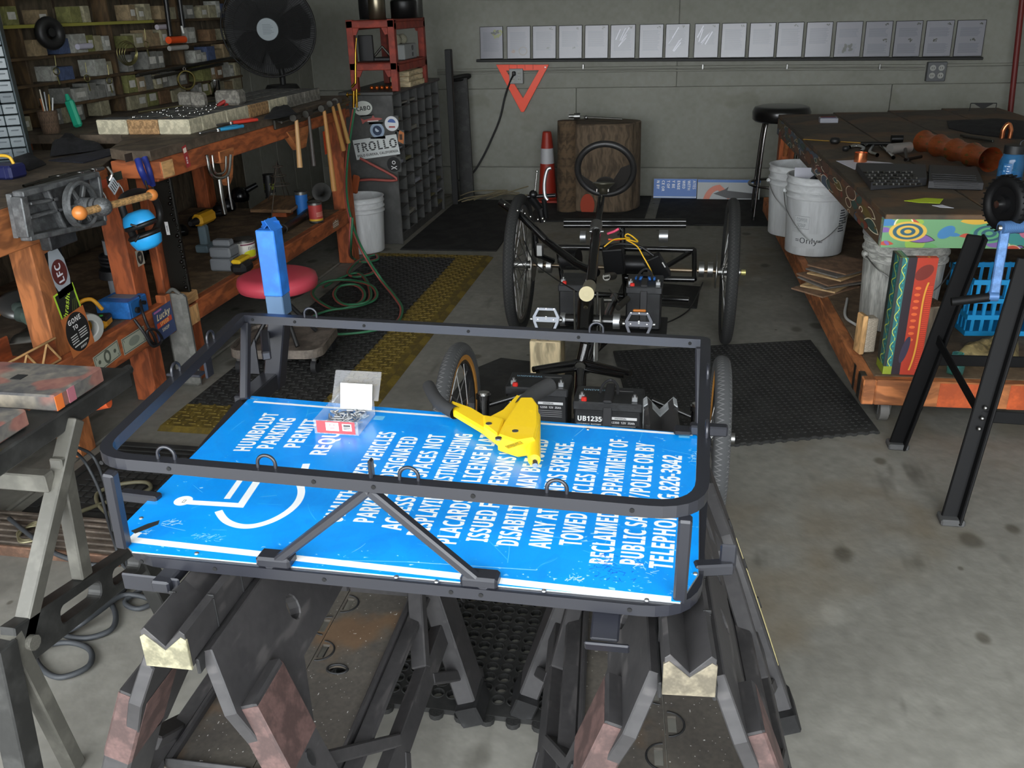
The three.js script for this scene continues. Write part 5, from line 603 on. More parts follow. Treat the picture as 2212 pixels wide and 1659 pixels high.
can('paint_can', 'red and yellow tin with grey lid area on bench shelf', 684, 480, 0.04, 0.12, [M('tin', 0x8a8a86, 0.35, 0.8), wrapTex((g, w, h) => { g.fillStyle = '#a83a36'; g.fillRect(0, 0, w, h); g.fillStyle = '#cfa52c'; g.fillRect(0, 112, w, 16); g.fillStyle = '#5c5650'; g.beginPath(); g.ellipse(330, 20, 90, 50, 0.4, 0, 7); g.fill(); g.fillStyle = '#d8b8a0'; for (let i = 0; i < 4; i++) g.fillRect(40, 60 + i * 10, 150, 3); })]);
can('paint_can', 'small tin wrapped in blue tape atop red tin', 656, 470, 0.036, 0.16, [M('tin', 0x8a8a86, 0.35, 0.8), M('wrap_blue', 0x1f68b4, 0.6)]);
can('spray_can', 'black spray can with yellow lettering on bench shelf', 588, 445, 0.035, 0.2, [M('can_black', 0x121212, 0.4), wrapTex((g, w, h) => { g.fillStyle = '#141414'; g.fillRect(0, 0, w, h); for (let k = 0; k < 3; k++) { fillText(g, 'TIRE', 85 + k * 170, 56, 44, '#8a9a1c'); fillText(g, 'SHINE', 85 + k * 170, 96, 30, '#b0b0a0'); } })]);
{ const p = under(700, 440), o = thing('funnel', 'steel funnel lying on its side on the bench shelf', 'funnel', p); part('cone', place([lathe([[0.01, -0.06], [0.012, 0], [0.06, 0.06], [0.062, 0.06], [0.014, -0.002]], 26)], V(0, 0.064, 0), 1.2, 0.6, 0.3), steel, o); }
{ const a = under(605, 510), b = under(672, 468), o = thing('flashlight', 'long black flashlight lying on the bench shelf', 'flashlight', a); a.y += 0.027; b.y += 0.027; wpart('barrel', rod(a, a.clone().lerp(b, 0.78), 0.024, 0.024, 18), M('torch_black', 0x141414, 0.35), o); wpart('head', rod(a.clone().lerp(b, 0.76), b, 0.026, 0.033, 18), M('torch_black', 0x141414, 0.35), o); wpart('band', [rod(a.clone().lerp(b, 0.1), a.clone().lerp(b, 0.13), 0.026, 0.026, 18), rod(a.clone().lerp(b, 0.93), a.clone().lerp(b, 0.96), 0.0335, 0.0335, 18)], M('torch_band', 0x4a4a46, 0.4), o); }
{ const p = under(620, 470), o = thing('scrap_board', 'brown offcut board leaning on bench shelf clutter', 'board', p); part('board', [box(0.26, 0.02, 0.3, -0.04, 0.075, -0.03, 0.003).rotateX(0.08)], wood('board_brown', [96, 72, 50], [130, 100, 70], 0.8), o); part('prop', box(0.1, 0.06, 0.1, -0.05, 0.031, -0.05, 0.003), lum[1], o); }
{ const p = under(490, 580), o = thing('battery_charger', 'grey plastic battery charger box at the bench shelf corner', 'charger', p), g = M('charger_grey', 0x73767a, 0.55); part('case', [box(0.11, 0.06, 0.12, 0, 0.031, 0, 0.008), box(0.11, 0.05, 0.1, -0.005, 0.086, -0.01, 0.008), box(0.09, 0.03, 0.05, -0.01, 0.125, -0.02, 0.006)], g, o); part('latch', [box(0.004, 0.02, 0.05, 0.057, 0.05, 0, 0.001)], M('charger_dark', 0x44474a, 0.6), o); }
{ const p = under(525, 590), o = thing('hand_planer', 'yellow and black power tool wedged behind charger', 'power tool', p); part('body', [box(0.08, 0.06, 0.11, 0.0, 0.031, 0, 0.02)], M('tool_black', 0x18181a, 0.5), o); part('shell', box(0.05, 0.02, 0.12, 0.0, 0.068, 0, 0.008), M('tool_yellow2', 0xd8b020, 0.5), o); }
{ const p = under(465, 545), o = thing('drill', 'yellow and grey cordless drill behind the charger', 'drill', p); part('body', [box(0.06, 0.06, 0.16, -0.06, 0.17, -0.05, 0.015)], M('drill_yellow', 0xd09a20, 0.5), o); part('handle', box(0.045, 0.14, 0.05, -0.06, 0.07, -0.02, 0.01), M('drill_grey', 0x5f7078, 0.5), o); part('chuck', rod(V(-0.06, 0.17, 0.03), V(-0.06, 0.17, 0.09), 0.02, 0.012, 14), M('tool_black', 0x18181a, 0.5), o); part('battery', box(0.07, 0.04, 0.1, -0.06, 0.021, -0.02, 0.006), M('drill_grey', 0x5f7078, 0.5), o); }
{ const r = rng(55), blk = [M('lens_black', 0x0e0e10, 0.25), M('gun_black', 0x1a1a1c, 0.4, 0.4), M('iron_black', 0x222224, 0.35, 0.6)]; for (let i = 0; i < 10; i++) { const p = under(340 + i * 24 + r() * 14, 560 - i * 14 + r() * 10); const s = 0.035 + r() * 0.025, o = thing('junk_casting', ['round black casting piled on the bench shelf', 'black motor housing piled on the bench shelf', 'dark iron fitting piled on the bench shelf'][i % 3], 'casting', V(p.x - 0.16, YS2 + 0.001, p.z - 0.04), 'black castings heaped on the bench shelf', r() * 3); part('body', [lathe([[0.001, 0], [s, 0], [s * 1.15, s * 0.6], [s * 0.9, s * 1.3], [s * 0.5, s * 1.6], [0.001, s * 1.65]], 18)], blk[i % 3], o); part('spout', rod(V(0, s * 0.8, 0), V(s * 2.2, s * (0.8 + r()), 0), s * 0.4, s * 0.3, 12), blk[(i + 1) % 3], o); } }
{ const o = thing('wire_stand', 'rusty wire tripod stand on the bench shelf', 'stand', under(600, 460)), t = PX(598, 348, -2.25); wpart('leg', [[575, 455], [585, 490], [620, 450], [632, 445]].map(([a, b]) => rod(t, under(a, b).add(V(0, 0.004, 0)), 0.003, 0.003, 6)), M('rust_wire', 0x5a5148, 0.6, 0.6), o); wpart('hoop', [0, 1, 2].map((i) => ring(0.03 + i * 0.012, 0.0025, 20, 5).rotateX(Math.PI / 2).translate(t.x, t.y - 0.03 - i * 0.05, t.z)), M('rust_wire', 0x5a5148, 0.6, 0.6), o); }
{ const o = thing('c_clamp', 'steel locking clamp hanging from wooden hook under bench', 'clamp', PX(475, 330, -2.03)), A = (a, b) => PX(a, b, -2.02); wpart('jaw_frame', [pipe([A(446, 335), A(455, 375), A(470, 385), A(492, 375), A(498, 335)], 0.008), pipe([A(458, 335), A(464, 372), A(474, 376), A(486, 368), A(488, 338)], 0.006)], chrome, o); wpart('grip', [pipe([A(473, 386), A(478, 420), A(486, 462)], 0.011)], chrome, o); wpart('lever', [pipe([A(492, 380), A(496, 420), A(502, 452)], 0.006)], steel, o); }
// hammers and mallets racked on the bench end
{ const rackO = thing('hammer_rack', 'dark steel bar rack for hammers on workbench edge', 'rack', V(-2.03, 0.96, -5.0)); wpart('bar', [span(-2.058, -2.046, 0.95, 1.0, -5.31, -4.3), rod(V(-2.02, 0.985, -5.3), V(-2.02, 0.985, -4.32), 0.006), ...[-5.28, -4.86, -4.34].map((z) => rod(V(-2.05, 0.985, z), V(-2.02, 0.985, z), 0.005))], darkSteel, rackO);
  for (const [a, b, r, c, l] of [[[640, 258], [648, 362], 0.012, 0xb89060, 'hammer with pale straight handle hanging from bench rack'], [[667, 250], [678, 358], 0.010, 0x4a4440, 'hammer with dark steel handle hanging from bench rack'], [[700, 238], [722, 412], 0.013, 0xb08048, 'long hickory hammer hanging over the bench leg'], [[718, 228], [742, 324], 0.012, 0xa87a44, 'curved wood handled hammer nearest the hose on rack'], [[730, 222], [752, 308], 0.011, 0xb08850, 'slim wood handled hammer at rack end']]) {
    const x = -1.995, p = PX(...a, x), q = PX(...b, x), o = thing('hammer', l, 'hammer', q, 'hammers on the bench rack'); wpart('handle', [rod(p, p.clone().lerp(q, 0.5), r * 0.8, r, 12), rod(p.clone().lerp(q, 0.5), q, r, r * 1.25, 12)], M('hammer_' + c.toString(16), c, 0.5), o); wpart('head', [bar(p.clone().add(V(0.0, 0.012, 0.03)), p.clone().add(V(0, 0.012, -0.035)), 0.026, 0.026), rod(p.clone().add(V(0, 0.012, 0.03)), p.clone().add(V(0, 0.012, 0.04)), 0.018, 0.018, 14)], darkSteel, o); } }
{ const p = PX(703, 310, -1.955), o = bench2; const lab = sticker('sticker', 0.055, 0.13, (g, w, h) => { g.fillStyle = '#e8562a'; g.fillRect(0, 0, w, h); g.save(); g.translate(w * .62, h * .5); g.rotate(1.57); fillText(g, 'DANGER', 0, 0, w * .5, '#5a1c10'); g.restore(); }, PX(703, 308, B2.x + 0.003), XA, 0, bench2, 'orange danger label'); }
// ================================================================ corner: pigeonhole cabinet, red stand, torch and hoses
const grey = mottled('cabinet_grey', [62, 63, 62], [82, 82, 80], 0.6, 0.6, 0.1);
const CB = { x0: -2.24, x1: -1.885, z0: -6.86, z1: -5.72, y: 0.985 };
{ const o = thing('pigeonhole_cabinet', 'dark grey metal pigeonhole cabinet with stickers on its end', 'cabinet', V(-2.06, 0, -6.3)); const t = 0.012;
  wpart('end_panel', span(CB.x0, CB.x1, 0.0, CB.y, CB.z1 - t, CB.z1), grey, o); wpart('end_panel', span(CB.x0, CB.x1, 0, CB.y, CB.z0, CB.z0 + t), grey, o); wpart('back_panel', span(CB.x0, CB.x0 + t, 0, CB.y, CB.z0 + t, CB.z1 - t), grey, o); wpart('top_panel', span(CB.x0 - 0.01, CB.x1 + 0.01, CB.y, CB.y + 0.02, CB.z0 - 0.01, CB.z1 + 0.01), grey, o); wpart('plinth', span(CB.x0 + t, CB.x1 - 0.02, 0, 0.06, CB.z0 + t, CB.z1 - t), grey, o);
  const rows = 10, cols = 6, ch = (CB.y - 0.06) / rows, cw = (CB.z1 - CB.z0 - 2 * t) / cols;
  for (let i = 1; i < rows; i++) wpart('shelf', span(CB.x0 + t, CB.x1 - 0.004, 0.06 + i * ch - 0.004, 0.06 + i * ch + 0.004, CB.z0 + t, CB.z1 - t, 0.001), grey, o); for (let k = 1; k < cols; k++) wpart('divider', span(CB.x0 + t, CB.x1 - 0.004, 0.06, CB.y, CB.z0 + t + k * cw - 0.004, CB.z0 + t + k * cw + 0.004, 0.001), grey, o);
  const r = rng(66), L = ['folded white paper in a pigeonhole of the grey cabinet', 'pale envelope in a pigeonhole of the grey cabinet', 'yellowed leaflet in a pigeonhole of the grey cabinet']; for (let n = 0; n < 16; n++) { const i = r() * rows | 0, k = r() * cols | 0, y = 0.06 + i * ch + 0.005, z = CB.z0 + t + (k + 0.5) * cw; solo('paper_bundle', L[n % 3], 'paper', [box(0.2, 0.008 + r() * 0.02, cw * 0.7, CB.x1 - 0.11, y + 0.016, z, 0.002).translate(0, 0, 0)], [M('paper_a', 0x8e9098, 0.9), M('paper_b', 0x7a7870, 0.9), M('paper_c', 0x6f6a4a, 0.9)][n % 3], 'papers in the pigeonholes'); }
  const S = (px, py, w, h, draw, roll, label) => sticker('sticker', w, h, draw, PZ(px, py, CB.z1 + 0.0005), ZA, roll, o, label);
  S(784, 234, 0.135, 0.1, (g, w, h) => { g.fillStyle = '#454643'; g.fillRect(0, 0, w, h); g.fillStyle = '#c9ccc4'; g.beginPath(); g.ellipse(w / 2, h / 2, w * .48, h * .46, 0, 0, 7); g.fill(); fillText(g, 'CABO', w * .52, h * .64, h * .38, '#1c1c1c'); }, 0.1, 'white oval sticker');
  S(803, 258, 0.15, 0.06, (g, w, h) => { g.fillStyle = '#454643'; g.fillRect(0, 0, w, h); g.fillStyle = '#a85a54'; g.beginPath(); g.moveTo(0, h * .3); g.lineTo(w * .15, h * .5); g.lineTo(w * .5, h * .35); g.lineTo(w * .58, h * .05); g.lineTo(w * .66, h * .34); g.quadraticCurveTo(w * .9, h * .35, w, h * .5); g.quadraticCurveTo(w * .7, h * .8, w * .2, h * .7); g.lineTo(w * .05, h * .95); g.fill(); g.fillStyle = '#d8d0cc'; g.fillRect(w * .3, h * .62, w * .5, h * .1); }, 0.05, 'red fish sticker');
  S(846, 267, 0.1, 0.1, (g, w, h) => { g.fillStyle = '#454643'; g.fillRect(0, 0, w, h); g.fillStyle = '#d4d6d8'; g.beginPath(); g.arc(w / 2, h / 2, w * .47, 0, 7); g.fill(); g.fillStyle = '#4a64a0'; g.beginPath(); g.arc(w / 2, h * .48, w * .28, 3.4, 6.2); g.fill(); g.fillStyle = '#a04848'; g.fillRect(w * .3, h * .66, w * .42, h * .1); }, 0, 'round white and blue sticker');
  S(815, 282, 0.105, 0.105, (g, w, h) => { g.fillStyle = '#454643'; g.fillRect(0, 0, w, h); g.fillStyle = '#93a4b8'; g.beginPath(); g.arc(w / 2, h / 2, w * .47, 0, 7); g.fill(); g.fillStyle = '#2c3a52'; g.beginPath(); g.arc(w / 2, h / 2, w * .3, 0, 7); g.fill(); g.fillStyle = '#b8c4d0'; g.beginPath(); g.arc(w * .5, h * .45, w * .14, 0.5, 4); g.fill(); }, 0, 'round blue sticker');
  S(813, 318, 0.31, 0.13, (g, w, h) => { g.fillStyle = '#c6cac8'; g.fillRect(0, 0, w, h); fillText(g, 'TROLLO', w * .5, h * .62, h * .62, '#191919'); g.fillStyle = '#c6cac8'; for (let i = 0; i < 4; i++) g.fillRect(0, h * (.24 + i * .1), w, 3); fillText(g, 'POLO EUREKA, CALIFORNIA', w * .5, h * .88, h * .17, '#333'); }, 0.13, 'white sticker with black block lettering');
  S(851, 355, 0.1, 0.1, (g, w, h) => { g.fillStyle = '#454643'; g.fillRect(0, 0, w, h); g.fillStyle = '#101010'; g.beginPath(); g.arc(w / 2, h / 2, w * .48, 0, 7); g.fill(); g.strokeStyle = '#ddd'; g.lineWidth = 12; g.beginPath(); g.arc(w / 2, h * .38, w * .1, 0, 7); g.stroke(); g.beginPath(); g.moveTo(w * .3, h * .62); g.lineTo(w * .7, h * .82); g.moveTo(w * .7, h * .62); g.lineTo(w * .3, h * .82); g.stroke(); }, 0, 'round black sticker');
  S(866, 296, 0.05, 0.09, (g, w, h) => { g.fillStyle = '#454643'; g.fillRect(0, 0, w, h); g.fillStyle = '#b06a38'; g.beginPath(); g.moveTo(w * .3, 0); g.lineTo(w, h * .2); g.lineTo(w * .8, h); g.lineTo(w * .1, h * .8); g.fill(); g.fillStyle = '#402818'; g.fillRect(w * .3, h * .3, w * .4, h * .4); }, 0);
}
{ // red stand on the cabinet
  const red = mottled('red_oxide', [118, 38, 26], [150, 54, 36], 0.3, 0.6), y0 = CB.y + 0.021, y1 = 1.44, x0 = -2.165, x1 = -1.845, z1 = -5.74, z0 = -6.45, o = thing('tool_stand', 'red painted metal two tier stand on top of grey cabinet', 'stand', V(-2.0, y0, -6.1)); const w = 0.045;
  for (const [x, z] of [[x0, z1], [x1 - w, z1], [x0, z0 + w], [x1 - w, z0 + w]]) wpart('leg', span(x, x + w, y0, y1, z - w, z, 0.003), red, o);
  for (const y of [y0 + 0.16, y1 - 0.02]) { wpart('shelf', span(x0, x1, y, y + 0.016, z0, z1), red, o); for (const z of [z1, z0 + 0.012]) wpart('rail', [span(x0, x1, y - 0.03, y + 0.016, z - 0.012, z), slab([[x0 + w, y - 0.03], [x0 + w + 0.04, y - 0.03], [x0 + w + 0.02, y - 0.07], [x0 + w, y - 0.07]], 0.01).translate(0, 0, z - 0.011), slab([[x1 - w, y - 0.03], [x1 - w - 0.04, y - 0.03], [x1 - w - 0.02, y - 0.07], [x1 - w, y - 0.07]].reverse(), 0.01).translate(0, 0, z - 0.011)], red, o); wpart('side_rail', [span(x0, x0 + 0.012, y - 0.045, y, z0, z1), span(x1 - 0.012, x1, y - 0.045, y, z0, z1)], red, o); }
  const yt = y1 - 0.003, ys = y0 + 0.177;
  const items = [['steel_pot', 'tall brass toned pot on top of red stand', [0.055, 0.14], [-2.02, yt, -5.95], M('pot_brass', 0x7a7260, 0.3, 0.9)], ['machine_part', 'black round machine part on top of red stand', [0.09, 0.17], [-2.12, yt, -6.15], M('machine_black', 0x141414, 0.4)], ['machine_part', 'dark lathe chuck on top of red stand', [0.09, 0.12], [-1.93, yt, -6.25], M('machine_black2', 0x1e1e1e, 0.4, 0.5)], ['oil_can', 'grey oil can at the back of red stand', [0.04, 0.14], [-1.88, yt, -6.4], M('oil_grey', 0x4c4c48, 0.45, 0.5)]];
  for (const [n, l, [r, h], p, m] of items) { const t = thing(n, l, 'container', V(...p).add(V(0, 0.001, 0))); part('body', lathe([[0.001, 0], [r, 0], [r, h * 0.85], [r * 0.85, h], [0.001, h]], 22), m, t); part('lid', [cyl(r * 0.5, r * 0.5, h * 0.12, 18).translate(0, h * 1.05, 0)], m, t); }
  { const t = thing('gauge_box', 'pale grey gauge box with dials inside the red stand', 'box', V(-1.9, ys, -6.1)); part('box', box(0.09, 0.095, 0.28, 0, 0.049, 0, 0.006), M('gauge_grey', 0x8c8f8e, 0.6), t); part('dial', [cyl(0.017, 0.017, 0.006, 18).rotateZ(Math.PI / 2).translate(0.047, 0.07, -0.04)], M('dial_dark', 0x3a3c3c, 0.4), t); part('dial', [cyl(0.014, 0.014, 0.006, 18).rotateZ(Math.PI / 2).translate(0.047, 0.03, -0.04)], M('dial_dark', 0x3a3c3c, 0.4), t); }
  { const t = thing('rag', 'yellow and white rag stuffed on gauge box', 'cloth', V(-1.92, ys + 0.1, -6.05)); part('rag', [ball(0.04, 0, 0.03, 0.06).scale(1, 0.9, 1), ball(0.035, 0.01, 0.026, -0.05)], mottled('rag_pale', [120, 116, 84], [176, 172, 150], 0.1, 0.95), t); }
  { const t = thing('dark_bracket', 'black angled bracket and block inside the red stand', 'bracket', V(-2.06, ys, -5.86)); part('plate', [box(0.1, 0.16, 0.02, -0.03, 0.082, -0.02, 0.003), box(0.13, 0.02, 0.15, 0.06, 0.012, -0.1, 0.003)], M('machine_black', 0x141414, 0.4), t); part('bar', [rod(V(0.0, 0.02, -0.05), V(0.07, 0.09, -0.05), 0.008), rod(V(0.13, 0.02, -0.05), V(0.07, 0.09, -0.05), 0.008)], darkSteel, t); }
  for (let i = 0; i < 4; i++) solo('wood_block', ['pale wooden block lowest in the stack behind red stand leg', 'pale wooden block second in the stack under red stand', 'pale wooden block with notch third in stack under red stand', 'small pale wooden block topping the stack under red stand'][i], 'block', [box(0.13 - (i === 3 ? 0.03 : 0), 0.033, 0.34 - (i === 3 ? 0.1 : 0), -1.915 - i * 0.004, y0 + 0.018 + i * 0.0345, -6.2 + (i % 2) * 0.02, 0.003)], paleWood, 'wood blocks under the red stand');
  solo('copper_fittings', 'row of small copper fittings in a tray under red stand', 'fittings', [0, 1, 2, 3, 4].map((i) => ball(0.014, -2.06 + i * 0.035, y0 + 0.016, -5.84, 10)), M('copper', 0xc8642c, 0.3, 0.8));
}
solo('steel_post', 'black flat steel post standing behind the grey cabinet', 'post', [span(-1.86, -1.81, 0.0, 1.2, -7.05, -7.0)], M('post_black', 0x101010, 0.5)); solo('steel_sheet', 'dark grey steel panel leaning behind the grey cabinet', 'panel', [bar(V(-1.8, 0.0, -7.28), V(-1.82, 0.97, -7.3), 0.12, 0.02, XA)], mottled('panel_dark', [40, 40, 39], [60, 60, 58], 0.3, 0.6)); solo('bent_bracket', 'black bent steel bracket hooked on the dark panel', 'bracket', [pipe([V(-1.86, 0.975, -7.2), V(-1.76, 0.99, -7.27), V(-1.74, 0.985, -7.3), V(-1.78, 0.965, -7.31), V(-1.86, 0.96, -7.25)], 0.016)], M('post_black', 0x101010, 0.5));
{ // welding torch with twin hoses
  const brass = M('brass', 0xb8923a, 0.25, 1), z = -5.36, P = (a, b) => PZ(a, b, z), o = thing('gas_torch', 'brass welding torch standing upright with red and green hoses', 'torch', P(766, 235));
  wpart('tube', [rod(P(768, 180), P(768, 112), 0.0085, 0.006, 12), rod(P(768, 112), P(770, 82), 0.004, 0.003, 8)], brass, o); wpart('mixer', [rod(P(760, 188), P(769, 178), 0.008, 0.008, 12)], brass, o); wpart('valve_body', [rod(P(764, 232), P(764, 196), 0.009, 0.011, 12), rod(P(771, 232), P(770, 192), 0.007, 0.009, 12), rod(P(752, 205), P(778, 203), 0.006, 0.006, 10), place([ring(0.012, 0.004, 14, 6)], P(751, 205), 0, 1.57, 0)], brass, o);
  wpart('holder', [box(0.06, 0.02, 0.05, P(762, 236).x - 0.06, P(762, 232).y, z - 0.0, 0.003), bar(V(-2.045, P(762, 232).y, z), P(762, 232), 0.012, 0.012)], darkSteel, o);
  const hp = (off) => [P(765, 236), PZ(758, 280, -5.3), PZ(750, 340, -5.2), PZ(747, 395, -5.05), PZ(750, 440, -4.9), PZ(765, 500, -4.75), PZ(785, 545, -4.6), GY(820, 600, 0.08), GY(852, 640, 0.035), GY(868, 670, 0.03), GY(850, 700, 0.03), GY(790, 717, 0.03), GY(700, 722, 0.03), GY(655, 708, 0.03), GY(665, 690, 0.03), GY(705, 672, 0.03), GY(770, 662, 0.035), GY(808, 648, 0.04), GY(805, 620, 0.05), GY(760, 606, 0.055), GY(705, 608, 0.05), GY(675, 630, 0.045), GY(690, 652, 0.04), GY(730, 668, 0.03), GY(775, 655, 0.05), GY(786, 632, 0.06), GY(765, 615, 0.07), GY(735, 618, 0.07), GY(722, 638, 0.06), GY(745, 658, 0.05), GY(785, 655, 0.06), GY(800, 640, 0.05), GY(770, 590, 0.03), GY(735, 600, 0.03), GY(700, 620, 0.032)].map((p, i) => p.add(V(off, off * 0.4, off * 0.5)));
  const hg = M('hose_green', 0x2c6a48, 0.55), hr = M('hose_red', 0x9a4c44, 0.55); wpart('green_hose', pipe(hp(0.006), 0.0068, 7, false, 260), hg, o, 'green hose'); wpart('red_hose', pipe(hp(-0.006), 0.0068, 7, false, 260), hr, o, 'red hose');
  const lp = (off) => [PZ(760, 470, -4.75), PZ(757, 520, -4.75), GY(765, 560, 0.032), GY(785, 566, 0.032), GY(815, 560, 0.032), GY(810, 550, 0.032), GY(780, 560, 0.032), GY(752, 590, 0.032), GY(765, 598, 0.032), GY(800, 592, 0.032), GY(812, 582, 0.032)].map((p) => p.add(V(off, 0, off * 0.5))); wpart('green_hose', pipe(lp(0.006), 0.0066, 7, false, 90), hg, o); wpart('red_hose', pipe(lp(-0.006), 0.0066, 7, false, 90), hr, o);
}
solo('red_hose', 'thin faded red hose looped against the grey cabinet end', 'hose', [pipe([PZ(778, 342, -5.66), PZ(812, 360, -5.66), PZ(852, 382, -5.66), PZ(858, 388, -5.66), PZ(845, 390, -5.66), PZ(800, 388, -5.66), PZ(770, 390, -5.66)], 0.009, 8, false, 50)], M('hose_red', 0x9a4c44, 0.55));
{ const p = PZ(762, 400, -5.45); solo('torch_lighter', 'orange handled saw hooked beside the torch hose', 'saw', [place([box(0.05, 0.12, 0.02, 0, 0, 0, 0.01)], PZ(767, 398, -5.45), 0, 0, -0.25)], M('orange_brown', 0x8c4420, 0.5)); }
// ---------------------------------------------------------------- white buckets (one maker for all)
const bucketWhite = mottled('bucket_white', [182, 184, 184], [206, 208, 208], 0.3, 0.5);
function bucket(label, p, s, material, opts = {}) {
  const o = thing('bucket', label, 'bucket', p, opts.group, opts.turn ?? 0), h = 0.37 * s, r0 = 0.132 * s, r1 = 0.15 * s, R = (y) => mix(r0, r1, y / h);
  const prof = [[0.001, 0.002], [r0 - 0.006, 0.002], [r0, 0.008], [R(h * 0.72), h * 0.72], [R(h * 0.72) + 0.008, h * 0.725], [R(h * 0.74) + 0.008, h * 0.745], [R(h * 0.75), h * 0.752], [R(h * 0.8), h * 0.8], [R(h * 0.8) + 0.008, h * 0.805], [R(h * 0.82) + 0.008, h * 0.825], [R(h * 0.83), h * 0.832], [R(h * 0.9), h * 0.9], [R(h * 0.9) + 0.006, h * 0.905], [R(h * 0.92) + 0.006, h * 0.925], [R(h * 0.93), h * 0.93], [R(h), h * 0.985], [R(h) + 0.006, h * 0.99], [R(h) + 0.004, h], [R(h) - 0.005, h]];
  const outer = lathe(prof, 40), inner = lathe([[R(h) - 0.005, h], [r0 - 0.004, 0.012], [0.001, 0.012]], 40); part('tub', [outer, inner], material, o);
  if (!opts.noBail) { const a = opts.bail ?? 0.6; part('bail', [pipe([V(R(h) + 0.012, h * 0.78, 0), V(R(h) * 0.9, h * (0.78 - a * 0.25), R(h) * 0.62), V(0, h * (0.78 - a * 0.62), R(h) * 1.12), V(-R(h) * 0.9, h * (0.78 - a * 0.25), R(h) * 0.62), V(-R(h) - 0.012, h * 0.78, 0)], 0.0025, 6, false, 30)], steel, o); part('ear', [ball(0.012, R(h) + 0.008, h * 0.78, 0)], material, o); part('ear', [ball(0.012, -R(h) - 0.008, h * 0.78, 0)], material, o); }
  if (opts.lid) part('lid', [lathe([[0.001, h + 0.002], [R(h) - 0.02, h + 0.002], [R(h) - 0.016, h + 0.012], [R(h) + 0.008, h + 0.012], [R(h) + 0.01, h - 0.015], [R(h) + 0.006, h - 0.016]], 40)], opts.lid, o);
  if (opts.print) { const rr = R(h * 0.4) + 0.0015, t = canvasTex(1024, 512, opts.print); t.wrapS = THREE.RepeatWrapping; }
  o.userData.R = undefined; delete o.userData.R; return o;
}
bucket('white plastic bucket standing by the grey cabinet', V(-2.1, 0, -5.545), 1.0, bucketWhite, { noBail: true });
solo('hose_pipe', 'orange and white plastic pipe standing in front of bucket', 'pipe', [rod(V(-2.17, 0.001, -5.34), V(-2.175, 0.36, -5.345), 0.03, 0.026, 16)], M('cone_orange', 0xa8482a, 0.6)); 
// ---------------------------------------------------------------- rolling stool
{ const c = GY(600, 800), o = thing('rolling_stool', 'mechanic stool with round red seat on a wheeled tray', 'stool', V(-1.76, 0, -3.5)); const lift = 0.0185, s = GY(575, 622, 0.40), red = MP('seat_red', { color: 0xb6404e, roughness: 0.42, clearcoat: 0.2 }), tray = mottled('tray_brown', [84, 78, 72], [122, 112, 102], 0.3, 0.6);
  const X = -1.755, Z = -3.51; const sx = s.x, sz = s.z;
  wpart('seat', [lathe([[0.001, 0.345], [0.15, 0.345], [0.172, 0.355], [0.178, 0.38], [0.172, 0.405], [0.14, 0.418], [0.001, 0.422]], 44).translate(X, 0, Z)], red, o); wpart('seat_pan', [cyl(0.14, 0.12, 0.02, 30).translate(X, 0.336, Z)], M('pan_black', 0x1a1a1a, 0.5), o); wpart('column', [rod(V(X, 0.1, Z), V(X, 0.33, Z), 0.02, 0.02, 16), ...[0, 1, 2, 3].map((i) => rod(V(X, 0.32, Z), V(X + 0.15 * Math.cos(i * 1.57 + 0.785), 0.115, Z + 0.15 * Math.sin(i * 1.57 + 0.785)), 0.01, 0.01, 10))], M('pan_black', 0x1a1a1a, 0.5), o);
  const tr = boxUV(flat(slab(roundRect(0.4, 0.34, 0.06, 6), 0.025, 0.006))).rotateY(0.12); wpart('tray', [tr.translate(X, 0.082, Z)], tray, o); const rim = sweepRect(roundRect(0.41, 0.35, 0.065, 6).map(([a, b]) => V(a, 0, b)), 0.012, 0.04, true).rotateY(0.12).translate(X, 0.1, Z); wpart('tray_rim', rim, tray, o);
  for (const [a, b] of [[-1, -1], [1, -1], [1, 1], [-1, 1]]) { const p = V(a * 0.17, 0, b * 0.14).applyAxisAngle(V(0, 1, 0), 0.12).add(V(X, 0, Z)); const f = wpart('caster', [span(p.x - 0.012, p.x + 0.012, 0.04, 0.085, p.z - 0.02, p.z + 0.012)], steel, o); wpart('caster_wheel', [rod(V(p.x - 0.012, 0.031, p.z), V(p.x + 0.012, 0.031, p.z), 0.031, 0.031, 18)], M('rubber_wheel', 0x18181a, 0.7), f); }
  o.position.y = lift;
}
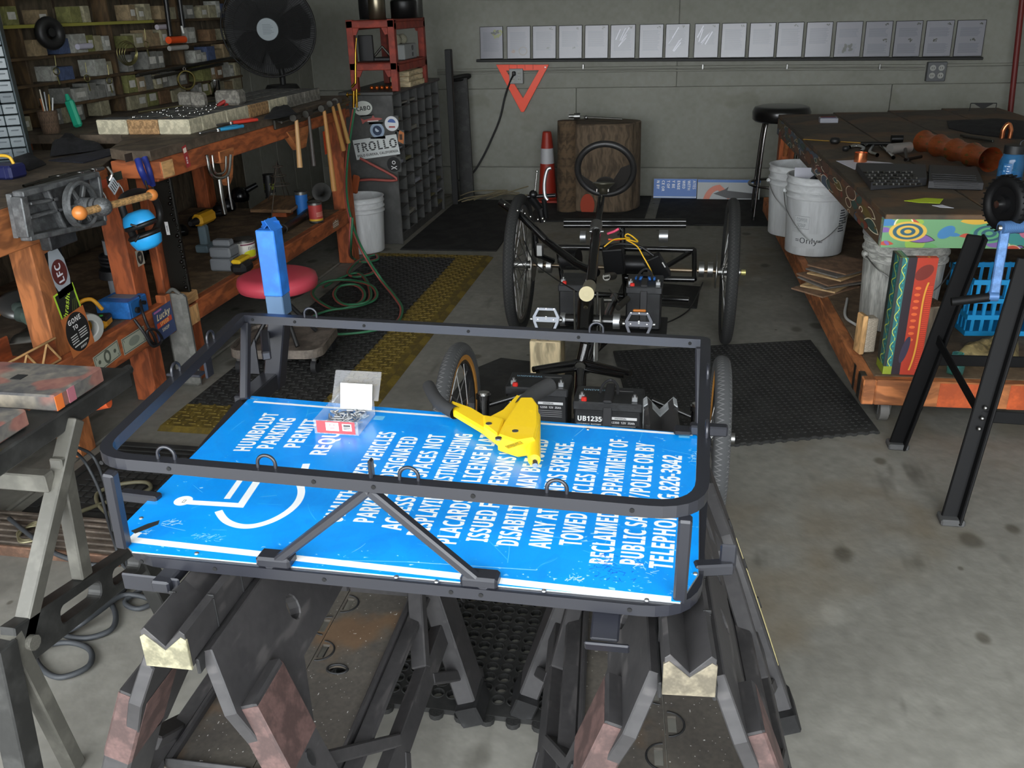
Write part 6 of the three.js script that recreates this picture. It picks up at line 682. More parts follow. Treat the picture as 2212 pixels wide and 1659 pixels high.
// ================================================================ four wheeled pedal vehicle
const gloss = MP('gloss_black', { color: 0x0c0c0d, roughness: 0.18, clearcoat: 0.6, clearcoatRoughness: 0.1 });
const veh = thing('pedal_vehicle', 'black four wheeled pedal vehicle with steering wheel, pedals and wiring', 'vehicle', V(-0.28, 0, -3.5));
const tyreTex = (a, b, ru, rv) => { const t = tex(128, 1, (u, v) => { const z = Math.abs(((v * 1 + Math.abs(((u * 2) % 1) - 0.5)) % 1) - 0.5) * 2, f = fbm(n3, u, v, 20, 2); return mix3(a, b, clamp(sstep(0.75, 0.95, z) + (f - 0.5) * 0.4)); }); t.repeat.set(ru, rv); return t; };
function wheel(name, c, R, r, tread, wall, nSp, parent, label) {
  const g = new THREE.Group(); g.name = name; g.position.copy(c).sub(parent.position); parent.add(g); if (label) g.userData.label = label;
  const T = (geo) => merge(geo).rotateY(Math.PI / 2);
  part('tyre', T([new THREE.TorusGeometry(R - r, r, 16, 64)]), tread, g); if (wall) part('sidewall', T([boxUV(slab(disc(R - r * 1.05, 48), r * 1.5, 0.002, [disc(R - r * 2.3, 48).reverse()])).translate(0, 0, -r * 0.75)]), wall, g);
  part('rim', T([boxUV(slab(disc(R - r * 1.9, 48), r * 1.1, 0.002, [disc(R - r * 2.7, 48).reverse()])).translate(0, 0, -r * 0.55)]), mats[wall ? 'rim_black' : 'rim_alu'] ?? (wall ? M('rim_black', 0x1b1b1c, 0.4) : M('rim_alu', 0x6c6a64, 0.4, 0.8)), g);
  part('hub', T([rod(V(0, 0, -0.05), V(0, 0, 0.05), 0.018, 0.018, 14), rod(V(0, 0, -0.034), V(0, 0, -0.028), 0.032, 0.032, 16), rod(V(0, 0, 0.028), V(0, 0, 0.034), 0.032, 0.032, 16)]), steel, g);
  const ri = R - r * 2.6; for (let i = 0; i < nSp; i++) { const a = i / nSp * 6.2832, s = i % 2 ? 1 : -1, h = a + (i % 4 < 2 ? 0.9 : -0.9); part('spoke', T([rod(V(Math.cos(h) * 0.03, Math.sin(h) * 0.03, s * 0.03), V(Math.cos(a) * ri, Math.sin(a) * ri, 0), 0.0021, 0.0021, 5)]), steel, g); }
  return g;
}
const treadK = new THREE.MeshStandardMaterial({ map: tyreTex([30, 30, 30], [52, 52, 50], 60, 6), roughness: 0.85 }), treadG = new THREE.MeshStandardMaterial({ map: tyreTex([66, 67, 68], [106, 106, 106], 50, 4), roughness: 0.85 });
wheel('rear_wheel', V(-0.765, 0.338, -4.1), 0.337, 0.026, treadK, null, 32, veh); wheel('rear_wheel', V(0.225, 0.338, -4.06), 0.337, 0.026, treadK, null, 32, veh);
wheel('front_wheel', V(-0.69, 0.256, -2.52), 0.255, 0.025, treadG, M('skinwall', 0xb07a34, 0.7), 20, veh, 'front wheel with tan sidewall'); wheel('front_wheel', V(0.142, 0.256, -2.5), 0.255, 0.025, treadG, M('skinwall', 0xb07a34, 0.7), 20, veh);
const vp = (n, g, m = gloss, l) => wpart(n, g, m, veh, l), Z = PZ;
vp('rear_axle', [rod(V(-0.78, 0.338, -4.1), V(0.29, 0.338, -4.06), 0.011, 0.011, 12)], M('axle_steel', 0x7c6e5c, 0.4, 0.9)); for (const x of [-0.66, -0.62, 0.1, 0.14]) vp('bearing', [rod(V(x - 0.012, 0.338, -4.09), V(x + 0.012, 0.338, -4.09), 0.036, 0.036, 20)], steel); vp('axle_nut', [rod(V(0.28, 0.338, -4.06), V(0.3, 0.338, -4.06), 0.014, 0.014, 6)], M('nut_gold', 0xb8b070, 0.4, 0.6)); vp('brake_disc', [rod(V(0.165, 0.338, -4.07), V(0.168, 0.338, -4.07), 0.08, 0.08, 30)], steel); vp('brake_disc', [rod(V(-0.7, 0.338, -4.1), V(-0.697, 0.338, -4.1), 0.08, 0.08, 30)], steel);
const vps = (n, l, m) => wparts(n, l, m, veh);
const tube = (pts, r = 0.016) => vp('frame_tube', polyRod(pts, r, 12).concat(pts.slice(1, -1).map((p) => ball(r, p.x, p.y, p.z, 10))));
tube([Z(1218, 478, -4.25), Z(1482, 478, -4.25)], 0.013); tube([Z(1218, 487, -4.22), Z(1482, 487, -4.22)], 0.013);
tube([Z(1205, 534, -4.2), Z(1500, 540, -4.2)], 0.014); tube([Z(1350, 600, -4.0), Z(1500, 604, -4.0)], 0.014); tube([Z(1500, 540, -4.2), Z(1500, 604, -4.0)], 0.012); tube([Z(1490, 545, -4.2), Z(1440, 575, -4.1)], 0.012); tube([Z(1345, 480, -4.25), Z(1345, 535, -4.2), V(-0.24, 0.2, -4.0)], 0.014); tube([V(-0.55, 0.2, -4.1), V(0.05, 0.2, -4.05)], 0.015); tube([Z(1205, 534, -4.2), V(-0.55, 0.2, -4.1)], 0.012);
tube([V(-0.3, 0.2, -4.05), V(-0.33, 0.22, -3.1)], 0.022); tube([V(-0.45, 0.2, -4.08), V(-0.33, 0.2, -3.3)], 0.013); tube([V(-0.12, 0.2, -4.06), V(-0.33, 0.2, -3.3)], 0.013);
// front: cross tubes, kingpins, wishbones
const hubF = Z(1255, 787, -3.0); tube([Z(1265, 742, -3.02), hubF, V(hubF.x + 0.01, 0.14, -2.86)], 0.021); vp('hub_cap', [rod(hubF.clone().add(V(0, 0, 0.02)), hubF.clone().add(V(0, 0, 0.03)), 0.02, 0.02, 18)], darkSteel);
for (const [q, q2] of [[Z(1162, 806, -2.86), Z(1152, 798, -2.86)], [Z(1352, 812, -2.86), Z(1362, 806, -2.86)]]) { tube([hubF.clone().add(V(0, 0.012, 0)), q2], 0.011); tube([hubF.clone().add(V(0, -0.012, 0)), q], 0.013); }
tube([V(-0.62, 0.17, -2.56), V(-0.3, 0.15, -2.535), V(0.07, 0.17, -2.55)], 0.019);
for (const s of [-1, 1]) { const x = s < 0 ? -0.625 : 0.075; vp('kingpin_tube', [rod(V(x, 0.12, -2.57), V(x + 0.005, 0.3, -2.6), 0.021, 0.021, 16), rod(V(x + 0.005, 0.3, -2.6), V(x + 0.005, 0.315, -2.602), 0.026, 0.026, 16)], gloss); vp('kingpin_cap', [rod(V(x + 0.005, 0.315, -2.602), V(x + 0.005, 0.322, -2.603), 0.02, 0.02, 16)], chrome); vp('stub_axle', [rod(V(x, 0.256, -2.54), V(s < 0 ? -0.69 : 0.142, 0.256, -2.52), 0.012, 0.012, 10)], steel); tube([V(x, 0.27, -2.6), V(x - s * 0.14, 0.3, -2.66)], 0.009); tube([V(x, 0.17, -2.58), V(x - s * 0.14, 0.17, -2.6)], 0.018); }
// battery tray, pedals and cranks
vps('battery_tray', [span(-0.6, -0.06, 0.115, 0.121, -2.86, -2.56), span(-0.52, -0.04, 0.232, 0.238, -3.68, -3.46)], M('tray_black', 0x161616, 0.6));
const bb = Z(1258, 690, -3.2), bbL = Z(1222, 690, -3.2), bbR = Z(1325, 694, -3.2); vp('bottom_bracket', [rod(bbL.clone().add(V(0.0, 0, 0)), bbR, 0.024, 0.024, 18)], gloss); vp('crank_boss', [rod(bbL, bbL.clone().add(V(-0.02, 0, 0)), 0.026, 0.026, 18)], alu); vp('crank_boss', [rod(bbR, bbR.clone().add(V(0.025, 0, 0)), 0.03, 0.03, 18)], alu);
const pedal = (px, py, m, refl) => { const p = Z(px, py, -3.12), g = new THREE.Group(); g.name = 'pedal'; g.position.copy(p).sub(veh.position); g.rotation.x = -0.3; veh.add(g); const o = [[-0.035, 0.045], [0.035, 0.045], [0.053, 0.01], [0.05, -0.01], [0.036, -0.045], [-0.036, -0.045], [-0.05, -0.01], [-0.053, 0.01]], h1 = [[-0.03, 0.036], [0.03, 0.036], [0.042, 0.008], [-0.042, 0.008]], h2 = [[-0.04, -0.008], [0.04, -0.008], [0.03, -0.036], [-0.03, -0.036]]; part('cage', [boxUV(slab(o, 0.02, 0.002, [h1, h2])).translate(0, 0, -0.01)], m, g); part('spindle', [rod(V(-0.06, 0, 0), V(0.06, 0, 0), 0.008, 0.008, 10), box(0.014, 0.02, 0.02, 0, 0.006, 0)], steel, g); for (const [a, b] of [[-0.03, 0.041], [0, 0.041], [0.03, 0.041], [-0.03, 0], [0.03, 0], [-0.03, -0.041], [0.03, -0.041]]) part('pin', [rod(V(a, b, 0.009), V(a, b, 0.015), 0.002, 0.002, 6)], chrome, g); if (refl) part('reflector', [box(0.05, 0.009, 0.012, 0, 0.05, 0.004)], M('reflector_amber', 0xb86a20, 0.3), g); };
pedal(1180, 690, M('pedal_grey', 0x6c6f74, 0.4, 0.7)); pedal(1380, 700, M('pedal_dark', 0x34353a, 0.35, 0.6), true); vp('crank_arm', [rod(bbL.clone().add(V(-0.015, 0, 0)), Z(1200, 692, -3.14), 0.014, 0.012, 12)], darkSteel); vp('crank_arm', [rod(bbR.clone().add(V(0.02, 0, 0)), Z(1356, 698, -3.14), 0.014, 0.012, 12)], darkSteel);
vp('chainring', [rod(Z(1300, 690, -3.2), Z(1302, 690, -3.2), 0.085, 0.085, 40)], darkSteel); vp('belt_guard', [rod(Z(1286, 765, -3.1), Z(1288, 765, -3.1), 0.062, 0.062, 36)], M('guard_white', 0xa8a8a4, 0.45, 0.3)); vps('chain', [rod(Z(1240, 628, -3.3), Z(1242, 720, -3.1), 0.004), rod(Z(1290, 632, -3.3), Z(1290, 780, -3.1), 0.0045), rod(Z(1248, 640, -3.3), Z(1246, 715, -3.1), 0.003)], steel);
// boom head, column, steering wheel
vp('head_shell', [rod(Z(1268, 633, -3.22), Z(1274, 618, -3.34), 0.026, 0.026, 20)], M('shell_beige', 0x8a8474, 0.5, 0.3)); vp('head_cap', [rod(Z(1267, 635, -3.2), Z(1267.5, 634, -3.22), 0.029, 0.029, 28), rod(Z(1267, 635, -3.196), Z(1267, 635, -3.2), 0.01, 0.01, 16)], M('cap_cream', 0xb8ac84, 0.5)); tube([Z(1266, 652, -3.25), Z(1262, 720, -3.1)], 0.032);
const cH = Z(1302, 412, -4.0), cB = Z(1290, 610, -3.38); vp('steering_column', [rod(Z(1277, 612, -3.38), Z(1288, 500, -3.75), 0.021, 0.021, 16), rod(Z(1288, 500, -3.75), Z(1299, 428, -3.95), 0.016, 0.016, 16)], gloss); vp('column_clamp', [rod(Z(1286, 500, -3.75), Z(1289, 483, -3.8), 0.026, 0.026, 18), rod(Z(1274, 500, -3.74), Z(1304, 500, -3.74), 0.005)], steel); vp('column_hub', [place([lathe([[0.001, -0.035], [0.018, -0.035], [0.02, -0.015], [0.03, -0.005], [0.05, 0.012], [0.05, 0.016], [0.001, 0.018]], 26)], Z(1304, 402, -3.98), -0.1, 0, 0)], M('hub_steel', 0x8c8878, 0.28, 0.95)); vps('hub_bolt', [rod(Z(1289, 414, -3.96), Z(1289, 408, -3.96), 0.005), rod(Z(1314, 414, -3.96), Z(1314, 408, -3.96), 0.005)], chrome);
{ const c = Z(1308, 366, -4.02), R = 0.126, A = (g) => place(g, c, 0.35, 0, 0); vp('wheel_grip', A([ring(R, 0.0145, 56, 14)]), M('grip_leather', 0x151414, 0.45)); vp('wheel_spoke', A([boxUV(slab([[-0.118, -0.02], [-0.045, -0.075], [-0.03, -0.105], [-0.06, -0.11], [-0.1, -0.08], [-0.128, -0.05]], 0.005, 0.001)), boxUV(slab([[0.118, 0.03], [0.07, 0.01], [0.03, -0.06], [0.045, -0.1], [0.085, -0.075], [0.122, 0.0]], 0.005, 0.001)), boxUV(slab(disc(0.05, 28, 0, -0.085), 0.006, 0.001))]), M('spoke_alloy', 0x3c3a38, 0.35, 0.7)); }
// control levers on the near side
tube([Z(1080, 436, -4.05), Z(1130, 470, -4.0), Z(1180, 520, -3.95), Z(1245, 570, -3.8), Z(1290, 590, -3.7)], 0.018); vp('shift_lever', [pipe([Z(1183, 432, -3.95), Z(1178, 425, -3.95), Z(1176, 395, -3.95), Z(1184, 365, -3.95), Z(1190, 363, -3.95)], 0.0085)], alu); vp('brake_lever', [rod(Z(1155, 418, -3.96), Z(1160, 372, -3.96), 0.004, 0.004), ball(0.006, Z(1160, 370, -3.96).x, Z(1160, 370, -3.96).y, -3.96)], chrome); vp('lever_bracket', [rod(Z(1145, 425, -3.96), Z(1165, 450, -3.98), 0.02, 0.018, 12), rod(Z(1140, 425, -3.96), Z(1200, 422, -3.96), 0.009), rod(Z(1175, 430, -3.96), Z(1180, 470, -3.97), 0.012), ball(0.02, Z(1152, 420, -3.96).x, Z(1152, 420, -3.96).y, -3.96), rod(Z(1168, 452, -3.98), Z(1172, 480, -3.98), 0.018, 0.014)], M('lever_black', 0x131314, 0.3, 0.4)); { const bs = []; for (const [a, b] of [[1118, 455], [1134, 461], [1146, 468], [1162, 474], [1172, 472], [1176, 478], [1090, 442]]) { const q = Z(a, b, -3.93); bs.push([q]); vp('bolt', [ball(0.0065, q.x, q.y, q.z, 8)], chrome); } }
tube([Z(1155, 500, -4.0), Z(1160, 550, -4.0), Z(1195, 565, -4.05)], 0.014); vp('caliper', [box(0.035, 0.06, 0.03, Z(1166, 540, -3.97).x, Z(1166, 540, -3.97).y, -3.97, 0.006)], steel); tube([Z(1210, 545, -4.0), Z(1250, 570, -3.9)], 0.012);
// motor, controllers, cables
vps('motor', [rod(Z(1215, 560, -4.0), Z(1250, 560, -3.98), 0.05, 0.05, 24), rod(Z(1330, 570, -4.02), Z(1400, 572, -4.02), 0.045, 0.045, 24)], M('motor_black', 0x18181a, 0.4, 0.3)); vps('pulley', [rod(Z(1424, 510, -4.3), Z(1443, 510, -4.3), 0.03, 0.03, 24), rod(Z(1254, 512, -4.3), Z(1266, 512, -4.3), 0.03, 0.03, 24)], alu);
const box1 = (px, py, z, w, h, d, ry, rz, n, l) => { const p = Z(px, py, z); return vp(n, [place([cbox(w, h, d, 0.004)], p, 0.3, ry, rz)], M('box_black', 0x121213, 0.4), l); };
box1(1326, 560, -3.85, 0.09, 0.13, 0.06, 0, 0.1, 'controller'); box1(1420, 577, -3.8, 0.075, 0.12, 0.04, 0, 0.5, 'controller'); { const p = Z(1432, 573, -3.775); vp('controller_label', [place([cbox(0.014, 0.028, 0.001, 0.0002)], p, 0.3, 0, 0.5)], M('label_pale', 0xb8b8b4, 0.7)); }
vps('linkage', [rod(Z(1305, 597, -3.4), Z(1316, 595, -3.4), 0.012), rod(Z(1310, 598, -3.4), Z(1325, 596, -3.6), 0.016), rod(Z(1305, 648, -3.35), Z(1322, 648, -3.35), 0.01), rod(Z(1316, 625, -3.4), Z(1336, 650, -3.35), 0.0025), rod(Z(1335, 665, -3.3), Z(1356, 645, -3.4), 0.012)], darkSteel);
const yw = M('wire_yellow', 0xd8a820, 0.5), rw = M('wire_red', 0xd8502c, 0.5), pw = M('wire_pink', 0xd8486a, 0.5), kw = M('wire_black', 0x161616, 0.5);
vp('yellow_wire', pipe([Z(1305, 533, -3.8), Z(1325, 518, -3.8), Z(1360, 515, -3.75), Z(1350, 510, -3.72), Z(1355, 505, -3.72), Z(1378, 522, -3.75), Z(1352, 517, -3.78), Z(1376, 532, -3.75), Z(1390, 555, -3.72), Z(1404, 580, -3.7), Z(1415, 605, -3.62), Z(1424, 612, -3.6)], 0.0032, 6, false, 90), yw); vp('red_wire', [pipe([Z(1314, 517, -3.82), Z(1330, 518, -3.82), Z(1352, 515, -3.8)], 0.004, 6)], rw); vp('pink_connector', [pipe([Z(1312, 505, -3.85), Z(1326, 500, -3.85), Z(1337, 494, -3.85)], 0.006, 6)], pw);
vps('black_cable', [pipe([Z(1338, 492, -3.85), Z(1345, 500, -3.85), Z(1335, 508, -3.86)], 0.005, 6), pipe([Z(1306, 540, -3.82), Z(1330, 528, -3.8), Z(1380, 532, -3.78), Z(1412, 552, -3.78)], 0.006, 6), pipe([Z(1132, 520, -4.0), Z(1150, 560, -3.9), Z(1190, 595, -3.6), Z(1245, 630, -3.3)], 0.003, 5), pipe([Z(1190, 575, -4.0), Z(1260, 578, -3.9)], 0.003, 5), pipe([Z(1205, 560, -3.9), Z(1215, 590, -3.7), Z(1220, 620, -3.5)], 0.003, 5)], kw);
solo('charging_cable', 'thin black cable trailing on floor beside rear battery', 'cable', [pipe([GY(1425, 700, 0.03), GY(1450, 693, 0.01), GY(1485, 672, 0.01), GY(1505, 640, 0.008), GY(1518, 610, 0.008)], 0.004, 6, false, 40)], kw);
// ---------------------------------------------------------------- batteries
function battery(label, x0, x1, y0, z1, depth, model, strap) {
  const o = thing('battery', label, 'battery', V((x0 + x1) / 2, y0, z1 - depth / 2), 'batteries on the pedal vehicle'), w = x1 - x0, h = 0.165, body = mottled('battery_black', [20, 21, 23], [34, 35, 37], 0.2, 0.45);
  part('case', [box(w, h, depth, 0, h / 2 + 0.0005, 0, 0.006)], body, o); part('lid', [box(w + 0.006, 0.03, depth + 0.006, 0, h + 0.006, 0, 0.004)], mottled('battery_lid', [34, 35, 37], [52, 53, 55], 0.2, 0.45), o);
  for (const s of [-1, 1]) { part('terminal', [box(0.02, 0.016, 0.016, s * w * 0.39, h + 0.028, depth * 0.3, 0.002), cyl(0.005, 0.005, 0.02, 8).translate(s * w * 0.39, h + 0.034, depth * 0.3)], alu, o); if (s < 0) part('red_terminal', [box(0.018, 0.022, 0.014, s * w * 0.39 + 0.008, h + 0.022, depth * 0.42, 0.003)], M('terminal_red', 0xc8281e, 0.4), o); }
  if (model) { const t = battery.t1 ??= canvasTex(512, 300, (g, W_, H_) => { g.fillStyle = '#1d1e20'; g.fillRect(0, 0, W_, H_); fillText(g, 'UB12350', 130, 66, 56, '#e6e6e4'); fillText(g, 'UNIVERSAL BATTERY', 110, 100, 20, '#c8c8c6'); g.fillStyle = '#c8c8c8'; g.fillRect(270, 22, 220, 22); g.fillStyle = '#1d1e20'; fillText(g, 'UNIVERSAL', 360, 40, 18, '#222'); fillText(g, '12350  12V  35Ah', 380, 76, 24, '#c8c8c8'); for (let i = 0; i < 4; i++) { g.fillStyle = '#8c8c8c'; g.fillRect(270, 94 + i * 16, 210, 4); } }); const g = new THREE.PlaneGeometry(w - 0.01, h * 0.8).translate(0, h * 0.49, depth / 2 + 0.0012); part('label', g, new THREE.MeshStandardMaterial({ map: t, roughness: 0.45 }), o); const t2 = battery.t2 ??= canvasTex(256, 64, (q) => { q.fillStyle = '#2a2b2d'; q.fillRect(0, 0, 256, 64); fillText(q, 'UNIVERSAL', 70, 40, 26, '#8cb4cc'); q.fillStyle = '#a0a0a0'; q.fillRect(150, 28, 90, 5); }); part('lid_print', new THREE.PlaneGeometry(w * 0.8, depth * 0.3).rotateX(-Math.PI / 2).translate(0, h + 0.0216, -depth * 0.25), new THREE.MeshStandardMaterial({ map: t2, roughness: 0.5 }), o); }
  if (strap) part('strap', [box(0.03, 0.01, depth + 0.02, 0, h + 0.027, 0), box(0.03, h, 0.006, 0, h / 2 + 0.006, depth / 2 + 0.006), pipe([V(-0.03, h + 0.03, depth * 0.1), V(-0.022, h + 0.045, -depth * 0.25), V(0, h + 0.05, -depth * 0.45), V(0.022, h + 0.045, -depth * 0.25), V(0.03, h + 0.03, depth * 0.1)], 0.005, 6)], M('strap_black', 0x2a2a2c, 0.6), o);
  if (strap === 'blue') part('blue_band', [box(w * 0.6, 0.012, 0.03, 0, h + 0.026, -0.02)], M('band_blue', 0x2a6ab8, 0.5), o); return o;
}
battery('black sealed battery beside rivet gun handle at vehicle front', -0.562, -0.352, 0.122, -2.69, 0.13, true); battery('black sealed battery with model lettering and buckle strap at vehicle front', -0.318, -0.098, 0.122, -2.6, 0.13, true, true);
battery('black battery with red lead behind grey pedal', -0.492, -0.36, 0.239, -3.5, 0.18, false); battery('black battery with blue band behind dark pedal', -0.212, -0.068, 0.239, -3.5, 0.18, false, 'blue');
// ---------------------------------------------------------------- wood block with nails, clear V block
{ const a = GY(1162, 800, 0), y = 0.21, p = V(-0.5, 0, -3.5), o = thing('chopping_block', 'pale wooden block with rusty nails beneath vehicle boom', 'block', V(-0.535, 0.0105, -3.46)); part('block', [box(0.13, 0.2, 0.15, 0, 0.101, 0, 0.004)], paleWood, o); const r = rng(8); for (let i = 0; i < 9; i++) { const x = -0.03 + r() * 0.06, z = r() * 0.05, q = V(x, 0.205, z); part('nail', [rod(q, q.clone().add(V((r() - 0.5) * 0.06, 0.003, 0.02 + r() * 0.03)), 0.0016, 0.0016, 5)], M('nail_rust', 0x4a2c1c, 0.7), o); } }
// ================================================================ orange cart with painted top
const cartO = V(0.724, 0, -3.376), cartDir = V(-0.115, 0, -3.03).normalize(), cartW = V(-cartDir.z, 0, cartDir.x), cartTurn = Math.atan2(-cartDir.x, -cartDir.z);
const cart = thing('work_cart', 'orange wheeled work table with psychedelic painted top edge', 'table', cartO, null, cartTurn);   // local: +x across, -z along
const cartPt = (p) => { const d = p.clone().sub(cartO); return V(d.dot(cartW), d.y, -d.dot(cartDir)); };
const paintEdge = (seed, long) => new THREE.MeshStandardMaterial({ roughness: 0.6, map: canvasTex(1024, 128, (g, w, h) => { const r = rng(seed), pal = long ? ['#4a3426', '#5c4030', '#6e4a30', '#3c5048', '#7a3a2a', '#4c5a6a', '#6a5a2c'] : ['#5f9a5a', '#3c78a8', '#c06a86', '#cfa63a', '#b84a34', '#7a5a9a', '#3a8a86', '#8ab04a']; g.fillStyle = long ? '#5a4632' : '#6a9a6c'; g.fillRect(0, 0, w, h); for (let i = 0; i < (long ? 160 : 90); i++) { g.fillStyle = pal[r() * pal.length | 0]; const x = r() * w, y = r() * h, s = 8 + r() * 34; g.beginPath(); if (r() < 0.5) g.ellipse(x, y, s, s * (0.4 + r() * 0.6), r() * 3, 0, 7); else { g.moveTo(x - s, y); g.quadraticCurveTo(x, y - s * 1.6, x + s, y); g.quadraticCurveTo(x, y + s * 0.7, x - s, y); } g.fill(); if (r() < 0.5) { g.strokeStyle = r() < 0.5 ? '#2c2420' : '#e8dfc0'; g.lineWidth = 2 + r() * 2; g.stroke(); } }
  if (!long) { for (const [cx, cy, col] of [[60, 55, '#d8b04a'], [250, 60, '#5aa070'], [700, 40, '#4a8ab8']]) { for (let k = 5; k > 0; k--) { g.fillStyle = k % 2 ? col : '#2f5a6a'; g.beginPath(); g.arc(cx, cy, k * 9, 0, 7); g.fill(); } } g.strokeStyle = '#e8f0f0'; g.lineWidth = 5; for (let k = 0; k < 6; k++) { g.beginPath(); g.arc(560, 150, 60 + k * 16, 3.3, 5.6); g.stroke(); } g.fillStyle = '#f0f0ea'; g.beginPath(); g.moveTo(560, 128); g.lineTo(620, 84); g.lineTo(660, 104); g.lineTo(700, 80); g.lineTo(800, 128); g.fill(); g.strokeStyle = '#b83a28'; g.lineWidth = 8; for (const x of [650, 740]) { g.beginPath(); g.ellipse(x, 70, 34, 18, 0, 0, 7); g.stroke(); } } }) });
const cartTopMat = new THREE.MeshStandardMaterial({ map: tex(512, 1.4, (u, v) => { const s = fbm(n1, u, v, 5, 5), f = fbm(n2, u, v, 40, 3), k = sstep(0.55, 0.7, fbm(n3, u * 1.3, v, 6, 4)); return mix3(mix3([52, 46, 38], [96, 82, 64], clamp(s + (f - 0.5) * 0.7)), [122, 84, 52], k * 0.45); }), roughness: 0.65 });
const TY = 0.765, TL = 3.06, TW = 1.5;
for (let i = 0; i < 4; i++) part('top_board', [span(0.004 + i * TW / 4, (i + 1) * TW / 4 - 0.002, TY - 0.02, TY, -TL - 0.04 - i * 0.09, 0, 0.003)], cartTopMat, cart);
{ const f = new THREE.BoxGeometry(TW, 0.105, 0.035).translate(TW / 2, TY - 0.058 - 0.012, -0.0175); part('painted_front_edge', f, paintEdge(3, false), cart, 'front edge painted with swirling colours'); const s = new THREE.BoxGeometry(0.035, 0.105, TL - 0.04).translate(0.0175, TY - 0.07, -TL / 2 - 0.02); part('painted_side_edge', s, paintEdge(9, true), cart, 'side edge covered in dull painted figures'); }
part('under_frame', [span(0.04, TW - 0.04, TY - 0.12, TY - 0.025, -0.3, -0.25), span(0.04, TW - 0.04, TY - 0.12, TY - 0.025, -TL + 0.05, -TL + 0.1), span(TW - 0.035, TW, TY - 0.12, TY - 0.02, -TL, 0)], lum[1], cart);
const DX0 = -0.045, DZ1 = 0.215, DY = 0.2, DL = -TL - 0.05;
part('deck', [span(DX0 + 0.045, TW, DY - 0.03, DY, DL, DZ1 - 0.045)], mottled('deck_brown', [92, 72, 54], [128, 106, 82], 0.6, 0.85), cart);
part('deck_beam', [span(DX0, DX0 + 0.045, DY - 0.1, DY, DL, DZ1)], lum[2], cart); part('deck_beam', [span(DX0 + 0.045, TW, DY - 0.1, DY, DZ1 - 0.045, DZ1)], lum[2], cart); part('orange_paint', [span(0.22, 0.42, DY - 0.098, DY - 0.004, DZ1, DZ1 + 0.0012, 0.0003), span(0.46, 0.9, DY - 0.098, DY - 0.004, DZ1, DZ1 + 0.0012, 0.0003)], mottled('paint_orange', [186, 74, 30], [214, 96, 44], 0.3, 0.6), cart, 'bright orange paint patch');
part('strap_plate', [span(DX0 - 0.002, DX0 + 0.02, DY - 0.1, DY + 0.001, 0.13, 0.175, 0.001), span(DX0 - 0.002, DX0, DY - 0.1, DY + 0.001, 0.05, 0.08, 0.001)], M('plate_dark', 0x38342e, 0.6, 0.5), cart);
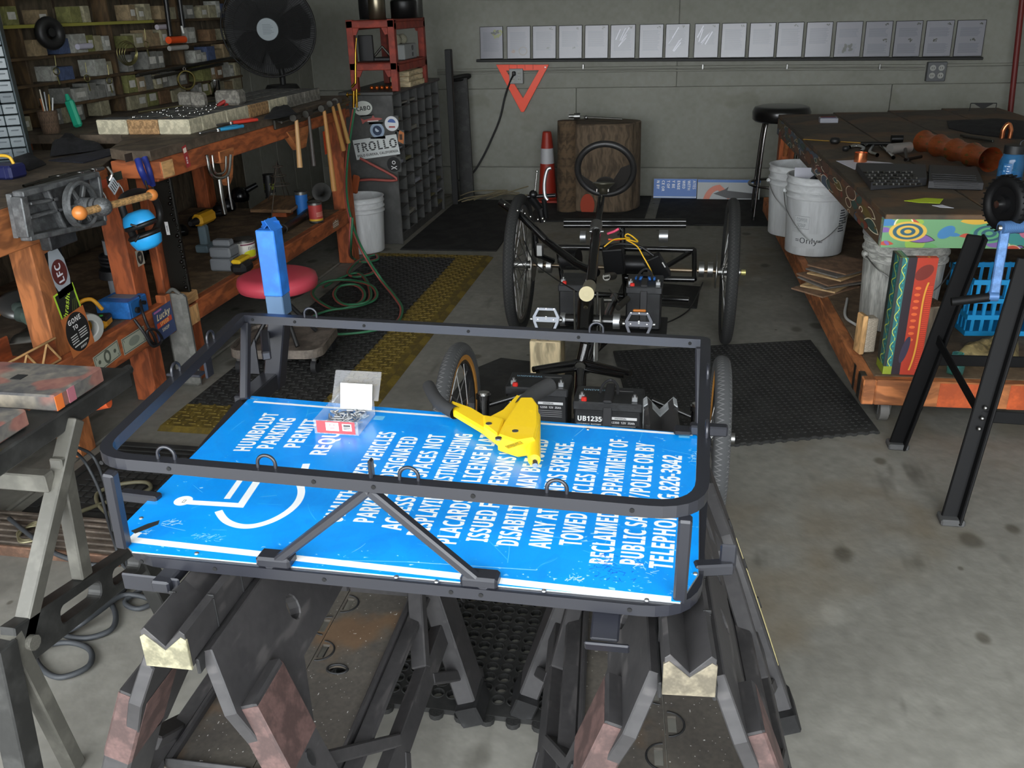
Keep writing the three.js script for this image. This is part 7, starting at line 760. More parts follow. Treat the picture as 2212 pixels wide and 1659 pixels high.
{ // painted corner leg of two boards
  const t1 = new THREE.MeshStandardMaterial({ roughness: 0.6, map: canvasTex(128, 1024, (g, w, h) => { g.fillStyle = '#b83a24'; g.fillRect(0, 0, w, h); g.fillStyle = '#2a2028'; g.fillRect(0, 0, w * .3, h); g.fillStyle = '#7a2c22'; g.beginPath(); g.ellipse(w * .6, h * .12, 34, 70, 0.3, 0, 7); g.fill(); g.fillStyle = '#e86a34'; for (let i = 0; i < 9; i++) { g.beginPath(); g.arc(w * .48, h * (.25 + i * .055), 13, 0, 7); g.fill(); } g.strokeStyle = '#e8a83a'; g.lineWidth = 8; g.beginPath(); g.moveTo(w * .8, h * .2); g.bezierCurveTo(w * .55, h * .4, w * .9, h * .7, w * .6, h * .96); g.stroke(); g.strokeStyle = '#f05030'; g.lineWidth = 5; for (let i = 0; i < 40; i++) { g.beginPath(); g.moveTo(w * .78, h * (.24 + i * .018)); g.lineTo(w * .97, h * (.235 + i * .018)); g.stroke(); } g.fillStyle = '#3a3448'; g.beginPath(); g.ellipse(w * .35, h * .78, 16, 120, 0.1, 0, 7); g.fill(); }) });
  const t2 = new THREE.MeshStandardMaterial({ roughness: 0.6, map: canvasTex(128, 1024, (g, w, h) => { g.fillStyle = '#2a6a6a'; g.fillRect(0, 0, w, h); g.fillStyle = '#28302e'; g.fillRect(0, 0, w * .35, h); g.strokeStyle = '#c8d04a'; g.lineWidth = 9; g.beginPath(); for (let i = 0; i < 60; i++) g.lineTo(w * (.62 + .22 * Math.sin(i * .8)), i / 60 * h); g.stroke(); g.fillStyle = '#2aa0a0'; for (let i = 0; i < 24; i++) { g.beginPath(); g.arc(w * .75, i / 24 * h, 9, 0, 7); g.fill(); } g.fillStyle = '#8a9a2a'; g.fillRect(0, h * .93, w, h * .07); }) });
  const q = cartPt(GY(1915, 808, DY)); const lx = q.x, lz = q.z; part('leg', new THREE.BoxGeometry(0.1, TY - 0.12 - DY, 0.03).translate(lx + 0.065, (TY - 0.12 + DY) / 2, lz - 0.015), t1, cart, 'leg board painted red with orange dots'); part('leg', new THREE.BoxGeometry(0.03, TY - 0.12 - DY, 0.1).translate(lx, (TY - 0.12 + DY) / 2, lz - 0.05), t2, cart, 'leg board painted teal with yellow squiggle'); part('leg', [span(0.01, 0.11, DY, TY - 0.12, -TL + 0.02, -TL + 0.12)], lum[0], cart, 'orange leg'); part('leg', [span(TW - 0.12, TW - 0.02, DY, TY - 0.12, -TL + 0.02, -TL + 0.12)], lum[0], cart); part('leg', [span(TW - 0.12, TW - 0.02, DY, TY - 0.12, -0.12, -0.02)], lum[0], cart); part('leg_brace', [bar(V(0.05, TY - 0.13, -TL + 0.15), V(0.05, TY - 0.33, -TL + 0.05), 0.06, 0.03)], lum[2], cart);
  for (const [x, z] of [[0.06, 0.12], [0.02, -TL + 0.25], [1.3, 0.12], [1.3, -TL + 0.25]]) { const f = part('caster', [box(0.1, 0.012, 0.08, x, DY - 0.107, z, 0.002), box(0.006, 0.06, 0.05, x - 0.022, 0.06, z, 0.002), box(0.006, 0.06, 0.05, x + 0.022, 0.06, z, 0.002), cyl(0.028, 0.028, 0.014, 18).translate(x, 0.087, z)], steel, cart); part('caster_wheel', [rod(V(x - 0.016, 0.042, z), V(x + 0.016, 0.042, z), 0.042, 0.042, 22)], M('wheel_grey', 0x6c6a66, 0.6), f); }
}
// ---------------------------------------------------------------- under the cart
const deckY = DY + 0.0005, dk = (px, py) => GY(px, py, deckY + 0.0005);
{ const p = dk(1762, 556).add(V(0, 0, -0.14)), o = bucket('white bucket of scraps lettered only on cart deck', p, 1.14, bucketWhite, { turn: -0.1, bail: 0.9 }); const h = 0.37 * 1.14, r = (0.132 + 0.018 * 0.2) * 1.14 + 0.001;
  const wrap = (y0, y1, a0, a1, draw) => { const t = canvasTex(512, 256, draw), R = (y) => mix(0.132, 0.15, y / 0.37) * 1.14 + 0.0012, g = new THREE.CylinderGeometry(R(y1 / 1.14), R(y0 / 1.14), y1 - y0, 20, 1, true, a0, a1 - a0).translate(0, (y0 + y1) / 2, 0); part('print', g, new THREE.MeshStandardMaterial({ map: t, roughness: 0.6, transparent: false }), o); };
  wrap(0.05, 0.13, -0.85, 0.35, (g, w, h_) => { g.fillStyle = '#c4c6c6'; g.fillRect(0, 0, w, h_); fillText(g, '=Only=', w * .52, h_ * .68, 130, '#22262a', ''); }); wrap(0.15, 0.225, -0.8, -0.22, (g, w, h_) => { g.fillStyle = '#c4c6c6'; g.fillRect(0, 0, w, h_); g.strokeStyle = '#6a6e72'; g.lineWidth = 5; g.strokeRect(20, 14, w - 40, h_ - 28); fillText(g, 'COPPER', w / 2, h_ * .45, 92, '#7a7e82', ''); fillText(g, 'SCRAP', w / 2, h_ * .84, 92, '#7a7e82', ''); }); wrap(0.12, 0.27, 0.7, 1.35, (g, w, h_) => { g.fillStyle = '#c4c6c6'; g.fillRect(0, 0, w, h_); g.fillStyle = '#30343a'; for (let i = 0; i < 9; i++) g.fillRect(60, 24 + i * 24, 150 + (i * 37 % 190), 11); });
  const s = thing('scrap_sheet', 'curled white sheet sticking out of lettered bucket', 'sheet', p.clone().setY(deckY + 0.3)); part('sheet', [boxUV(slab([[-0.16, 0], [-0.02, -0.02], [0.0, 0.1], [-0.06, 0.16], [-0.17, 0.17]], 0.004, 0.001)).rotateY(0.5)], M('sheet_white', 0xb9b9c2, 0.6), s); const b = thing('black_bowl', 'black round lid sticking out of lettered bucket', 'lid', p.clone().setY(deckY + 0.33)); part('bowl', [lathe([[0.001, 0.11], [0.05, 0.1], [0.1, 0.06], [0.12, 0.0], [0.115, 0.0], [0.09, 0.055], [0.001, 0.1]], 28).rotateZ(-0.2).translate(0.02, 0, 0)], M('bowl_black', 0x101010, 0.25), b); }
bucket('white bucket hidden behind the lettered bucket on cart deck', dk(1712, 520).add(V(0.02, 0, -0.2)), 1.1, bucketWhite, { turn: 0.2, bail: 0.9 });
bucket('paint smeared grey bucket with lid behind painted cart leg', dk(1925, 720).add(V(0.035, 0, -0.12)), 1.1, mottled('bucket_smear', [150, 150, 138], [204, 204, 196], 0.15, 0.6), { lid: mottled('lid_grey', [120, 122, 122], [160, 160, 158], 0.2, 0.6), turn: 0.3, bail: 0.5 });
{ const r = rng(17), L = ['torn brown cardboard piece stacked on the cart deck', 'thin plywood scrap stacked on the cart deck', 'grey board offcut stacked on the cart deck']; for (let i = 0; i < 7; i++) { const p = dk(1800 + i * 6, 640 - i * 4); solo('scrap_board', L[i % 3], 'board', [place([cbox(0.22 + r() * 0.08, 0.008, 0.17 + r() * 0.08, 0.001)], V(p.x - 0.02, deckY + 0.006 + i * 0.0105, p.z - 0.12), 0, 0.3 + r() * 0.9, 0)], [mottled('cardboard', [112, 84, 62], [146, 114, 88], 0.2, 0.9), rawWood, mottled('board_grey', [96, 90, 84], [124, 118, 110], 0.3, 0.9)][i % 3], 'flat scraps on the cart deck'); } }
{ const p = dk(1870, 765), o = thing('scrub_brush', 'wooden block brush with pale bristles standing on cart deck', 'brush', p, null, 0.25); part('back', [box(0.02, 0.16, 0.06, -0.022, 0.081, -0.02, 0.004)], endGrain, o); part('bristles', [box(0.045, 0.14, 0.05, 0.01, 0.078, -0.02, 0.004)], mottled('bristle', [146, 132, 112], [178, 166, 148], 0.02, 0.9), o).userData.kind = 'stuff'; }
{ const p = dk(1992, 768), o = thing('wooden_block', 'big grey weathered timber block on the cart deck', 'block', p, null, 0.35); part('timber', [box(0.15, 0.2, 0.15, 0, 0.101, -0.06, 0.005)], wood('timber_grey', [108, 98, 86], [140, 128, 112], 0.8), o); part('drilled_top', [box(0.135, 0.0012, 0.135, 0, 0.2015, -0.06, 0.0003)], mottled('drilled', [70, 50, 34], [140, 104, 72], 0.03, 0.9), o); }
{ const p = dk(2160, 720), o = thing('milk_crate', 'bright blue plastic crate on the cart deck behind stand', 'crate', p, null, 0.1), b = M('crate_blue', 0x1f9ad8, 0.45), w = 0.3, d = 0.26, h = 0.24; for (const s of [-1, 1]) { for (let i = 0; i < 8; i++) part('slat', [box(0.014, h, 0.006, -w / 2 + 0.02 + i * 0.037, h / 2, s * d / 2 - 0.1)], b, o); for (let i = 0; i < 7; i++) part('slat', [box(0.006, h, 0.014, s * w / 2, h / 2, -d / 2 + 0.02 + i * 0.037 - 0.1)], b, o); } for (const y of [0.011, 0.08, 0.15, h - 0.012]) part('rail', [sweepRect([V(-w / 2, y, -d / 2 - 0.1), V(w / 2, y, -d / 2 - 0.1), V(w / 2, y, d / 2 - 0.1), V(-w / 2, y, d / 2 - 0.1)], 0.01, 0.02, true)], b, o); part('base', [span(-w / 2, w / 2, 0, 0.006, -d / 2 - 0.1, d / 2 - 0.1)], b, o); }
{ const p = dk(2062, 806), o = thing('glass_jar', 'teal glass jar lying near the cart deck edge', 'jar', p); part('jar', [lathe([[0.001, 0.002], [0.03, 0.002], [0.033, 0.05], [0.02, 0.07], [0.02, 0.08], [0.017, 0.08], [0.017, 0.068], [0.03, 0.048], [0.027, 0.006], [0.001, 0.006]], 22)], MP('glass_teal', { color: 0x9fe0dc, roughness: 0.05, transmission: 0.9, thickness: 0, ior: 1.45 }), o); }
solo('leather_scraps', 'pile of tan leather scraps on the cart deck by crate', 'scraps', heap([[2060, 780], [2120, 790], [2200, 790], [2200, 740], [2120, 745], [2075, 760]], 0.07, 41, deckY + 0.0005), mottled('leather', [110, 92, 58], [168, 148, 100], 0.12, 0.9));
solo('plastic_bail', 'white plastic handle leaning by the paint smeared bucket', 'handle', [pipe([dk(1815, 648).add(V(0.03, 0.0075, 0)), dk(1812, 690).add(V(0.03, 0.0075, 0)), dk(1840, 706).add(V(0.02, 0.0075, 0))], 0.006)], M('handle_white', 0xb8b8b4, 0.5));
// ---------------------------------------------------------------- on the cart
const tp = (px, py, h = 0) => GY(px, py, TY + 0.0008 + h);
{ const o = thing('copper_pipe', 'hammered copper pipe lying on the painted cart', 'pipe', tp(2030, 340)), cop = new THREE.MeshStandardMaterial({ metalness: 0.85, roughness: 0.32, map: tex(256, 0.3, (u, v) => { const s = fbm(n1, u, v, 6, 4); return mix3(mix3([176, 90, 48], [222, 130, 84], s), [120, 118, 66], sstep(0.58, 0.72, fbm(n2, u, v, 6, 3)) * 0.8); }) }); const a = tp(1995, 305, 0.056), b = tp(2140, 345, 0.056), d = b.clone().sub(a); const pr = []; for (let i = 0; i <= 24; i++) pr.push([0.045 + (i % 6 === 0 ? 0.009 : 0) - (i % 6 === 3 ? 0.003 : 0), i / 24 * d.length()]); wpart('pipe', lathe(pr, 28).rotateZ(-Math.PI / 2).translate(-d.length() / 2, 0, 0).applyMatrix4(frameOf(a, b)), cop, o); }
{ const p = tp(2172, 425), o = thing('water_bottle', 'translucent blue water bottle with measuring scale on cart', 'bottle', p), bl = MP('bottle_blue', { color: 0x4a9ad0, roughness: 0.12, transmission: 0.75, thickness: 0, ior: 1.4 }), R = 0.045; part('bottle', [lathe([[0.001, 0.002], [R - 0.006, 0.002], [R, 0.01], [R, 0.135], [R - 0.008, 0.155], [R - 0.012, 0.165]], 30)], bl, o); part('water', [lathe([[0.001, 0.004], [R - 0.004, 0.005], [R - 0.003, 0.1], [0.001, 0.1]], 26)], MP('water_blue', { color: 0x2a78b8, roughness: 0.05, transmission: 0.6, thickness: 0 }), o); part('cap', [cyl(0.037, 0.037, 0.03, 28).translate(0, 0.18, 0)], M('cap_black', 0x141618, 0.5), o); const t = canvasTex(128, 256, (g) => { g.fillStyle = '#1c5a8c'; g.fillRect(0, 0, 128, 256); g.fillStyle = '#dfe8ee'; for (let i = 0; i < 12; i++) { g.fillRect(60, 20 + i * 19, i % 2 ? 20 : 40, 4); if (i % 2 === 0) { g.font = '16px sans-serif'; g.fillText(String(1000 - i * 80), 14, 28 + i * 19); } } }); const g = new THREE.CylinderGeometry(R + 0.001, R + 0.001, 0.12, 10, 1, true, -0.95, 0.7).translate(0, 0.072, 0); part('scale', g, new THREE.MeshStandardMaterial({ map: t, roughness: 0.4 }), o); part('carry_loop', [ring(0.014, 0.004, 18, 6).translate(0.03, 0.2, 0)], M('cap_black', 0x141618, 0.5), o); }
{ const c = [tp(1850, 368), tp(2000, 385), tp(1945, 440), tp(1880, 432)], o = thing('stamp_tray', 'dark grey tray of steel letter stamps on painted cart', 'tray', tp(1920, 400)), dkp = M('tray_dark', 0x2c2c2e, 0.5); const a = tp(1862, 375), b = tp(1995, 382); const t1 = [[1848, 368], [1998, 372], [2000, 402], [1880, 412]].map(([x, y]) => { const q = tp(x, y); return [q.x, -q.z]; }); wpart('tray', [boxUV(flat(slab(t1, 0.035, 0.004))).translate(0, TY + 0.001, 0)], dkp, o); const r = rng(3); for (let i = 0; i < 5; i++) for (let k = 0; k < 9; k++) { const q = tp(1866 + k * 12 + i * 5, 372 + i * 6.5, 0.036), e = q.clone().add(V(0.01, 0.004, 0.018)); wpart('stamp', [rod(q, e, 0.0045, 0.0045, 6)], (i + k) % 3 ? steel : darkSteel, o); } }
{ const o = thing('stamp_tray', 'empty dark ribbed tray beside the stamp tray on cart', 'tray', tp(2060, 400)), t1 = [[2005, 372], [2108, 378], [2122, 412], [2004, 408]].map(([x, y]) => { const q = tp(x, y); return [q.x, -q.z]; }); wpart('tray', [boxUV(flat(slab(t1, 0.034, 0.004))).translate(0, TY + 0.001, 0)], M('tray_dark', 0x2c2c2e, 0.5), o); const rb = []; for (let i = 0; i < 7; i++) wpart('rib', [bar(tp(2012 + i, 376 + i * 4.5, 0.036), tp(2108 + i * 1.5, 380 + i * 4.5, 0.036), 0.003, 0.004)], M('tray_mid', 0x3c3c3e, 0.5), o); }
{ const t1 = [[1806, 348], [1850, 346], [1920, 352], [1952, 358], [1940, 364], [1845, 366]].map(([x, y]) => { const q = tp(x, y); return [q.x, -q.z]; }); solo('paper_sheet', 'white paper sheet under the stamp tray on cart', 'paper', [boxUV(flat(slab(t1, 0.0015))).translate(0, TY + 0.001, 0)], M('paper_white2', 0xc9c9d2, 0.9)); }
{ const p = tp(1858, 350), o = thing('copper_cuff', 'short shiny copper cuff standing on white paper', 'cuff', p); part('cuff', [lathe([[0.03, 0.002], [0.03, 0.045], [0.028, 0.045], [0.028, 0.002]], 26)], M('copper_bright', 0xd8865a, 0.25, 0.9), o); }
{ const p = tp(1940, 318), o = thing('sanding_drum', 'black power tool with pale drum lying on cart', 'power tool', p), P = (a, b, h) => tp(a, b, h); wpart('drum', [rod(P(1922, 322, 0.03), P(1965, 318, 0.03), 0.026, 0.026, 20)], M('drum_pale', 0x7f7c78, 0.4, 0.3), o); wpart('arm', [rod(P(1860, 310, 0.02), P(1925, 310, 0.03), 0.01), rod(P(1925, 300, 0.035), P(1950, 300, 0.035), 0.02), rod(P(1955, 345, 0.014), P(1990, 338, 0.02), 0.008), rod(P(1955, 318, 0.03), P(1960, 345, 0.014), 0.008), rod(P(1962, 320, 0.03), P(1985, 308, 0.03), 0.007)], M('arm_black', 0x161616, 0.35, 0.4), o); }
{ const L = [['chrome curved lever lying on the cart top', [[1900, 312], [1915, 325], [1930, 340]]], ['bright steel links heaped on the cart top', [[1835, 318], [1850, 315], [1865, 320], [1860, 328]]], ['twisted steel fitting lying on the cart top', [[1865, 316], [1885, 312], [1880, 330], [1895, 335]]]]; for (const [l, pts] of L) solo('steel_fitting', l, 'fitting', [pipe(pts.map(([a, b]) => tp(a, b, 0.012)), 0.01, 8)], chrome); solo('knob', 'black rubber knob lying on the cart top', 'knob', [lathe([[0.001, 0], [0.02, 0], [0.028, 0.014], [0.02, 0.03], [0.001, 0.032]], 18).translate(tp(1803, 310).x, TY + 0.001, tp(1803, 310).z)], M('knob_black', 0x161616, 0.5)); solo('knob', 'small black rubber stopper beside steel links on cart', 'knob', [lathe([[0.001, 0], [0.014, 0], [0.018, 0.014], [0.014, 0.024], [0.001, 0.025]], 16).translate(tp(1826, 326).x, TY + 0.001, tp(1826, 326).z)], M('knob_black', 0x161616, 0.5)); solo('brass_rod', 'thin brass rod lying across the far cart top', 'rod', [rod(tp(1735, 301, 0.004), tp(1880, 310, 0.004), 0.0035, 0.0035, 6)], brassPale()); function brassPale() { return M('brass_pale2', 0xc09a4c, 0.3, 0.9); } }
{ const p = tp(1790, 266), o = thing('small_box', 'small clear box with red and blue label on cart', 'box', p); part('box', [box(0.11, 0.03, 0.08, 0, 0.016, -0.03, 0.003)], M('box_clear', 0x8f9098, 0.3), o); part('label', [box(0.09, 0.001, 0.03, 0, 0.0316, -0.05, 0.0003)], M('label_red', 0x9a3a34, 0.6), o); part('label', [box(0.09, 0.001, 0.02, 0, 0.0316, -0.02, 0.0003)], M('label_blue', 0x3a5a8a, 0.6), o); }
solo('black_fabric', 'flat black fabric draped over the far side of cart', 'fabric', heap([[2045, 262], [2140, 258], [2210, 262], [2240, 300], [2180, 300], [2100, 290], [2050, 278]], 0.02, 33, TY + 0.001), cloth); { const a = tp(2075, 292, 0.012), b = tp(2140, 302, 0.012); solo('steel_bar', 'pair of bright steel bars lying beside copper pipe', 'bar', [bar(a, b, 0.012, 0.014), bar(a.clone().add(V(0, 0, 0.05)), b.clone().add(V(0, 0, 0.05)), 0.012, 0.012)], darkSteel); }
{ const t = [[1953, 434], [2000, 428], [2038, 430], [2030, 440], [1985, 438]].map(([x, y]) => { const q = tp(x, y); return [q.x, -q.z]; }); solo('green_foil', 'lime green foil strip lying on the cart top', 'foil', [boxUV(flat(slab(t, 0.001))).translate(0, TY + 0.001, 0)], M('foil_lime', 0xb4c81c, 0.5)); const t3 = [[2013, 444], [2035, 443], [2060, 450], [2030, 448]].map(([x, y]) => { const q = tp(x, y); return [q.x, -q.z]; }); solo('paper_scrap', 'small white paper scrap lying near lime foil', 'paper', [boxUV(flat(slab(t3, 0.001))).translate(0, TY + 0.001, 0)], M('paper_white2', 0xc9c9d2, 0.9)); }
{ const p = tp(2172, 300), o = thing('copper_dome', 'polished copper arch standing behind the blue bottle', 'copper', p); part('arch', [pipe([V(-0.02, 0.003, 0), V(-0.018, 0.05, 0), V(0, 0.078, 0), V(0.018, 0.05, 0), V(0.02, 0.003, 0)], 0.012, 10)], M('copper_bright', 0xd8865a, 0.25, 0.9), o); }
{ const p = tp(2122, 240), o = thing('wire_basket', 'small black wire stand on the far edge of cart', 'stand', p); part('frame', [rod(V(-0.08, 0, 0), V(-0.08, 0.05, 0), 0.003), rod(V(0.08, 0, 0), V(0.08, 0.05, 0), 0.003), rod(V(-0.08, 0.05, 0), V(0.08, 0.05, 0), 0.003), boxUV(slab([[-0.06, 0.048], [0, 0.012], [0.06, 0.048]], 0.004))], M('wire_dark', 0x1c1c1c, 0.5), o); }
// ---------------------------------------------------------------- hand cranked machine on its black stand
{ const o = thing('crank_machine', 'black hand cranked machine on a splayed steel stand', 'machine', V(1.05, 0, -2.75)), blk = MP('stand_black', { color: 0x0a0a0b, roughness: 0.55, specularIntensity: 0.45 }), sT = (x, z) => V(x, 0.8, z), f1 = GY(2050, 1128), f2 = GY(1935, 966), f3 = V(1.62, 0, -2.5), f4 = V(1.62, 0, -3.1), t1 = PZ(2214, 555, -2.72), t2 = PZ(2092, 500, -2.95);
  const feet = [f1, f2, f3, f4], tops = [V(t1.x, t1.y, -2.7), V(t2.x + 0.01, t2.y, -2.9), V(1.4, 0.78, -2.7), V(1.4, 0.78, -2.95)];
  feet.forEach((f, i) => { const w = i < 2 ? 0.055 : 0.05, up = V(0, 0, 1); wpart('leg', [bar(f.clone().setY(0.004), tops[i], 0.012, w, up), bar(f.clone().setY(0.004).add(V(0.022, 0, 0.012)), tops[i].clone().add(V(0.022, 0, 0.012)), w * 0.8, 0.01, up)], blk, o); wpart('foot', [box(0.07, 0.022, 0.06, f.x + 0.004, 0.0115, f.z, 0.005)], M('foot_grey', 0x4c4c4c, 0.6), o); });
  const md = (i, t) => feet[i].clone().lerp(tops[i], t); wpart('stretcher', [bar(md(0, 0.42), md(1, 0.55), 0.035, 0.006, V(0, 1, 0)), bar(md(0, 0.42), md(2, 0.42), 0.04, 0.006, V(0, 1, 0)), bar(md(1, 0.45), md(3, 0.45), 0.04, 0.006, V(0, 1, 0))], blk, o); for (const [i, t] of [[0, 0.42], [0, 0.46], [0, 0.38]]) { const p = md(i, t).add(V(0, 0, 0.012)); wpart('bolt', [ball(0.007, p.x, p.y, p.z + 0.006, 8)], steel, o); }
  wpart('table', [span(1.08, 1.5, 0.74, 0.79, -3.0, -2.6)], blk, o); wpart('body', [span(1.2, 1.45, 0.79, 0.98, -2.92, -2.68), rod(V(1.12, 0.88, -2.72), V(1.4, 0.88, -2.8), 0.03, 0.03, 16)], blk, o);
  const wc = PZ(2172, 440, -2.66), wm = (g) => place(g, wc, 0, -1.15, 0); wpart('hand_wheel', wm([ring(0.062, 0.016, 36, 10), boxUV(slab(disc(0.056, 26), 0.01)).translate(0, 0, -0.005)]), blk, o); wpart('wheel_hub', wm([cyl(0.024, 0.024, 0.04, 18).rotateX(Math.PI / 2)]), blk, o); wpart('hub_nut', wm([cyl(0.011, 0.011, 0.012, 6).rotateX(Math.PI / 2).translate(0, 0, 0.024)]), chrome, o); const kn = []; for (let i = 0; i < 30; i++) { const a = i / 30 * 6.283; kn.push(box(0.006, 0.004, 0.026, 0.078 * Math.cos(a), 0.078 * Math.sin(a), 0)); } wpart('knurling', wm(kn), blk, o).userData.kind = 'stuff';
  const a = PZ(2172, 492, -2.6), b = PZ(2147, 640, -2.58); wpart('crank_arm', [bar(a, b, 0.012, 0.026, V(0, 0, 1)), rod(a.clone().add(V(-0.012, 0, 0)), a.clone().add(V(0.05, 0, -0.02)), 0.018, 0.018, 16), rod(b.clone().add(V(-0.015, 0, 0)), b.clone().add(V(0.01, 0, 0)), 0.014, 0.014, 14)], mottled('arm_blue', [62, 96, 146], [86, 126, 178], 0.1, 0.4, 0.3), o, 'blue crank arm'); wpart('arm_bolt', [rod(a.clone().add(V(-0.02, 0, 0.004)), a.clone().add(V(-0.012, 0, 0.004)), 0.009, 0.009, 8)], chrome, o); const h = PZ(2055, 652, -2.58); wpart('crank_handle', [rod(h, b.clone().add(V(-0.012, -0.003, 0)), 0.012, 0.013, 16)], blk, o); }
// ---------------------------------------------------------------- black round stool
{ const p = V(PZ(1686, 268, -6.72).x, 0.0127, -6.72), o = thing('bar_stool', 'round black stool with chrome legs beside the cart', 'stool', p), sx = 0, R = 0.19, h = 0.7; const c = GY(1690, 268, 0.76); const dx = c.x - p.x, dz = c.z - p.z; part('seat', [lathe([[0.001, h - 0.02], [R - 0.01, h - 0.02], [R + 0.008, h - 0.005], [R + 0.012, h + 0.045], [R - 0.002, h + 0.075], [R - 0.03, h + 0.084], [0.001, h + 0.086]], 44)], MP('seat_black', { color: 0x0e0e0e, roughness: 0.28, clearcoat: 0.3 }), o); for (let i = 0; i < 4; i++) { const a = i * 1.571 + 0.785, c1 = Math.cos(a), s1 = Math.sin(a); part('leg', [pipe([V(c1 * 0.09, h - 0.008, s1 * 0.09), V(c1 * 0.135, h - 0.016, s1 * 0.135), V(c1 * 0.15, h - 0.05, s1 * 0.15), V(c1 * 0.2, 0.02, s1 * 0.2)], 0.011, 10, false, 24)], M('stool_chrome', 0x8a8886, 0.22, 1), o); part('foot', [cyl(0.014, 0.015, 0.025, 14).translate(c1 * 0.2, 0.013, s1 * 0.2)], M('foot_black', 0x161616, 0.6), o); } part('foot_ring', [ring(0.185, 0.01, 44, 8).rotateX(Math.PI / 2).translate(0, 0.24, 0)], M('stool_chrome', 0x8a8886, 0.22, 1), o); }
// ================================================================ back wall
const WZ = BACK, wl = (px, py, d = 0) => PZ(px, py, WZ + d);
const trimMat = M('ledge_black', 0x1a1a18, 0.6);
solo('picture_ledge', 'long thin black picture ledge holding the framed sheets', 'ledge', [bar(wl(1030, 131, 0.025), wl(2122, 126, 0.025), 0.02, 0.05)], trimMat);
solo('picture_ledge', 'upper black ledge along the top of the wall', 'ledge', [bar(wl(1032, -3, 0.025), wl(2125, -8, 0.025), 0.02, 0.05)], trimMat);
{ const xs = [1037, 1095, 1150, 1206, 1262, 1317, 1379, 1435, 1497, 1555, 1615, 1675, 1736, 1799, 1862, 1926, 1991, 2057], ws = [51, 52, 52, 52, 52, 55, 53, 53, 54, 55, 57, 57, 58, 59, 60, 60, 62, 64], r = rng(202);
  const pics = ['leafy drawing at its top corner', 'round fruit drawings along the bottom', 'small seed drawing near the bottom', 'two tiny drawings near the bottom', 'plain faint text only', 'painted bright plastic glare streaks', 'plain text under faint streaks', 'strong painted diagonal glare streaks', 'small pod drawing at the top', 'dark sprig drawing at its top', 'single tiny drawing at the bottom', 'leaf drawing at its top corner', 'plant drawing at the top edge', 'large spiky fish drawing below text', 'round flower drawing in the middle', 'crab drawing in the middle', 'three tiny drawings in the middle', 'bird drawing in its lower middle'];
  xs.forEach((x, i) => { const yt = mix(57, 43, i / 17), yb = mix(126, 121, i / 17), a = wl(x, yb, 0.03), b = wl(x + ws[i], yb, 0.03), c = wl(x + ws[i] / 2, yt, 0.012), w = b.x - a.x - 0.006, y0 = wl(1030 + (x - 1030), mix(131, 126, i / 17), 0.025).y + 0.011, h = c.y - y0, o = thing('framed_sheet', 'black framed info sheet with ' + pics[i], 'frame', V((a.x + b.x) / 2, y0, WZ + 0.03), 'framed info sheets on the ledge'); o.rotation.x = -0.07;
    part('back_frame', [box(w, h, 0.006, 0, h / 2, 0, 0.0015)], trimMat, o);
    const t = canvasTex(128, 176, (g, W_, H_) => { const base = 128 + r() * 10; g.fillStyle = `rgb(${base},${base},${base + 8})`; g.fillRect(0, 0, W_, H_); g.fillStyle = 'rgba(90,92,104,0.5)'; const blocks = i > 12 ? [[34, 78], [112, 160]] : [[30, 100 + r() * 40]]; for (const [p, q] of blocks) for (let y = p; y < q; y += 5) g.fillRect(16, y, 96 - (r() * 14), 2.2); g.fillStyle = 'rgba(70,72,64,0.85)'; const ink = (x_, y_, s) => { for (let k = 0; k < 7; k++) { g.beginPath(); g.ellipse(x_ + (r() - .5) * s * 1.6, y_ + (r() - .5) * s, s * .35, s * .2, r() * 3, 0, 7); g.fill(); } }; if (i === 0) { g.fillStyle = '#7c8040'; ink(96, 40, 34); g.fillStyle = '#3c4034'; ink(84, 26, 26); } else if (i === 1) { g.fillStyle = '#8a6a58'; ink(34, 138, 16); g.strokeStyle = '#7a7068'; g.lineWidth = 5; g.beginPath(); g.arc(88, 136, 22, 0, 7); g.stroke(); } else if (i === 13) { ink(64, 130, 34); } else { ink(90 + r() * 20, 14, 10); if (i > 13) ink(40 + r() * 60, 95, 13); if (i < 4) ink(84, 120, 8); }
      if ([5, 7, 8].includes(i)) { g.strokeStyle = 'rgba(225,226,238,0.85)'; for (let k = 0; k < 5; k++) { g.lineWidth = 2 + r() * 5; g.beginPath(); const x_ = 10 + r() * 50, y_ = 70 + r() * 80; g.moveTo(x_, y_); g.lineTo(x_ + 20 + r() * 25, y_ - 35 - r() * 40); g.stroke(); } } });  // glare on the plastic is painted into the sheet colour as pale streaks
    part('sheet', [new THREE.PlaneGeometry(w - 0.008, h - 0.008).translate(0, h / 2, 0.0036)], MP('sheet_' + i, { map: t, roughness: 0.35, clearcoat: 0.5, clearcoatRoughness: 0.2 }), o);
  });
}
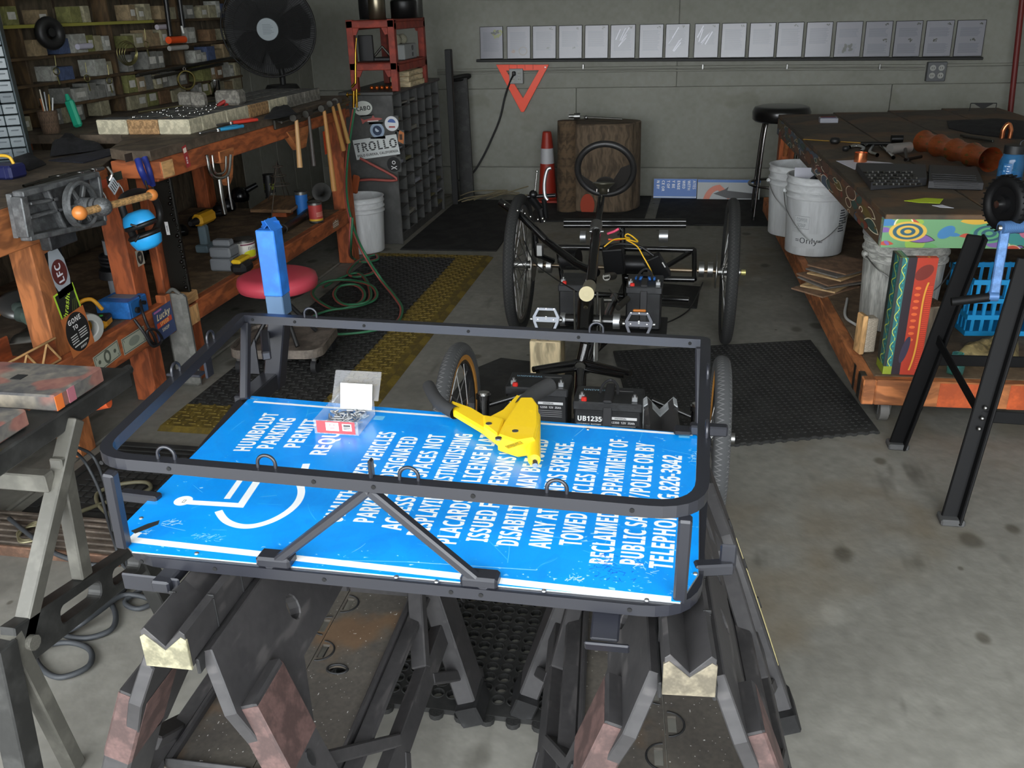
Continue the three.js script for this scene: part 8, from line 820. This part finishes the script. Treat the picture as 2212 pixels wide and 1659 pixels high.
{ const a = wl(1073, 139, 0.004), b = wl(1187, 139, 0.004), c = wl(1130, 241, 0.004), o = thing('warning_triangle', 'orange red reflective warning triangle hung on the wall', 'triangle', V(c.x, c.y, WZ)), out = [[a.x, a.y], [b.x, b.y], [c.x + 0.012, c.y], [c.x - 0.012, c.y]], cx = (a.x + b.x) / 2, cy = a.y - (a.y - c.y) * 0.36, inn = [[cx - 0.138, a.y - 0.046], [cx + 0.138, a.y - 0.046], [cx, c.y + 0.105]];
  wpart('triangle', [boxUV(slab(out, 0.008, 0.002, [inn])).translate(0, 0, WZ + 0.027)], M('reflector_orange', 0xff4a1c, 0.4), o); wparts('seam', [0.25, 0.4, 0.55, 0.7].map((t) => bar(V(mix(a.x, b.x, t), a.y - 0.005, WZ + 0.0355), V(mix(a.x, b.x, t), a.y - 0.04, WZ + 0.0355), 0.001, 0.003, ZA)), M('seam_red', 0xa82c14, 0.5), o); wpart('eyelet', [rod(V(b.x - 0.03, b.y - 0.02, WZ + 0.034), V(b.x - 0.03, b.y - 0.02, WZ + 0.038), 0.006)], steel, o); }
function outlet(label, px, py, w, grey_) { const p = wl(px, py, 0), o = thing('outlet_box', label, 'outlet', V(p.x, p.y, WZ)), m = M('outlet_' + grey_.toString(16), grey_, 0.5, 0.3); part('box', [box(w, w * 1.02, 0.045, 0, 0, 0.0235, 0.004)], m, o); for (const [x, y] of [[-1, 1], [1, 1], [-1, -1], [1, -1]]) { const s = part('socket', [cyl(w * 0.16, w * 0.16, 0.004, 16).rotateX(Math.PI / 2).translate(x * w * 0.22, y * w * 0.2, 0.047)], M('socket_pale', 0x9c9c96, 0.5), o); part('slot', [box(0.003, 0.012, 0.002, x * w * 0.22 - 0.007, y * w * 0.2, 0.0492), box(0.003, 0.012, 0.002, x * w * 0.22 + 0.007, y * w * 0.2, 0.0492)], blackHole, s); } return o; }
outlet('pale metal outlet box inside the warning triangle', 1117, 164, 0.115, 0x8c8e8c); outlet('dark grey metal outlet box below the last frames', 2020, 154, 0.135, 0x5c5e60);
{ const o = thing('conduit', 'thin painted metal conduit running along the wall', 'conduit', wl(945, 155)); const P = [[945, 153], [1100, 150], [1400, 146], [1700, 143], [1998, 142]].map(([a, b]) => wl(a, b, 0.014)), Q = [[2042, 141], [2212, 138]].map(([a, b]) => wl(a, b, 0.014)); wpart('pipe', [pipe(P, 0.011, 10, false, 30), rod(Q[0], V(RIGHT, Q[1].y, WZ + 0.014), 0.011)], wallPaint, o); wpart('pipe', [pipe(P.map((p) => p.clone().add(V(0, -0.024, 0))), 0.007, 8, false, 30)], wallPaint, o); for (const x of [1260, 1518, 1700, 1900]) { const p = wl(x, 144, 0.014); wpart('clip', [box(0.014, 0.04, 0.026, p.x, p.y, WZ + 0.0135, 0.003)], steel, o); } }
{ const P = [[1110, 160, 0.06], [1104, 172, 0.045], [1092, 205, 0.03], [1080, 255, 0.03], [1062, 300, 0.03], [1040, 345, 0.04], [1020, 375, 0.06], [1000, 388, 0.1], [985, 390, 0.14]]; const o = thing('power_cable', 'black power cord plugged into the pale wall outlet', 'cord', wl(1110, 160)); wpart('cord', [pipe(P.map(([a, b, d]) => wl(a, b, d)), 0.008, 8, false, 60)], M('cord_black', 0x121212, 0.5), o); const p = wl(1110, 159, 0.05); wpart('plug', [box(0.03, 0.035, 0.03, p.x, p.y, p.z, 0.006)], M('cord_black', 0x121212, 0.5), o); }
{ const a = wl(2205, 20, 0.3), b = wl(2190, 262, 0.3); solo('red_pole', 'dark red pole standing against the wall behind cart', 'pole', [rod(V(b.x + 0.02, 0.001, BACK + 0.3), V(a.x, 2.2, BACK + 0.1), 0.02, 0.02, 12)], M('pole_red', 0x6a1c18, 0.5)); }
// ---------------------------------------------------------------- by the back wall: log, hatchet handle, cone, signs, twigs
{ const c = V((GY(1205, 470).x + GY(1380, 466).x) / 2, 0, -6.95), o = thing('upright_log', 'weathered split log standing on end by back wall', 'log', V(c.x, 0.0125, c.z)), bark = wood('log_grey', [84, 70, 54], [104, 90, 74], 0.7, 0.9), h = PZ(1300, 262, -6.95).y - 0.0125, w = PZ(1382, 400, -6.7).x - PZ(1207, 400, -6.7).x;
  const out = [], r = rng(7); for (let i = 0; i < 40; i++) { const a = i / 40 * 6.2832, q = 1 + 0.04 * Math.sin(a * 5) + (r() - 0.5) * 0.03; out.push([Math.cos(a) * w * 0.48 * q, Math.sin(a) * 0.2 * q]); } const g = slab(out, h, 0.008).rotateX(-Math.PI / 2); { const P = g.attributes.position; for (let i = 0; i < P.count; i++) { const y = P.getY(i); P.setX(i, P.getX(i) * (1 + 0.03 * Math.sin(y * 7)) ); } g.computeVertexNormals(); boxUV(g); const U = g.attributes.uv, N = g.attributes.normal; for (let i = 0; i < P.count; i++) if (Math.abs(N.getY(i)) < 0.7) U.setXY(i, P.getY(i), Math.atan2(P.getZ(i), P.getX(i)) * 0.25); }
  part('trunk', [g], bark, o); part('side_limb', [lathe([[0.001, 0], [0.085, 0], [0.08, h * 0.5], [0.075, h + 0.02], [0.001, h + 0.022]], 16).translate(-w * 0.42, 0, 0.12)], wood('log_dark', [60, 48, 36], [92, 76, 58], 0.7, 0.95), o, 'darker limb'); { const q = PZ(1268, 445, -6.72); part('red_mark', [boxUV(slab(disc(0.055, 20).map(([a, b]) => [a, b * 1.6]).filter(([a, b]) => b > -0.06), 0.004)).translate(q.x - c.x, q.y - 0.0125 - 0.0, 0.2)], M('mark_red', 0x9a3a22, 0.8), o, 'faded red paint mark'); } part('knot', [ball(0.035, -w * 0.47, h * 0.6, 0.1, 10)], wood('log_dark', [60, 48, 36], [92, 76, 58], 0.7, 0.95), o);
  const y = h + 0.0125 + 0.02, a = V(PZ(1232, 252, -6.85).x, y + 0.03, -6.85), b = V(PZ(1345, 262, -6.85).x, y + 0.008, -6.85), k = thing('splitting_axe', 'steel bar clamp resting across the top of the log', 'clamp', a.clone().setY(y)); wpart('bar', [bar(a, b, 0.012, 0.02)], darkSteel, k); wpart('collar', [rod(a.clone().add(V(0.03, 0, 0)), a.clone().add(V(0.075, 0, 0)), 0.024, 0.022, 16), rod(a.clone().add(V(-0.01, 0, 0)), a.clone().add(V(0.03, 0, 0)), 0.014, 0.014, 12), ball(0.016, a.x + 0.12, a.y - 0.01, a.z)], steel, k); }
{ const c = GY(1188, 446), p = V(-1.1, 0.0128, -7.2), o = thing('traffic_cone', 'slim red traffic cone with white band by the log', 'cone', p), red = M('cone_red', 0x9a2c1c, 0.5); part('lower_cone', [lathe([[0.001, 0.02], [0.075, 0.02], [0.058, 0.3], [0.05, 0.3]], 28)], red, o); part('white_band', [lathe([[0.059, 0.28], [0.05, 0.42]], 28)], M('band_white', 0xb8b8ba, 0.5), o); part('tip', [lathe([[0.05, 0.42], [0.036, 0.54], [0.03, 0.55], [0.001, 0.55]], 28)], red, o); part('base', [box(0.26, 0.02, 0.26, 0, 0.01, 0, 0.006)], red, o); }
{ const a = GY(1412, 424, 0.0), z = -7.33, p0 = PZ(1411, 424, z), p1 = PZ(1504, 426, z), p2 = PZ(1640, 429, z), top = PZ(1412, 388, z), mk = (x0, x1, label, draw, zz, tilt) => { const w = x1 - x0, h = 0.155, o = thing('cut_sign', label, 'sign', V((x0 + x1) / 2, 0.013, zz)); o.rotation.x = tilt; part('plate', [box(w, h, 0.003, 0, h / 2, 0, 0.0008)], alu, o); const t = canvasTex(512, Math.round(512 * h / w), draw); part('printed_face', [new THREE.PlaneGeometry(w - 0.002, h - 0.002).translate(0, h / 2, 0.0019)], new THREE.MeshStandardMaterial({ map: t, roughness: 0.4 }), o); };
  mk(p0.x, p1.x, 'short cut strip of blue sign lettering leaning on wall', (g, w, h) => { g.fillStyle = '#0f62b8'; g.fillRect(0, 0, w, h); g.fillStyle = '#cfd8e0'; g.fillRect(0, h * .92, w, h * .05); g.font = `bold ${h * .2}px sans-serif`; g.fillStyle = '#dfe6ea'; ['N BY', 'CE OR', 'T OF', 'Y BE', 'ENSE', 'WED', 'WITH', 'ATES'].forEach((t, i) => { g.save(); g.translate(w * (.07 + i * .12), h * .08); g.rotate(1.57); g.fillText(t, 0, 0); g.restore(); }); }, z, -0.16);
  mk(p1.x + 0.005, p2.x, 'grey sign offcut with orange and black arrow shapes', (g, w, h) => { g.fillStyle = '#a8acac'; g.fillRect(0, 0, w, h); g.fillStyle = '#0f62b8'; g.fillRect(0, 0, w, h * .14); g.fillStyle = '#d06a48'; g.beginPath(); g.moveTo(w * .1, h); g.quadraticCurveTo(w * .16, h * .3, w * .36, h * .26); g.lineTo(w * .6, h * .9); g.lineTo(w * .5, h); g.lineTo(w * .33, h * .55); g.quadraticCurveTo(w * .24, h * .6, w * .2, h); g.fill(); g.fillStyle = '#161616'; g.beginPath(); g.moveTo(w * .26, h * .72); g.lineTo(w * .44, h * .5); g.lineTo(w * .5, h * .36); g.lineTo(w * .48, h * .56); g.lineTo(w * .98, h * .72); g.lineTo(w * .98, h * .95); g.lineTo(w * .5, h * .96); g.fill(); }, z + 0.02, -0.14); }
{ const r = rng(61), tw = []; const o = thing('twig_bundle', 'loose bundle of dry twigs and string on the mat', 'twigs', V(-1.6, 0.011, -7.1)); for (let i = 0; i < 9; i++) { const a = V(-1.85 + r() * 0.3, 0.02 + r() * 0.03, -7.2 + r() * 0.2); part('twig', [pipe([a, a.clone().add(V(0.12, 0.02 + r() * 0.03, (r() - 0.5) * 0.1)), a.clone().add(V(0.25 + r() * 0.15, 0.01 + r() * 0.09, (r() - 0.5) * 0.2))], 0.005, 5).translate(1.6, -0.011, 7.1)], M('twig_dry', 0x7a7058, 0.9), o); } }
// ================================================================ floor things near the folding bench
{ const ridged = mottled('ridged_metal', [88, 78, 68], [126, 114, 102], 0.3, 0.6, 0.1), o = thing('ridged_plank', 'worn ridged metal plank lying on floor under folding bench', 'plank', V(-1.85, 0, -2.0)), x0 = -2.6, x1 = -1.585, z0 = -2.12, z1 = -1.93; wpart('deck', [span(x0, x1, 0.0, 0.03, z0, z1, 0.004)], ridged, o); for (let i = 0; i < 6; i++) wpart('ridge', [span(x0, x1, 0.029, 0.037, z0 + 0.012 + i * 0.03, z0 + 0.028 + i * 0.03, 0.003)], ridged, o); wpart('front_lip', [span(x0, x1, 0.0, 0.036, z1, z1 + 0.012, 0.003)], mottled('ridged_rust', [96, 66, 48], [126, 94, 74], 0.2, 0.8), o);
  solo('metal_loop', 'tarnished wire loop lying on the ridged plank', 'wire', [0, 1, 2].map((i) => pipe([GY(40, 1160 - i * 6, 0.045), GY(75, 1128 + i * 4, 0.047), GY(118, 1140 + i * 3, 0.045), GY(100, 1158, 0.045), GY(48, 1172 - i * 3, 0.045)], 0.004, 6, true, 40)), M('wire_tarnish', 0x8a8468, 0.45, 0.6)); }
{ const y = 0.009, P = [[165, 985], [200, 1030], [235, 1080], [270, 1120]]; const cordMat = M('cord_grey', 0x34373a, 0.6), c2 = M('cord_olive', 0x66624c, 0.6);
  const loops = [[20, 1120, .055], [70, 1160, .052], [130, 1200, .05], [215, 1220, .02], [262, 1195, .012], [275, 1260, .012], [240, 1300, .02], [180, 1345, .03], [140, 1370, .012], [190, 1378, .012], [240, 1360, .012], [248, 1320, .012], [215, 1290, .012], [150, 1330, .012], [125, 1350, .02], [180, 1340, .03], [270, 1285, .02], [330, 1300, .012], [300, 1315, .012], [270, 1300, .012], [320, 1260, .02], [285, 1230, .02], [210, 1320, .03], [150, 1360, .02], [85, 1390, .012], [80, 1430, .012], [130, 1463, .012], [190, 1440, .012], [195, 1405, .012], [150, 1388, .012], [95, 1395, .018], [60, 1410, .012]];
  const o = thing('extension_cord', 'long dark grey extension cord coiled on the concrete floor', 'cord', GY(180, 1360)); wpart('cord', [pipe(loops.map(([a, b, h]) => GY(a, b, h)), 0.0075, 8, false, 300)], cordMat, o);
  solo('grey_cord', 'thin grey cord hanging beside the folding bench leg', 'cord', [pipe([GY(150, 965, 0.3), GY(185, 1000, 0.2), GY(215, 1060, 0.12), GY(232, 1120, 0.06), GY(250, 1180, 0.05), GY(262, 1215, 0.012), GY(300, 1250, 0.012)], 0.005, 6, false, 50), pipe([GY(152, 960, 0.3), GY(200, 985, 0.22), GY(225, 1040, 0.16), GY(235, 1090, 0.1), GY(245, 1150, 0.055)], 0.005, 6, false, 50)], cordMat);
  solo('olive_cord', 'olive braided cord looped over the door mat', 'cord', [pipe([GY(155, 1112, 0.045), GY(230, 1085, 0.02), GY(290, 1070, 0.02), GY(325, 1055, 0.02), GY(315, 1042, 0.02), GY(250, 1048, 0.02), GY(212, 1065, 0.02), GY(210, 1085, 0.02), GY(240, 1118, 0.03)], 0.007, 7, false, 80)], c2); }
renderer.render(scene, camera);
